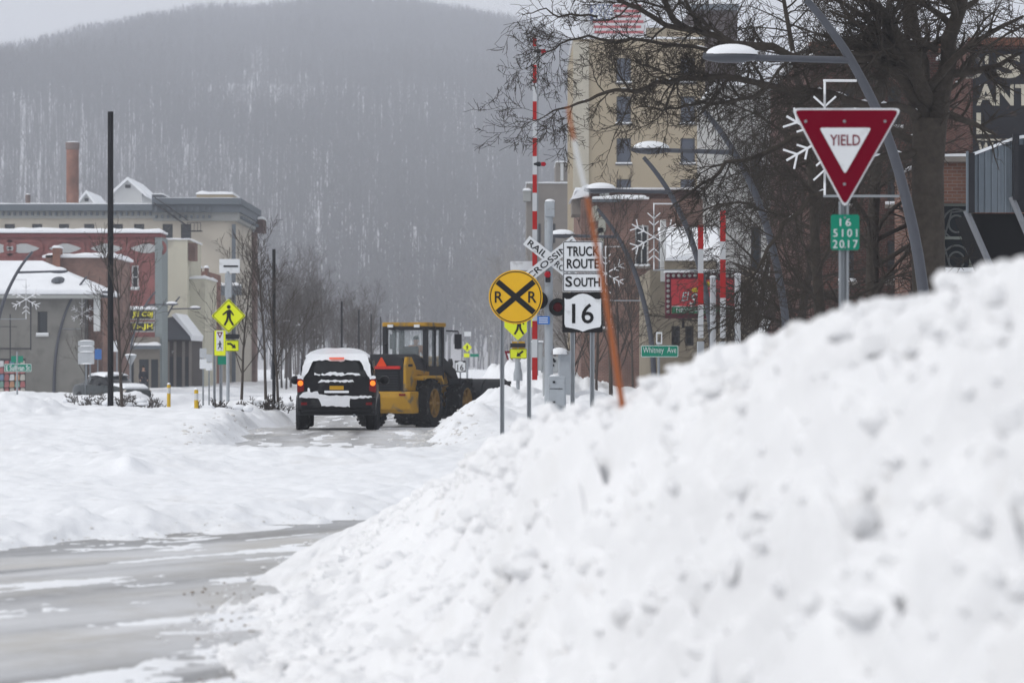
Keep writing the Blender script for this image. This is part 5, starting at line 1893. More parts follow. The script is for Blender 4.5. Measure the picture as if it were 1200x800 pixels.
sl.prism([(B.x(668), B.z(233)), (B.x(690), B.z(229)), (B.x(690), B.z(215)), (B.x(684), B.z(217))], .5, 4.5)
sl.build('snow_cap', SNOW, B.root)
for a, b_, c, d in ((691, 702, 262, 240), (700, 710, 275, 252), (693, 708, 290, 266)):
    MB().prism(round_poly([(B.x(a), B.z(c)), (B.x(b_), B.z(c - 4)), (B.x(b_ - 1), B.z(d)), (B.x(a + 2), B.z(d + 3))], .1), -.09, -.005).build('stucco_patch', mat('pale_stucco_patch', (0.36, 0.36, 0.31), 0.9, var=.2), B.root)
# roof with deep snow and the stone wall under it
B = Bld('snow_roofed_building', 762, 884, 104, 9, 'tan stone building with a steep snow covered roof above the restaurant sign')
TANS = mat('tan_rubble_stone', (0.25, 0.22, 0.17), 0.95, var=.35, scale=2.5, bump=.6, bscale=6)
wn_ = [(B.x(787), B.x(797), B.z(405), B.z(382)), (B.x(803), B.x(813), B.z(405), B.z(382))]
shell(B, B.z(316), wn_, TANS)
fr_windows(B, wn_, FRAMED, GLASS, None)
MB().prism_x([(-.4, B.z(318)), (5, B.z(318)), (5, B.z(262))], B.x(780), B.x(850)).build('roof', SLATE, B.root)
snow_slab(B.x(779), B.x(851), -.55, 4.9, 0, .28, B.root, 24, 8, fz=lambda x, y: B.z(318) + (B.z(262) - B.z(318)) * (y + .4) / 5.4)
MB().box(B.x(774), B.x(780), -.3, .3, B.z(330), B.z(258)).build('white_downpipe', PLANE, B.root)
MB().box(B.x(778), B.x(838), -.8, -.003, B.z(319), B.z(306.5)).build('parapet', TANS, B.root)
snow_slab(B.x(777), B.x(839), -.85, 0, B.z(306.5), .06, B.root, 14, 3)

# restaurant sign
D = 96
B = Bld('restaurant_sign', 780, 868.5, D, .3, 'large red restaurant sign with green band hanging behind the striped barrier arms', 'sign')
B.root.location.z = Z(373, D)
B.zb = Z(373, D)
MAR = mat('maroon_sign_frame', (0.10, 0.015, 0.03), 0.6)
MB().box(0, B.w, 0, .35, 0, B.z(319.5)).build('sign_box', MAR, B.root, bevel=.02)
fp = MB().box(B.x(786.5), B.x(862), -.03, -.003, B.z(367.5), B.z(327)).build('sign_face', mat('red_sign_face', (0.46, 0.045, 0.055), 0.5, var=.1), B.root)
MB().box(B.x(786.8), B.x(861.8), -.045, -.032, B.z(367.2), B.z(359.5)).build('green_band', mat('green_sign_band', (0.03, 0.17, 0.09), 0.5), fp)
MB().box(B.x(786.8), B.x(861.8), -.05, -.032, B.z(359.4), B.z(358.6)).build('white_line', WHITEP, fp)
text('MEXICA', B.x(805), B.z(363.5), B.m(25), B.m(4.6), -.05, WHITEP, fp, .0)
text('N', B.x(825.5), B.z(363.5), B.m(3.6), B.m(4.6), -.05, WHITEP, fp, .0)
text('AN', B.x(855.5), B.z(363.5), B.m(8), B.m(4.6), -.05, WHITEP, fp, .0)
text('El', B.x(803), B.z(347.5), B.m(10.5), B.m(11), -.036, LETTER, fp, .02, rot=.08, shear=.35)
text('El', B.x(803), B.z(347.5), B.m(9.6), B.m(10), -.042, WHITEP, fp, .0, rot=.08, shear=.35)
text('S', B.x(812.5), B.z(350.5), B.m(11), B.m(14), -.036, LETTER, fp, .02, rot=.08, shear=.35)
text('S', B.x(812.5), B.z(350.5), B.m(10), B.m(12.6), -.042, WHITEP, fp, .01, rot=.08, shear=.35)
YD = mat('yellow_sign_motif', (0.55, 0.45, 0.03), 0.5)
MB().prism([(B.x(809.5), B.z(340)), (B.x(812), B.z(342.5)), (B.x(819), B.z(342)), (B.x(825), B.z(341)), (B.x(822), B.z(337.5)), (B.x(813), B.z(337.3))], -.045, -.032).build('yellow_shape', YD, fp)
MB().prism([(B.x(826), B.z(336)), (B.x(829), B.z(337)), (B.x(833), B.z(333)), (B.x(830), B.z(329.5)), (B.x(827), B.z(332))], -.045, -.032).build('yellow_shape', YD, fp)
snow_slab(-.05, B.w + .05, -.05, .4, B.z(319.5), .1, B.root, 20, 3)
bm_ = MB()
for i in range(14):
    bm_.lathe([(0, -.04), (.05, -.03), (.06, 0)], (B.x(783) + i * B.m(6.3), -.002, B.z(323)), 8, 'y')
for j in range(7):
    bm_.lathe([(0, -.04), (.05, -.03), (.06, 0)], (B.x(783), -.002, B.z(329) - j * B.m(6)), 8, 'y')
bm_.build('border_bulbs', CORNL, B.root)
MB().box(B.x(800), B.x(803), .36, .5, B.z(384), B.z(325)).build('bracket', DARK, B.root)
MB().box(B.x(800), B.x(803), .5, 8, B.z(330), B.z(327)).build('bracket', DARK, B.root)

# --- pale house and dark brick blocks behind the trees
B = Bld('clapboard_house', 838, 965, 124, 12, 'pale clapboard house seen through tangled tree branches')
wn_ = [(B.x(934), B.x(945.5), B.z(320), B.z(250)), (B.x(880), B.x(892), B.z(320), B.z(265)), (B.x(880), B.x(892), B.z(230), B.z(180))]
shell(B, B.z(100), wn_, mat('weathered_clapboard', (0.36, 0.36, 0.35), 0.9, var=.2, scale=.8))
fr_windows(B, wn_, FRAMED, GLASS, None)
snow_slab(-.1, B.w + .1, -.1, 11.9, B.z(100), .3, B.root, 20, 4)
MB().prism_x([(-3.2, B.z(372)), (0, B.z(372)), (0, B.z(335))], B.x(925), B.x(952)).build('porch_roof', SLATE, B.root)
snow_slab(B.x(924), B.x(953), -3.3, -.02, 0, .3, B.root, 12, 6, fz=lambda x, y: B.z(372) + (B.z(335) - B.z(372)) * (y + 3.3) / 3.3)
MB().box(B.x(896), B.x(925), -2.6, -.003, 0, B.z(358)).build('porch', mat('maroon_boards', (0.09, 0.02, 0.035), 0.8), B.root)
sl = MB()
sl.prism([(B.x(884), B.z(395)), (B.x(896), B.z(383)), (B.x(925), B.z(357.8)), (B.x(925), B.z(354)), (B.x(908), B.z(360)), (B.x(884), B.z(383))], -2.9, -.4)
sl.build('snow_cap', SNOW, B.root)
B = Bld('dark_brick_block', 812, 864, 232, 14, 'dark sooty brick block rising behind the tan building above the lamp arm')
shell(B, B.z(5), [], mat('sooty_brick', (0.065, 0.05, 0.05), 0.9, var=.3, scale=.8))
snow_slab(-.1, B.w + .1, -.1, 13.9, B.z(5), .3, B.root, 12, 4)
MB().box(-.15, B.w + .15, -.2, -.003, B.z(12), B.z(6)).build('cornice', CORN, B.root)
B = Bld('red_brick_building', 952, 1150, 86, 14, 'dark red brick building behind the tree trunks and yield sign')
wn_ = [(B.x(a), B.x(a + 16), B.z(b_), B.z(b_ - 48)) for a in (985, 1040) for b_ in (330, 240, 150)]
shell(B, B.z(56), wn_, BRICKD)
fr_windows(B, wn_, FRAMED, GLASS, STONE, snow=True)
MB().box(-.1, B.w + .1, -.25, -.003, B.z(62), B.z(50)).build('cornice', mat('terracotta_cornice', (0.14, 0.065, 0.045), 0.85), B.root)
snow_slab(-.1, B.w + .1, -.25, 13.9, B.z(50), .25, B.root, 24, 4)
# --- painted advertisement wall
B = Bld('painted_wall_building', 1138, 1310, 80, 12, 'black painted brick wall with huge faded cream letters at far right')
shell(B, B.z(46), [], BRICKD)
adm = mat('black_wall_paint', (0.03, 0.03, 0.034), 0.9, var=.4, scale=2, dirt=((0.09, 0.06, 0.05), .62, 3))
ad = MB().box(B.x(1140), B.w - .05, -.03, -.003, B.z(190), B.z(58)).build('painted_panel', adm, B.root)
CRM = mat('faded_cream_paint', (0.48, 0.45, 0.37), 0.9, var=.25, scale=4, dirt=((0.07, 0.06, 0.055), .58, 2.5))
text('S', B.x(1182), B.z(78), B.m(29), B.m(28), -.036, CRM, ad, .03)
text("'", B.x(1156), B.z(70), B.m(5), B.m(11), -.036, CRM, ad, .05)
text('D', B.x(1142), B.z(79), B.m(20), B.m(27), -.036, mat('worn_cream_paint', (0.30, 0.28, 0.24), 0.9, var=.4, scale=4, dirt=((0.05, 0.045, 0.045), .47, 3)), ad, .0)
text('ANT', B.x(1176), B.z(111.5), B.m(64), B.m(25), -.036, CRM, ad, .02)
text('L', B.x(1153.5), B.z(145), B.m(19), B.m(25), -.036, CRM, ad, .01)
MB().box(B.x(1144), B.w - .1, -.037, -.032, B.z(165), B.z(163)).build('cream_line', CRM, ad)
text('W', B.x(1155), B.z(176), B.m(18), B.m(17), -.036, CRM, ad, .03)
MB().box(-.1, B.w, -.2, -.004, B.z(54), B.z(45)).build('cornice', mat('terracotta_cornice', (0, 0, 0)), B.root)
snow_slab(-.1, B.w, -.2, 11.9, B.z(45), .25, B.root, 20, 4)
# --- low brick shop with ornate window and metal marquee
B = Bld('low_brick_shop', 1099, 1230, 62, 7, 'low brick shop front with snow on top and one tall ornate dark window', 'shop')
wn_ = [(B.x(1103), B.x(1140.5), B.z(319), B.z(238))]
shell(B, B.z(184), wn_, BRICKC if False else brick_mat('shop_brick', (0.17, 0.085, 0.06), (0.13, 0.06, 0.045), (0.18, 0.15, 0.13)))
w_ = window(B.root, (0, 0, 0), (1, 0, 0), (0, -1, 0), wn_[0], mat('greenish_frame', (0.20, 0.22, 0.20), 0.7), GLASS, FRAMEW, mull=(1, 2), fw=.06, snow=True)
orn = MB()
for zc_, fl_ in ((B.z(262), 1), (B.z(305), -1)):
    for rr in (.30, .17):
        pts = [(B.x(1122) + rr * math.cos(a), .155, zc_ + rr * 1.1 * math.sin(a)) for a in [math.radians(d) for d in range(20, 341, 20)]]
        orn.tube(pts, .022, 6)
    orn.tube([(B.x(1108), .155, zc_ - .3 * fl_), (B.x(1116), .155, zc_ + .25 * fl_), (B.x(1136), .155, zc_ + .3 * fl_)], .02, 6)
orn.build('ironwork', mat('ornate_iron', (0.12, 0.13, 0.13), 0.6), w_)
snow_slab(-.08, B.x(1140), -.1, 6.9, B.z(184), .12, B.root, 10, 4)
MB().box(-.05, B.x(1136), -.12, -.003, B.z(190), B.z(184.2)).build('coping', STONE, B.root)
# marquee
D = 58
B = Bld('metal_marquee', 1130, 1235, D, 2.5, 'blue-grey corrugated metal marquee with black sloped underside, right edge', 'marquee', zb=-.4)
CORR = mat('blue_grey_corrugated', (0.17, 0.20, 0.23), 0.55, .2, var=.15)
for i in range(12):
    a = 1139 + i * 7.6
    tp = 179 - (a - 1139) * .38 if a < 1190 else 160
    b = MB()
    x0, x1 = B.x(a), B.x(a + 7.3)
    b.prism([(x0, B.z(249)), (x1, B.z(249)), (x1, B.z(tp - 2.6)), (x0, B.z(tp))], 0, .05)
    b.box(x0, x0 + .035, -.03, 0, B.z(249), B.z(tp))
    b.build('metal_panel', CORR, B.root)
MB().prism([(B.x(1138), B.z(180)), (B.x(1190), B.z(160)), (B.x(1235), B.z(155)), (B.x(1235), B.z(158)), (B.x(1190), B.z(163.5)), (B.x(1138), B.z(183.5))][::-1], -.08, .3).build('snow_cap', SNOW, B.root)
BLK = mat('black_awning_cloth', (0.008, 0.008, 0.009), 0.85)
MB().prism([(B.x(1140), B.z(250)), (B.x(1166), B.z(318)), (B.x(1235), B.z(322)), (B.x(1235), B.z(250))], .06, 2.4).build('underside', BLK, B.root)
for a, b_, c, d in ((1131, 247, 1164, 322), (1184, 231, 1222, 320)):
    q = MB()
    q.tube([(B.x(a), -.12, B.z(b_)), (B.x(c), -.12, B.z(d))], .065, 4, phase=.5)
    q.build('brace', mat('grey_brace_paint', (0.22, 0.23, 0.25), 0.6), B.root)
for a, t_, bt in ((1137, 180, 250), (1189, 158, 235)):
    MB().box(B.x(a - 3.5), B.x(a + 3.5), -.2, -.04, B.z(bt), B.z(t_)).build('post', DARK, B.root)
MB().box(B.x(1131), B.x(1133.5), -.18, -.1, B.z(250), B.z(178)).build('post', CORR, B.root)
MB().box(B.x(1190), B.x(1235), -.06, -.002, B.z(249), B.z(170)).build('dark_panel', DARK, B.root)
# ------------------------------------------------------------------ vehicles
CARP = mat('black_car_paint', (0.008, 0.008, 0.010), 0.35, var=.3, scale=2, coat=.15, dirt=((0.045, 0.045, 0.046), .58, 2))
CGLASS = mat('tinted_car_glass', (0.012, 0.013, 0.015), 0.08, var=.3, spec=.3)
RUBBER = mat('tyre_rubber', (0.016, 0.016, 0.017), 0.85, var=.3, dirt=((0.12, 0.12, 0.12), .60, 6))
RIMM = mat('dull_alloy', (0.25, 0.26, 0.27), 0.4, .7)
TAIL = mat('lit_tail_lamp', (0.30, 0.03, 0.01), 0.3, emit=((1.0, 0.22, 0.02), 1.5))
TAILR = mat('red_lens', (0.16, 0.008, 0.01), 0.25)
CHMSL = mat('lit_brake_strip', (0.5, 0.08, 0.05), 0.4, emit=((1.0, 0.25, 0.15), .45))


def loft(sections, name, m, parent, smooth=True, close=True):
    b = MB()
    n = len(sections[0])
    for s_ in sections:
        b.v.extend(s_)
    for i in range(len(sections) - 1):
        for k in range(n):
            a, c = i * n + k, i * n + (k + 1) % n
            b.f.append((a, c, c + n, a + n))
    if close:
        b.f.append(tuple(range(n - 1, -1, -1)))
        b.f.append(tuple((len(sections) - 1) * n + k for k in range(n)))
    return b.build(name, m, parent, smooth=smooth, angle=.7)


def body_section(y, wb, zb, wm, zm, r=.12):
    """Rounded-box cross-section: wb half-width at the sill, wm half-width at the belt line."""
    pts = [(-wb + .05, zb), (wb - .05, zb), (wb, zb + .08), (wm + .015, (zb + zm) * .5), (wm, zm - r), (wm - r * .3, zm - r * .3), (wm - r, zm),
           (-wm + r, zm), (-wm + r * .3, zm - r * .3), (-wm, zm - r), (-wm - .015, (zb + zm) * .5), (-wb, zb + .08)]
    return [(x, y, z) for x, z in pts]


def wheel(parent, x, y, r, w, side, tread=False, rimm=RIMM, name='wheel'):
    root = MB()
    prof = [(r * .62, -w / 2), (r * .9, -w / 2), (r * .985, -w * .38), (r, -w * .2), (r, w * .2), (r * .985, w * .38), (r * .9, w / 2), (r * .62, w / 2)]
    root.lathe(prof, (x, y, r), 32, 'x')
    t = root.build('tyre' if False else name, RUBBER, parent, smooth=True)
    rm = MB()
    o = side * w / 2
    rm.lathe([(0, o * .9), (r * .2, o * .95), (r * .25, o * .6), (r * .5, o * .55), (r * .58, o * .9), (r * .64, o * .95), (r * .64, -o * .9), (0, -o * .9)], (x, y, r), 24, 'x')
    for k in range(6):
        a = k * math.pi / 3
        rm.tube([(x + o * .8, y + r * .18 * math.cos(a), r + r * .18 * math.sin(a)), (x + o * .78, y + r * .6 * math.cos(a), r + r * .6 * math.sin(a))], r * .07, 6)
    rm.build('rim', rimm, t, smooth=True)
    if tread:
        lg = MB()
        for k in range(22):
            for s_ in (-1, 1):
                a0 = 2 * math.pi * (k + (.5 if s_ > 0 else 0)) / 22
                vs = []
                for rr in (r * .97, r * 1.045):
                    for (xx, da) in ((s_ * .02 * w, .0), (s_ * w * .5, .17), (s_ * w * .5, .30), (s_ * .02 * w, .12)):
                        kk = rr if abs(xx) < w * .3 else rr - r * .02
                        vs.append((x + xx, y + kk * math.cos(a0 + da), r + kk * math.sin(a0 + da)))
                lg.add(vs, [(3, 2, 1, 0), (4, 5, 6, 7), (0, 1, 5, 4), (1, 2, 6, 5), (2, 3, 7, 6), (3, 0, 4, 7)])
        lg.build('tread_lugs', RUBBER, t)
    return t


# --- black sport utility car seen from behind
D = 65
zg = float(base_z(np.array(D, float)))
suv = empty('sport_utility_car', (X(394.5, D), D, zg - .01), 'black snow-covered sport utility car with lit tail lamps seen from behind', 'car', rz=math.radians(1.9 * 1))
W2 = .90
secs = []
for y, wb, zb, wm, zm in ((0, .84, .42, .83, 1.18), (.06, .87, .36, .88, 1.22), (.6, .90, .34, .915, 1.21), (2.2, .91, .33, .925, 1.14), (3.4, .90, .33, .91, 1.10), (4.2, .87, .36, .86, 1.02), (4.6, .78, .42, .74, .88)):
    secs.append(body_section(y, wb, zb, wm, zm))
loft(secs, 'body', CARP, suv)


def cab_section(y, wb, zb, wt, zt):
    pts = [(-wb, zb), (wb, zb), (wb - .02, zb + (zt - zb) * .2), (wt + .05, zt - .14), (wt - .02, zt - .05), (wt - .14, zt), (-wt + .14, zt), (-wt + .02, zt - .05), (-wt - .05, zt - .14), (-wb + .02, zb + (zt - zb) * .2)]
    return [(x, y, z) for x, z in pts]


loft([cab_section(.05, .84, 1.1, .70, 1.30), cab_section(.16, .86, 1.1, .70, 1.58), cab_section(.32, .87, 1.1, .68, 1.74), cab_section(.8, .88, 1.1, .69, 1.77), cab_section(2.3, .88, 1.08, .69, 1.76), cab_section(3.3, .85, 1.05, .60, 1.14)], 'cabin', CARP, suv)


def rear_panel(pts, off, name, m, parent, t=.02):
    """Panel on the slightly raked tail: y follows the tail's slope."""
    def yy(z):
        return np.interp(z, [.35, 1.1, 1.30, 1.58, 1.74, 1.9], [.0, .0, .04, .155, .30, .45])
    b = MB()
    n = len(pts)
    vs = [(x, yy(z) - off - t, z) for x, z in pts] + [(x, yy(z) - off + .03, z) for x, z in pts]
    b.add(vs, [tuple(range(n)), tuple(range(2 * n - 1, n - 1, -1))] + [(i, i + n, (i + 1) % n + n, (i + 1) % n) for i in range(n)])
    return b.build(name, m, parent)


def ragged(pts, amp, seed, step=.05):
    rr = random.Random(seed)
    out = []
    for i in range(len(pts)):
        a, b_ = Vector(pts[i]), Vector(pts[(i + 1) % len(pts)])
        k = max(1, int((b_ - a).length / step))
        for j in range(k):
            p = a + (b_ - a) * j / k
            out.append((p.x + rr.uniform(-amp, amp), p.y + rr.uniform(-amp, amp)))
    return out


tg = rear_panel(rect(-.70, .70, .50, 1.24, .05), .0, 'tailgate', CARP, suv)
rw = rear_panel(round_poly([(-.56, 1.27), (.56, 1.27), (.47, 1.57), (-.47, 1.57)], .10), .01, 'rear_window', CGLASS, suv)
rear_panel(ragged([(-.50, 1.26), (.10, 1.25), (.53, 1.26), (.50, 1.31), (.18, 1.29), (-.1, 1.345), (-.22, 1.29), (-.52, 1.30)], .02, 3, .05), .035, 'window_snow', SNOW, rw)
rear_panel(ragged([(-.42, 1.10), (.40, 1.10), (.36, 1.155), (.1, 1.15), (-.36, 1.15)], .016, 4, .04), .022, 'tailgate_snow', SNOW, tg)
rear_panel(ragged([(-.68, .80), (-.40, .80), (-.43, .90), (-.56, .86), (-.66, .98)], .02, 14, .04), .022, 'tailgate_snow', SNOW, tg)
rear_panel(rect(-.16, .16, .925, 1.015, .01), .022, 'number_plate', mat('yellow_number_plate', (0.50, 0.28, 0.02), 0.5), tg)
rear_panel(rect(-.28, .28, .852, .905, .015), .024, 'plate_snow', SNOW, tg)
# snow over the roof's rear edge, tapering down both pillars
pil = [(-.80, 1.22), (-.74, 1.20), (-.63, 1.40), (-.53, 1.585), (-.2, 1.60), (-.15, 1.575), (.15, 1.575), (.2, 1.60), (.53, 1.585), (.63, 1.40), (.72, 1.22), (.80, 1.24), (.76, 1.50), (.68, 1.72), (.5, 1.83), (-.5, 1.83), (-.68, 1.72), (-.78, 1.45)]
rear_panel(ragged(pil, .012, 8, .06), .03, 'tail_snow', SNOW, suv, .04)
vs = []
cap = MB()
for j in range(9):
    y = .12 + 2.5 * j / 8
    for i in range(13):
        x = -.72 + 1.44 * i / 12
        e = 1 - abs(i - 6) ** 4 / 6 ** 4
        cap.v.append((x, y + .12 * (j == 0), 1.69 + .055 * e * 1.8 + .07 * e + .03 * R.random()))
for j in range(8):
    for i in range(12):
        a = j * 13 + i
        cap.f.append((a, a + 1, a + 14, a + 13))
m_ = len(cap.v)
cap.v += [(x, y, 1.66) for x, y, z in cap.v]
for j in range(8):
    for i in range(12):
        a = j * 13 + i + m_
        cap.f.append((a + 13, a + 14, a + 1, a))
for i in range(12):
    cap.f += [(i + m_, i + 1 + m_, i + 1, i), (104 + i, 105 + i, 105 + i + m_, 104 + i + m_)]
for j in range(8):
    cap.f += [(j * 13, j * 13 + 13, j * 13 + 13 + m_, j * 13 + m_), (j * 13 + 12 + m_, j * 13 + 25 + m_, j * 13 + 25, j * 13 + 12)]
cap.build('roof_snow', SNOW, suv, smooth=True)
MB().box(-.17, .17, .04, .12, 1.625, 1.665).build('brake_strip', CHMSL, suv)
bp = MB()
bp.prism_z([(-.90, .5), (-.90, -.02), (-.80, -.13), (.80, -.13), (.90, -.02), (.90, .5)], .48, .76)
bp = bp.build('bumper', CARP, suv, smooth=True, bevel=.03)
sn = MB()
sn.prism(ragged([(-.84, .745), (-.42, .74), (-.33, .56), (.31, .54), (.31, .72), (.82, .745), (.80, .79), (.3, .785), (-.3, .80), (-.5, .87), (-.72, .885), (-.85, .80)], .012, 9, .05), -.20, .02)
sn.build('bumper_snow', SNOW, bp)
MB().box(-.9, .9, .05, .6, .34, .5).build('valance', DARK, suv, bevel=.03)
MB().tube([(.4, .0, .34), (.4, .5, .34)], .035, 10).build('exhaust_pipe', STEEL, suv)
for s_ in (-1, 1):
    tl = MB()
    tl.prism(round_poly([(s_ * .90, .86), (s_ * .90, 1.20), (s_ * .745, 1.16), (s_ * .745, .90)] if s_ < 0 else [(s_ * .745, .90), (s_ * .745, 1.16), (s_ * .90, 1.20), (s_ * .90, .86)], .03), -.045, .25)
    tl = tl.build('tail_lamp', TAILR, suv)
    MB().ball((s_ * .825, -.05, 1.075), .062, .02, .062, 12, 8).build('bulb_glow', TAIL, tl, smooth=True)
    rear_panel(ragged([(s_ * .90, 1.18), (s_ * .76, 1.16), (s_ * .74, 1.24), (s_ * .86, 1.26)], .012, 20 + s_, .04), .05, 'lamp_snow', SNOW, tl)
    MB().box(s_ * .74 - .07, s_ * .74 + .07, -.14, -.10, .58, .64).build('reflector', TAILR, suv)
    mr = MB()
    mr.ball((s_ * 1.06, 2.75, 1.13), .12, .08, .105, 12, 8)
    mr.tube([(s_ * .88, 2.78, 1.10), (s_ * 1.0, 2.76, 1.12)], .035, 6)
    mr.build('door_mirror', CARP, suv, smooth=True)
    sw = MB()
    sw.prism_x([(.55, 1.22), (2.2, 1.2), (3.0, 1.16), (2.4, 1.58), (.75, 1.62), (.45, 1.45)], s_ * .80, s_ * .835)
    sw.build('side_window', CGLASS, suv)
    for y in (.82, 3.6):
        wheel(suv, s_ * .79, y, .37, .27, s_)
        MB().lathe([(.40, -.05), (.44, -.02), (.44, .02), (.40, .05)], (s_ * .90, y, .38), 24, 'x').build('arch_trim', DARK, suv)

# --- wheel loader
D = 89
YL = mat('loader_yellow', (0.40, 0.225, 0.025), 0.5, var=.25, scale=2, dirt=((0.17, 0.13, 0.075), .52, 3.0))
YLD = mat('loader_ochre_rim', (0.22, 0.13, 0.035), 0.6, var=.3)
CABGL = mat('pale_cab_glass', (0.20, 0.23, 0.25), 0.12, var=.3, scale=1.5)
zg = float(base_z(np.array(D, float)))
YAW = math.radians(-20)
ld = empty('wheel_loader', (X(467.5, D), D, zg + .02), 'yellow wheel loader with black cab frame and wide black bucket pushing snow', 'loader', rz=YAW)
R_ = .73
for s_ in (-1, 1):
    wheel(ld, s_ * .92, 0, R_, .58, s_, True, YLD)
    wheel(ld, s_ * .92, 2.95, R_, .50, s_, True, YLD)
# rear counterweight and engine hood
cw = MB()
cw.prism_x([(-1.45, 1.10), (-1.50, .92), (-1.40, .55), (-1.15, .42), (-.75, .42), (-.75, 1.10)], -.98, .98)
cw.build('counterweight', YL, ld, bevel=.05)
MB().box(-.75, -.2, -1.52, -1.46, .93, 1.04).build('lamp_recess', DARK, ld)
MB().box(.62, .82, -1.52, -1.48, .97, 1.03).build('rear_reflector', TAILR, ld)
hd = MB()
hd.prism([(-.72, 1.1), (.72, 1.1), (.74, 1.75), (.62, 2.12), (.38, 2.25), (-.38, 2.25), (-.62, 2.12), (-.74, 1.75)], -1.30, .55)
hd.build('engine_hood', DARK, ld, bevel=.04, smooth=True)
for s_ in (-1, 1):
    MB().prism_x([(-1.36, 1.11), (-.55, 1.11), (-.55, 1.85), (-.9, 2.16), (-1.26, 2.16), (-1.36, 1.9)], s_ * .70, s_ * .80).build('hood_side_panel', YL, ld, bevel=.02)
    MB().prism_x([(-.54, 1.11), (.62, 1.11), (.62, 1.70), (-.54, 1.78)], s_ * .69, s_ * .78).build('hood_side_panel', YL, ld, bevel=.02)
    for k in range(4):
        MB().box(s_ * .785 - .012, s_ * .785 + .012, -.42 + k * .1, -.37 + k * .1, 1.3, 1.6).build('side_louvre', DARK, ld)
    MB().box(s_ * .803 - .004, s_ * .803 + .004, -1.2, -.85, 1.86, 1.94).build('hood_decal', LETTER, ld)
    # rear fender and step over the wheel
    MB().prism_x([(-.72, 1.52), (-.5, 1.58), (.75, 1.58), (1.0, 1.35), (.92, 1.30), (.7, 1.50), (-.5, 1.50), (-.7, 1.44)], s_ * .78, s_ * 1.16).build('fender', YL, ld, bevel=.02)
gr = MB().prism([(-.70, 1.12), (.55, 1.12), (.55, 1.76), (-.70, 1.76)], -1.37, -1.29).build('rear_grille', mat('black_grille', (0.012, 0.013, 0.016), 0.6), ld)
for i in range(7):
    MB().box(-.66, .51, -1.385, -1.372, 1.18 + i * .08, 1.205 + i * .08).build('grille_slat', DARK, gr)
MB().box(-.72, .58, -1.40, -1.30, 1.79, 1.88).build('light_bar', mat('red_light_bar', (0.30, 0.02, 0.02), 0.4, emit=((1, .06, .04), .18)), ld)
MB().prism(round_poly([(-.18, 1.87), (.18, 1.87), (0, 2.17)], .03), -1.43, -1.405).build('slow_vehicle_triangle', mat('orange_triangle', (0.65, 0.06, 0.015), 0.5, var=.15), ld)
MB().tube([(-.48, .1, 2.1), (-.48, .1, 2.5), (-.48, .02, 2.58)], .05, 10).build('exhaust_stack', DARK, ld)
# cab
cf = MB()
c0, c1, cz0, cz1 = .55, 1.9, 1.75, 3.12
hw = .68
for x in (-hw, hw):
    for y in (c0, c0 + .72, c1):
        wd = .07 if y != c0 + .72 else .05
        cf.box(x - wd, x + wd, y - wd, y + wd, cz0 - .5, cz1)
    cf.box(x - .06, x + .06, c0, c1, cz0 - .55, cz0 + .12)
cf.box(-hw, hw, c0 - .06, c0 + .06, cz0 - .5, cz0 + .28)
cf.box(-hw, hw, c1 - .06, c1 + .06, cz0 - .5, cz0 + .1)
cf.box(-hw, hw, c0, c1, cz0 - .6, cz0 - .45)
cf.build('cab_frame', DARK, ld)
rf = MB()
rf.prism_z(round_poly([(-hw - .1, c0 - .14), (hw + .1, c0 - .14), (hw + .1, c1 + .25), (-hw - .1, c1 + .25)], .15), cz1, cz1 + .13)
rf = rf.build('cab_roof', YL, ld, bevel=.03)
MB().box(-hw, hw, c0 - .13, c1 + .25, cz1 - .10, cz1 - .004).build('roof_lining', DARK, rf)
for x in (-.45, .45):
    MB().box(x - .09, x + .09, c0 - .19, c0 - .142, cz1 - .03, cz1 + .06).build('roof_work_lamp', WHITEP, rf)
gl = bpy.data.materials.new('clear_cab_glass')
gl.use_nodes = True
gb = gl.node_tree.nodes['Principled BSDF']
gn = gl.node_tree.nodes.new('ShaderNodeTexNoise')
gm_ = gl.node_tree.nodes.new('ShaderNodeMapRange')
gm_.inputs['To Min'].default_value = .04
gm_.inputs['To Max'].default_value = .16
gl.node_tree.links.new(gn.outputs['Fac'], gm_.inputs['Value'])
gl.node_tree.links.new(gm_.outputs[0], gb.inputs['Roughness'])
gb.inputs['Base Color'].default_value = (.75, .85, .88, 1)
gb.inputs['Alpha'].default_value = .10
for (x0, x1, y0, y1) in ((-hw + .07, hw - .07, c0 - .01, c0 + .01), (-hw + .07, hw - .07, c1 - .01, c1 + .01)):
    MB().box(x0, x1, y0, y1, cz0 + .28, cz1 - .11).build('cab_window', gl, ld)
for s_ in (-1, 1):
    for y0, y1 in ((c0 + .07, c0 + .66), (c0 + .78, c1 - .07)):
        MB().box(s_ * hw - .01, s_ * hw + .01, y0, y1, cz0 + .13, cz1 - .11).build('cab_window', gl, ld)
    mi = MB()
    mi.box(s_ * 1.12 - .12, s_ * 1.12 + .12, 2.2, 2.27, 2.42, 2.9)
    mi = mi.build('cab_mirror', DARK, ld, bevel=.04)
    MB().tube([(s_ * .78, 2.05, 3.0), (s_ * 1.12, 2.25, 2.98), (s_ * 1.12, 2.25, 2.85)], .025, 6).build('mirror_arm', DARK, mi)
st_ = MB()
st_.box(-.26, .26, 1.0, 1.5, 1.75, 1.85)
st_.box(-.26, .26, .92, 1.04, 1.85, 2.5)
st_.build('driver_seat', mat('black_seat_cloth', (0.03, 0.03, 0.032), 0.9), ld, bevel=.04)
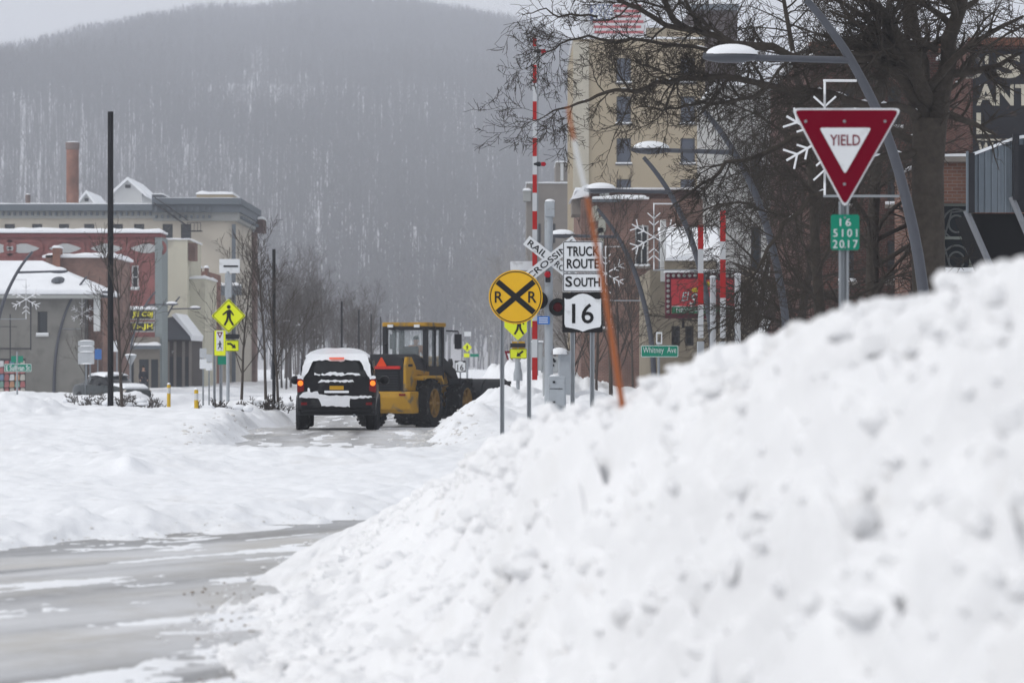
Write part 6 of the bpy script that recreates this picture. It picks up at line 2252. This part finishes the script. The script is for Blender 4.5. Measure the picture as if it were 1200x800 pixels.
# front frame, arms and bucket
MB().box(-.45, .45, 1.9, 3.6, .55, 1.25).build('front_frame', YL, ld, bevel=.05)
MB().prism_x([(2.0, 1.2), (2.1, 2.15), (2.45, 2.2), (3.0, 1.3)], -.5, .5).build('loader_tower', YL, ld, bevel=.04)
for s_ in (-1, 1):
    MB().prism_x([(2.2, 2.0), (2.4, 2.15), (3.4, 1.75), (4.3, .75), (4.2, .45), (4.0, .5), (3.2, 1.45), (2.25, 1.8)], s_ * .52 - .07, s_ * .52 + .07).build('lift_arm', DARK, ld, bevel=.02)
    MB().tube([(s_ * .52, 2.7, 1.0), (s_ * .52, 3.8, 1.1)], .06, 8).build('lift_cylinder', STEEL, ld)
    MB().prism_x([(2.4, 1.48), (3.5, 1.48), (3.62, 1.3), (2.35, 1.3)], s_ * .75, s_ * 1.14).build('front_fender', DARK, ld, bevel=.02)
for s_ in (-1, 1):
    MB().prism_x([(3.45, 1.15), (3.62, 1.22), (4.05, 1.95), (3.95, 2.12), (3.78, 2.0)], s_ * .2 - .06, s_ * .2 + .06).build('tilt_link', DARK, ld, bevel=.02)
MB().tube([(0, 2.6, 1.9), (0, 3.9, 1.95)], .07, 8).build('tilt_cylinder', DARK, ld)
bk = MB()
BW = 1.8
pts = []
for i in range(13):
    a = math.radians(100 + 160 * i / 12)
    pts.append((4.75 + .62 * math.cos(a), .85 + .62 * math.sin(a)))
outer = [(5.15, 1.30)] + pts + [(5.75, .12)]
inner = [(y + .05, z) for y, z in outer[::-1]]
bk.prism_x(outer + inner, -BW, BW)
for s_ in (-1, 1):
    bk.prism_x(outer, s_ * BW - .03, s_ * BW + .03)
bk = bk.build('bucket', mat('black_bucket_steel', (0.022, 0.023, 0.026), 0.5, .3, var=.4, dirt=((0.12, 0.12, 0.125), .62, 3)), ld, smooth=True, angle=.5)
for x in (-1.15, -.45, .45, 1.15):
    q = MB()
    q.prism_x([(y - .06, z) for y, z in pts] + [(y + .005, z) for y, z in pts[::-1]], x - .035, x + .035)
    q.build('bucket_rib', DARK, bk)
MB().box(-BW - .04, BW + .04, 5.08, 5.22, 1.28, 1.38).build('bucket_lip', DARK, bk)
MB().ball((0, 5.35, .7), BW * .97, .55, .62, 22, 8, -.3).build('snow_load', PILE, bk, smooth=True)


SKIN = mat('skin', (0.42, 0.26, 0.19), 0.6)
HAIR = mat('dark_hair', (0.02, 0.016, 0.014), 0.8)


def person(loc, rz, label, seated, jacket_m, trouser_m, cap_m):
    """One continuous skinned body; jacket, trousers and cap follow it as children."""
    root = empty('person', loc, label, 'person', None, rz)
    if seated:
        J = dict(pel=(0, 0, .14), sp=(0, .03, .38), ch=(0, .05, .56), nk=(0, .06, .69), hb=(0, .08, .76), ht=(0, .09, .90))
        sh, hip = .19, .10
        J.update(ls=(-sh, .04, .60), le=(-.25, .20, .38), lw=(-.18, .42, .40), lh=(-.15, .50, .42), rs=(sh, .04, .60), re=(.25, .20, .38), rw=(.18, .42, .40), rh=(.15, .50, .42),
                 lk=(-.14, .46, .16), la=(-.14, .52, -.28), lt=(-.14, .70, -.33), rk=(.14, .46, .16), ra=(.14, .52, -.28), rt=(.14, .70, -.33), lp=(-hip, .03, .12), rp=(hip, .03, .12))
    else:
        J = dict(pel=(0, 0, .95), sp=(0, .0, 1.15), ch=(0, -.01, 1.36), nk=(0, 0, 1.50), hb=(0, -.02, 1.56), ht=(0, -.02, 1.74))
        sh, hip = .19, .10
        J.update(ls=(-sh, 0, 1.42), le=(-.26, .03, 1.14), lw=(-.25, -.08, .90), lh=(-.24, -.12, .80), rs=(sh, 0, 1.42), re=(.26, .03, 1.14), rw=(.25, -.08, .90), rh=(.24, -.12, .80),
                 lk=(-.12, -.04, .50), la=(-.13, .04, .09), lt=(-.14, -.14, .04), rk=(.11, -.02, .50), ra=(.12, .10, .09), rt=(.13, -.08, .04), lp=(-hip, 0, .92), rp=(hip, 0, .92))
    rad = dict(pel=.13, sp=.125, ch=.145, nk=.055, hb=.075, ht=.07, ls=.07, le=.05, lw=.035, lh=.04, rs=.07, re=.05, rw=.035, rh=.04, lk=.06, la=.045, lt=.04, rk=.06, ra=.045, rt=.04, lp=.10, rp=.10)
    E = [('pel', 'sp'), ('sp', 'ch'), ('ch', 'nk'), ('nk', 'hb'), ('hb', 'ht'), ('ch', 'ls'), ('ls', 'le'), ('le', 'lw'), ('lw', 'lh'), ('ch', 'rs'), ('rs', 're'), ('re', 'rw'), ('rw', 'rh'),
         ('pel', 'lp'), ('lp', 'lk'), ('lk', 'la'), ('la', 'lt'), ('pel', 'rp'), ('rp', 'rk'), ('rk', 'ra'), ('ra', 'rt')]

    def grow(keys, name, m, extra):
        ks = list(keys)
        idx = {k: i for i, k in enumerate(ks)}
        return skin_mesh([J[k] for k in ks], [(idx[a], idx[b_]) for a, b_ in E if a in idx and b_ in idx], [rad[k] + extra for k in ks], name, m, root, 1, 0)
    grow(['pel'] + [k for k in J if k != 'pel'], 'body', SKIN, 0)
    grow(['ch', 'sp', 'pel', 'ls', 'le', 'lw', 'rs', 're', 'rw'], 'jacket', jacket_m, .03)
    grow(['pel', 'lp', 'lk', 'la', 'rp', 'rk', 'ra'], 'trousers', trouser_m, .022)
    hx = J['ht']
    MB().ball((hx[0], hx[1] - .005, hx[2] - .03), .098, .11, .11, 14, 6, -.1).build('knit_cap', cap_m, root, smooth=True)
    f = MB()
    f.ball((0, hx[1] + (.085 if seated else -.085), hx[2] - .11), .017, .02, .03, 8, 6)
    f.build('nose', SKIN, root, smooth=True)
    for s_ in (-1, 1):
        MB().ball((s_ * .085, hx[1], hx[2] - .10), .015, .03, .035, 8, 6).build('ear', SKIN, root, smooth=True)
    return root


# driver in the loader's seat
mw = Matrix.Translation((X(467.5, D), D, zg + .02)) @ Matrix.Rotation(YAW, 4, 'Z')
pd = mw @ Vector((0.08, 1.16, 1.86))
person((pd.x, pd.y, pd.z), YAW, 'driver in tan jacket and dark cap sitting in the loader cab', True, mat('tan_jacket', (0.42, 0.19, 0.10), 0.9), mat('dark_trousers', (0.03, 0.03, 0.04), 0.9), HAIR)
person((X(168, 183), 183, -.5), 0.5, 'person in dark clothes standing at the shop door under the letter board', False, mat('dark_coat', (0.02, 0.022, 0.03), 0.9), mat('dark_trousers', (0.03, 0.03, 0.04)), HAIR)

# --- parked dark car in the snow on the left
D = 128
zg = float(base_z(np.array(D, float)))
car = empty('parked_car', (X(131, D), D, zg + .12), 'dark parked sedan half buried in snow beside the thick black pole', 'car', rz=math.radians(40))
# local: front at -y ... nose towards +x picture side
secs = [body_section(y, wb, zb, wm, zm, .1) for y, wb, zb, wm, zm in ((-2.2, .70, .42, .66, .72), (-1.9, .82, .28, .80, .84), (-1.2, .86, .22, .86, .92), (0, .88, .22, .89, .96), (1.2, .87, .22, .87, .98), (1.9, .82, .3, .80, .96), (2.2, .70, .42, .70, .86))]
loft(secs, 'body', mat('dark_green_grey_paint', (0.03, 0.036, 0.038), 0.3, coat=.4), car)
loft([cab_section(-1.0, .80, .88, .60, .95), cab_section(-.35, .80, .9, .62, 1.34), cab_section(.3, .80, .9, .63, 1.40), cab_section(.9, .80, .9, .60, 1.36), cab_section(1.7, .76, .9, .55, 1.0)], 'cabin', CGLASS, car)
loft([cab_section(-.45, .60, 1.36, .60, 1.43), cab_section(.3, .64, 1.36, .62, 1.52), cab_section(1.0, .62, 1.30, .58, 1.46)], 'roof_snow', SNOW, car)
loft([body_section(y, wb, zb, wm, zm, .06) for y, wb, zb, wm, zm in ((-2.05, .6, .72, .62, .86), (-1.6, .7, .8, .74, .98), (-1.0, .7, .85, .72, 1.02))], 'hood_snow', SNOW, car)
for s_ in (-1, 1):
    for y in (-1.35, 1.35):
        wheel(car, s_ * .80, y, .32, .2, s_)
    MB().ball((s_ * .6, -2.12, .66), .14, .08, .09, 10, 6).build('headlight', mat('headlight_lens', (0.45, 0.42, 0.38), 0.15), car, smooth=True)
    MB().ball((s_ * .98, -.55, .98), .1, .07, .075, 10, 6).build('door_mirror', DARK, car, smooth=True)

# ------------------------------------------------------------------ trees
class TreeGrow:
    def __init__(s, seed):
        s.r = random.Random(seed)
        s.trunk, s.crown = MB(), MB()

    def rv(s):
        while True:
            v = Vector((s.r.uniform(-1, 1), s.r.uniform(-1, 1), s.r.uniform(-1, 1)))
            if .05 < v.length < 1:
                return v.normalized()

    def branch(s, p, d, L, r, lev, maxlev, P):
        """Wandering tapered branch with side shoots; P holds the habit."""
        n = P['seg'][lev]
        pts, rad = [p.copy()], [r]
        d = d.normalized()
        kids = []
        nk = P['kids'][lev]
        spots = sorted(s.r.uniform(P.get('k0', .18), .97) for _ in range(nk)) if lev < maxlev else []
        ki = 0
        for i in range(n):
            d = (d + s.rv() * P['wander'][lev] + Vector((0, 0, P['up'][lev]))).normalized()
            q = pts[-1] + d * (L / n)
            t0, t1 = i / n, (i + 1) / n
            while ki < len(spots) and spots[ki] <= t1:
                f = (spots[ki] - t0) * n
                b = pts[-1].lerp(q, f)
                kids.append((b, d.copy(), spots[ki]))
                ki += 1
            pts.append(q)
            rad.append(max(P['rmin'], r * (1 - .75 * t1)))
        mb = s.trunk if lev == 0 else s.crown
        mb.tube(pts, rad, 9 if r > .1 else 6 if r > .04 else 4 if r > .014 else 3, caps=False)
        for b, dd, t in kids:
            side = s.rv()
            side = (side - dd * side.dot(dd)).normalized()
            a = math.radians(s.r.uniform(*P['ang'][lev]))
            nd = dd * math.cos(a) + side * math.sin(a)
            nl = L * P['len'][lev] * s.r.uniform(.6, 1.25) * (1.15 - .55 * t)
            nr = max(P['rmin'], r * (1 - .7 * t) * P['rad'][lev])
            s.branch(b, nd, nl, nr, lev + 1, maxlev, P)

    snow = None

    def limb(s, pts, r0, r1, P, lev=1, maxlev=4, mb=None, kids=14, klen=1.6):
        """A limb along given points with shoots."""
        pts = [Vector(p) for p in pts]
        for _ in range(2):
            q = [pts[0]]
            for i in range(len(pts) - 1):
                a, b = pts[i], pts[i + 1]
                m_ = (a + b) / 2 + s.rv() * (b - a).length * .10
                q += [m_, b]
            pts = q
        n = len(pts)
        rad = [r0 + (r1 - r0) * i / (n - 1) for i in range(n)]
        (mb or s.crown).tube(pts, rad, 8 if r0 > .06 else 6, caps=False)
        if s.snow is None:
            s.snow = MB()
        for i in range(n - 1):
            a, b = pts[i], pts[i + 1]
            d = (b - a)
            if rad[i] > .012 and abs(d.z) < .75 * d.length and s.r.random() < .5:
                k0, k1 = sorted((s.r.random(), s.r.random()))
                w = rad[i]
                o = Vector((0, 0, w * .72))
                s.snow.tube([a.lerp(b, k0) + o, a.lerp(b, (k0 + k1) / 2) + o * 1.15, a.lerp(b, k1) + o], [w * .2, w * .55, w * .2], 6)
        for _ in range(kids):
            t = s.r.uniform(.12, 1) * (n - 1)
            i = min(int(t), n - 2)
            b = pts[i].lerp(pts[i + 1], t - i)
            dd = (pts[i + 1] - pts[i]).normalized()
            side = s.rv()
            side = (side - dd * side.dot(dd)).normalized()
            a = math.radians(s.r.uniform(30, 75))
            s.branch(b, dd * math.cos(a) + side * math.sin(a), klen * s.r.uniform(.5, 1.2), rad[i] * .5, lev + 1, maxlev, P)

    def finish(s, name, loc, label, bark, group=None, cat='tree'):
        root = empty(name, loc, label, cat, group)
        if s.trunk.v:
            s.trunk.build('trunk', bark, root, smooth=True, angle=0)
        s.crown.build('crown', bark, root, smooth=True, angle=0)
        if s.snow is not None and s.snow.v:
            tag(s.snow.build('limb_snow', SNOW, root, smooth=True), kind='stuff')
        return root


# big twisty tree behind the yield sign
TD = 50
org = Vector((X(1088, TD), TD, -.3))


def tp(px, py, dd=0.0):
    return at(px, py, TD + dd) - org


PT = dict(seg=[6, 6, 5, 4, 4], kids=[0, 11, 10, 7, 0], wander=[.2, .30, .36, .40, .4], up=[0, .03, .02, .0, 0], ang=[(30, 60)] * 5, len=[.5, .55, .52, .5, .5], rad=[.5, .55, .55, .6, .6], rmin=.0042, k0=.12)
T = TreeGrow(3)
T.trunk.tube([(0, 0, -.2), (0, 0, .15), tp(1090, 400), tp(1088, 300), tp(1087, 200), tp(1090, 140)], [.55, .40, .31, .29, .28, .30], 14, caps=False)
T.limb([tp(1088, 160), tp(1078, 90), tp(1066, 10, .5), tp(1050, -120, 1), tp(1030, -260, 1)], .21, .06, PT, 1, 4, T.trunk, 16, 2.2)
T.limb([tp(1094, 150), tp(1112, 70), tp(1128, -20, -.5), tp(1150, -150, -.5)], .19, .06, PT, 1, 4, T.trunk, 9, 1.8)
T.limb([tp(1088, 120), tp(1040, 20, -1), tp(960, -60, -1.5), tp(900, -60, -2)], .15, .04, PT, 1, 4, T.trunk, 16, 2.2)
T.limb([tp(1097, 59, -.1), tp(1055, 52, -.6), tp(1040, 58, -.9), tp(1015, 78, -1.1), tp(985, 118, -1.3)], .06, .018, PT, 1, 4, None, 10, 1.1)
T.limb([tp(1082, 130), tp(1020, 70, -1), tp(940, 70, -1.4), tp(860, 52, -1.8), tp(800, 34, -2), tp(735, 5, -2), tp(700, -20, -2)], .105, .022, PT, 1, 4, None, 31, 1.5)
T.limb([tp(1080, 140), tp(1000, 120, -1), tp(900, 100, -1), tp(800, 92, -1), tp(745, 108, -1), tp(700, 112, -1), tp(655, 128, -1), tp(625, 142, -1)], .080, .008, PT, 1, 4, None, 30, 1.2)
T.limb([tp(940, 70, -1.4), tp(860, 60, -1), tp(760, 48, -.6), tp(690, 42, -.4), tp(650, 58, -.4), tp(618, 80, -.4)], .045, .007, PT, 1, 4, None, 20, 1.0)
T.limb([tp(1084, 165), tp(1010, 150, 1), tp(930, 160, 1.5), tp(850, 190, 1.8), tp(810, 225, 1.8), tp(785, 245, 1.8)], .08, .012, PT, 1, 4, None, 18, 1.05)
T.limb([tp(1084, 180), tp(1020, 190, -.5), tp(950, 230, -.8), tp(900, 290, -1), tp(860, 345, -1)], .085, .014, PT, 1, 4, None, 24, 1.4)
T.limb([tp(900, 100, -1), tp(860, 118, -.5), tp(815, 122, 0), tp(775, 130, 0), tp(742, 128, .3)], .045, .009, PT, 1, 4, None, 16, .9)
T.limb([tp(1096, 130), tp(1130, 90, .5), tp(1180, 40, .8), tp(1240, 10, 1)], .05, .015, PT, 1, 4, None, 8, 1.0)
T.limb([tp(1094, 170), tp(1115, 130, -.6), tp(1150, 100, -.9), tp(1215, 70, -1)], .022, .008, PT, 1, 4, None, 5, .8)
T.limb([tp(800, 34, -2), tp(770, -20, -2), tp(730, -60, -2)], .06, .02, PT, 1, 4, None, 10, 1.4)
T.limb([tp(700, 20, -.4), tp(655, 20, -.4), tp(640, 10, -.4), tp(612, 18, -.4)], .022, .007, PT, 2, 4, None, 8, .8)
big = T.finish('bare_tree', org, 'big twisty bare tree with thick trunk spreading over the right side', BARK)
# drooping trees behind it, hanging over the crossing
PD = dict(seg=[7, 7, 6, 5, 4], kids=[24, 15, 9, 5, 0], wander=[.10, .2, .26, .32, .4], up=[.04, -.055, -.07, -.07, -.04], ang=[(45, 80), (30, 60), (25, 60), (25, 60), (30, 60)], len=[.40, .48, .5, .5, .5], rad=[.42, .5, .5, .6, .6], rmin=.0065, k0=.22)
for sd, px, D, L, r, lab in ((27, 962, 58, 9.5, .15, 'bare drooping tree left of the yield sign post, its twigs over the dark brick wall'), (21, 1014, 66, 11.5, .20, 'bare tree with drooping shoots right behind the yield sign post'), (22, 928, 78, 9.5, .16, 'bare drooping tree right of the restaurant sign'), (23, 948, 92, 11.5, .17, 'bare tree between the clapboard house and the red brick building'), (26, 872, 101, 10.0, .15, 'bare tree above the right end of the restaurant sign')):
    T = TreeGrow(sd)
    T.branch(Vector((0, 0, -.2)), Vector((.05, 0, 1)), L, r, 0, 3, PD)
    T.finish('bare_tree', (X(px, D), D, gz_at(px, D)), lab, BARK)

# young upright street trees
PY = dict(seg=[6, 5, 4, 4, 3], kids=[13, 7, 4, 0, 0], wander=[.06, .14, .2, .25, .3], up=[.05, .12, .10, .05, 0], ang=[(22, 42), (25, 50), (25, 50), (25, 55), (30, 60)], len=[.50, .48, .5, .5, .5], rad=[.5, .5, .55, .6, .6], rmin=.006, k0=.30)
protos = []
for sd in (31, 32, 33):
    T = TreeGrow(sd)
    T.branch(Vector((0, 0, -.1)), Vector((.02, 0, 1)), 5.2, .065, 0, 3, PY)
    protos.append(T)
YT = [  # px, D, height scale, label
    (143, 86, 1.0, 'young bare tree right beside the thick black pole'), (282, 92, .92, 'young bare tree right of the yellow crossing signs'), (311, 94, .98, 'young bare tree left of the second black pole'), (327, 97, .95, 'young bare tree right of the second black pole'),
    (102, 134, .75, 'sapling against the grey stucco wall behind the slatted sign')]
made = {}


def plant(k, px, D, sc, lab, bark, grp, nm='young_tree'):
    key = (k, bark.name)
    z = gz_at(px, D)
    if key not in made:
        T = protos[k]
        T2 = TreeGrow(0)
        T2.trunk.v, T2.trunk.f, T2.crown.v, T2.crown.f = list(T.trunk.v), list(T.trunk.f), list(T.crown.v), list(T.crown.f)
        o = T2.finish(nm, (X(px, D), D, z), lab, bark, grp)
        o.scale = (sc, sc, sc)
        made[key] = o
    else:
        o = clone(made[key], (X(px, D), D, z), R.uniform(0, 6.28), lab, sc)
        o['group'] = grp
    return o


for i, (px, D, sc, lab) in enumerate(YT):
    plant(i % 3, px, D, sc, lab, BARK2, 'young street trees')
GROVE = 'bare trees massed behind the black car'
for i in range(46):
    D = 195 + i * 6 + R.uniform(-8, 8)
    px = R.uniform(326, 440)
    plant(i % 3, px, D, D / 200 * 1.35 * R.uniform(.65, 1.1) * (1 if px < 385 else .72), 'bare grey-brown tree in the grove behind the black car', BARK2, GROVE, 'grove_tree')
for i in range(13):
    D = 175 + i * 9
    plant(i % 3, R.uniform(556, 640) - (i % 2) * 10, D, R.uniform(1.0, 1.9), 'frosty white tree up the street behind the round sign', FROST, 'frosted trees behind the round sign', 'frosted_tree')
for i, (px, D) in enumerate(((727, 104), (700, 90), (741, 118), (672, 104), (690, 120), (718, 82))):
    plant(i % 3, px, D, R.uniform(.8, 1.15), 'leafless shrubby tree in front of the brown brick building', BARK2, 'shrubby trees before the brown brick building', 'shrubby_tree')
# scrub poking out of the snow near the parked car
PS = dict(seg=[4, 4, 3, 3], kids=[6, 4, 0, 0], wander=[.2, .25, .3, .3], up=[.05, .05, 0, 0], ang=[(20, 50)] * 4, len=[.6, .6, .6, .5], rad=[.6, .6, .6, .6], rmin=.012, k0=.1)
for i, (px, D, lab) in enumerate(((116, 104, 'dark snowy scrub left of the thick black pole base'), (165, 106, 'dark snowy scrub right of the parked car'), (150, 103, 'dark snowy scrub in front of the young tree'), (104, 108, 'dark snowy scrub under the slatted white sign'), (260, 84, 'dark twiggy scrub at the foot of the yellow crossing signs'), (323, 92, 'dark twiggy scrub at the foot of the second black pole'))):
    T = TreeGrow(60 + i)
    x, y = X(px, D), D
    for k in range(9):
        a = T.r.uniform(0, 6.28)
        T.branch(Vector((T.r.uniform(-.7, .7), T.r.uniform(-.4, .4), -.1)), Vector((math.cos(a) * .9, math.sin(a) * .9, .7)), .55, .022, 0, 2, PS)
    T.crown.v, T.crown.f = T.trunk.v + T.crown.v, T.trunk.f + [tuple(j + len(T.trunk.v) for j in f) for f in T.crown.f]
    root = empty('snowy_scrub', (x, y, snow_at(x, y) - .05), lab, 'shrub')
    T.crown.build('twigs', BARK2, root)
    sb = MB()
    for k in range(7):
        sb.ball((T.r.uniform(-.8, .8), T.r.uniform(-.4, .3), T.r.uniform(.1, .3)), T.r.uniform(.12, .25), .15, T.r.uniform(.06, .12), 8, 5)
    sb.build('snow_clumps', SNOW, root, smooth=True)

# ------------------------------------------------------------------ falling-snow haze: one closed box of thin air
hz_ = MB().box(-2020, 2020, -1345, 3250, -14, 345).build('haze', None)
hm = bpy.data.materials.new('haze_air')
hm.use_nodes = True
hn, hl = hm.node_tree.nodes, hm.node_tree.links
hn.remove(hn['Principled BSDF'])
pv = hn.new('ShaderNodeVolumePrincipled')
pv.inputs['Color'].default_value = (0.84, 0.88, 0.97, 1)
pv.inputs['Density'].default_value = 0.00049
pv.inputs['Anisotropy'].default_value = 0.0
hl.new(pv.outputs['Volume'], hn['Material Output'].inputs['Volume'])
hz_.data.materials.append(hm)
tag(hz_, kind='stuff')
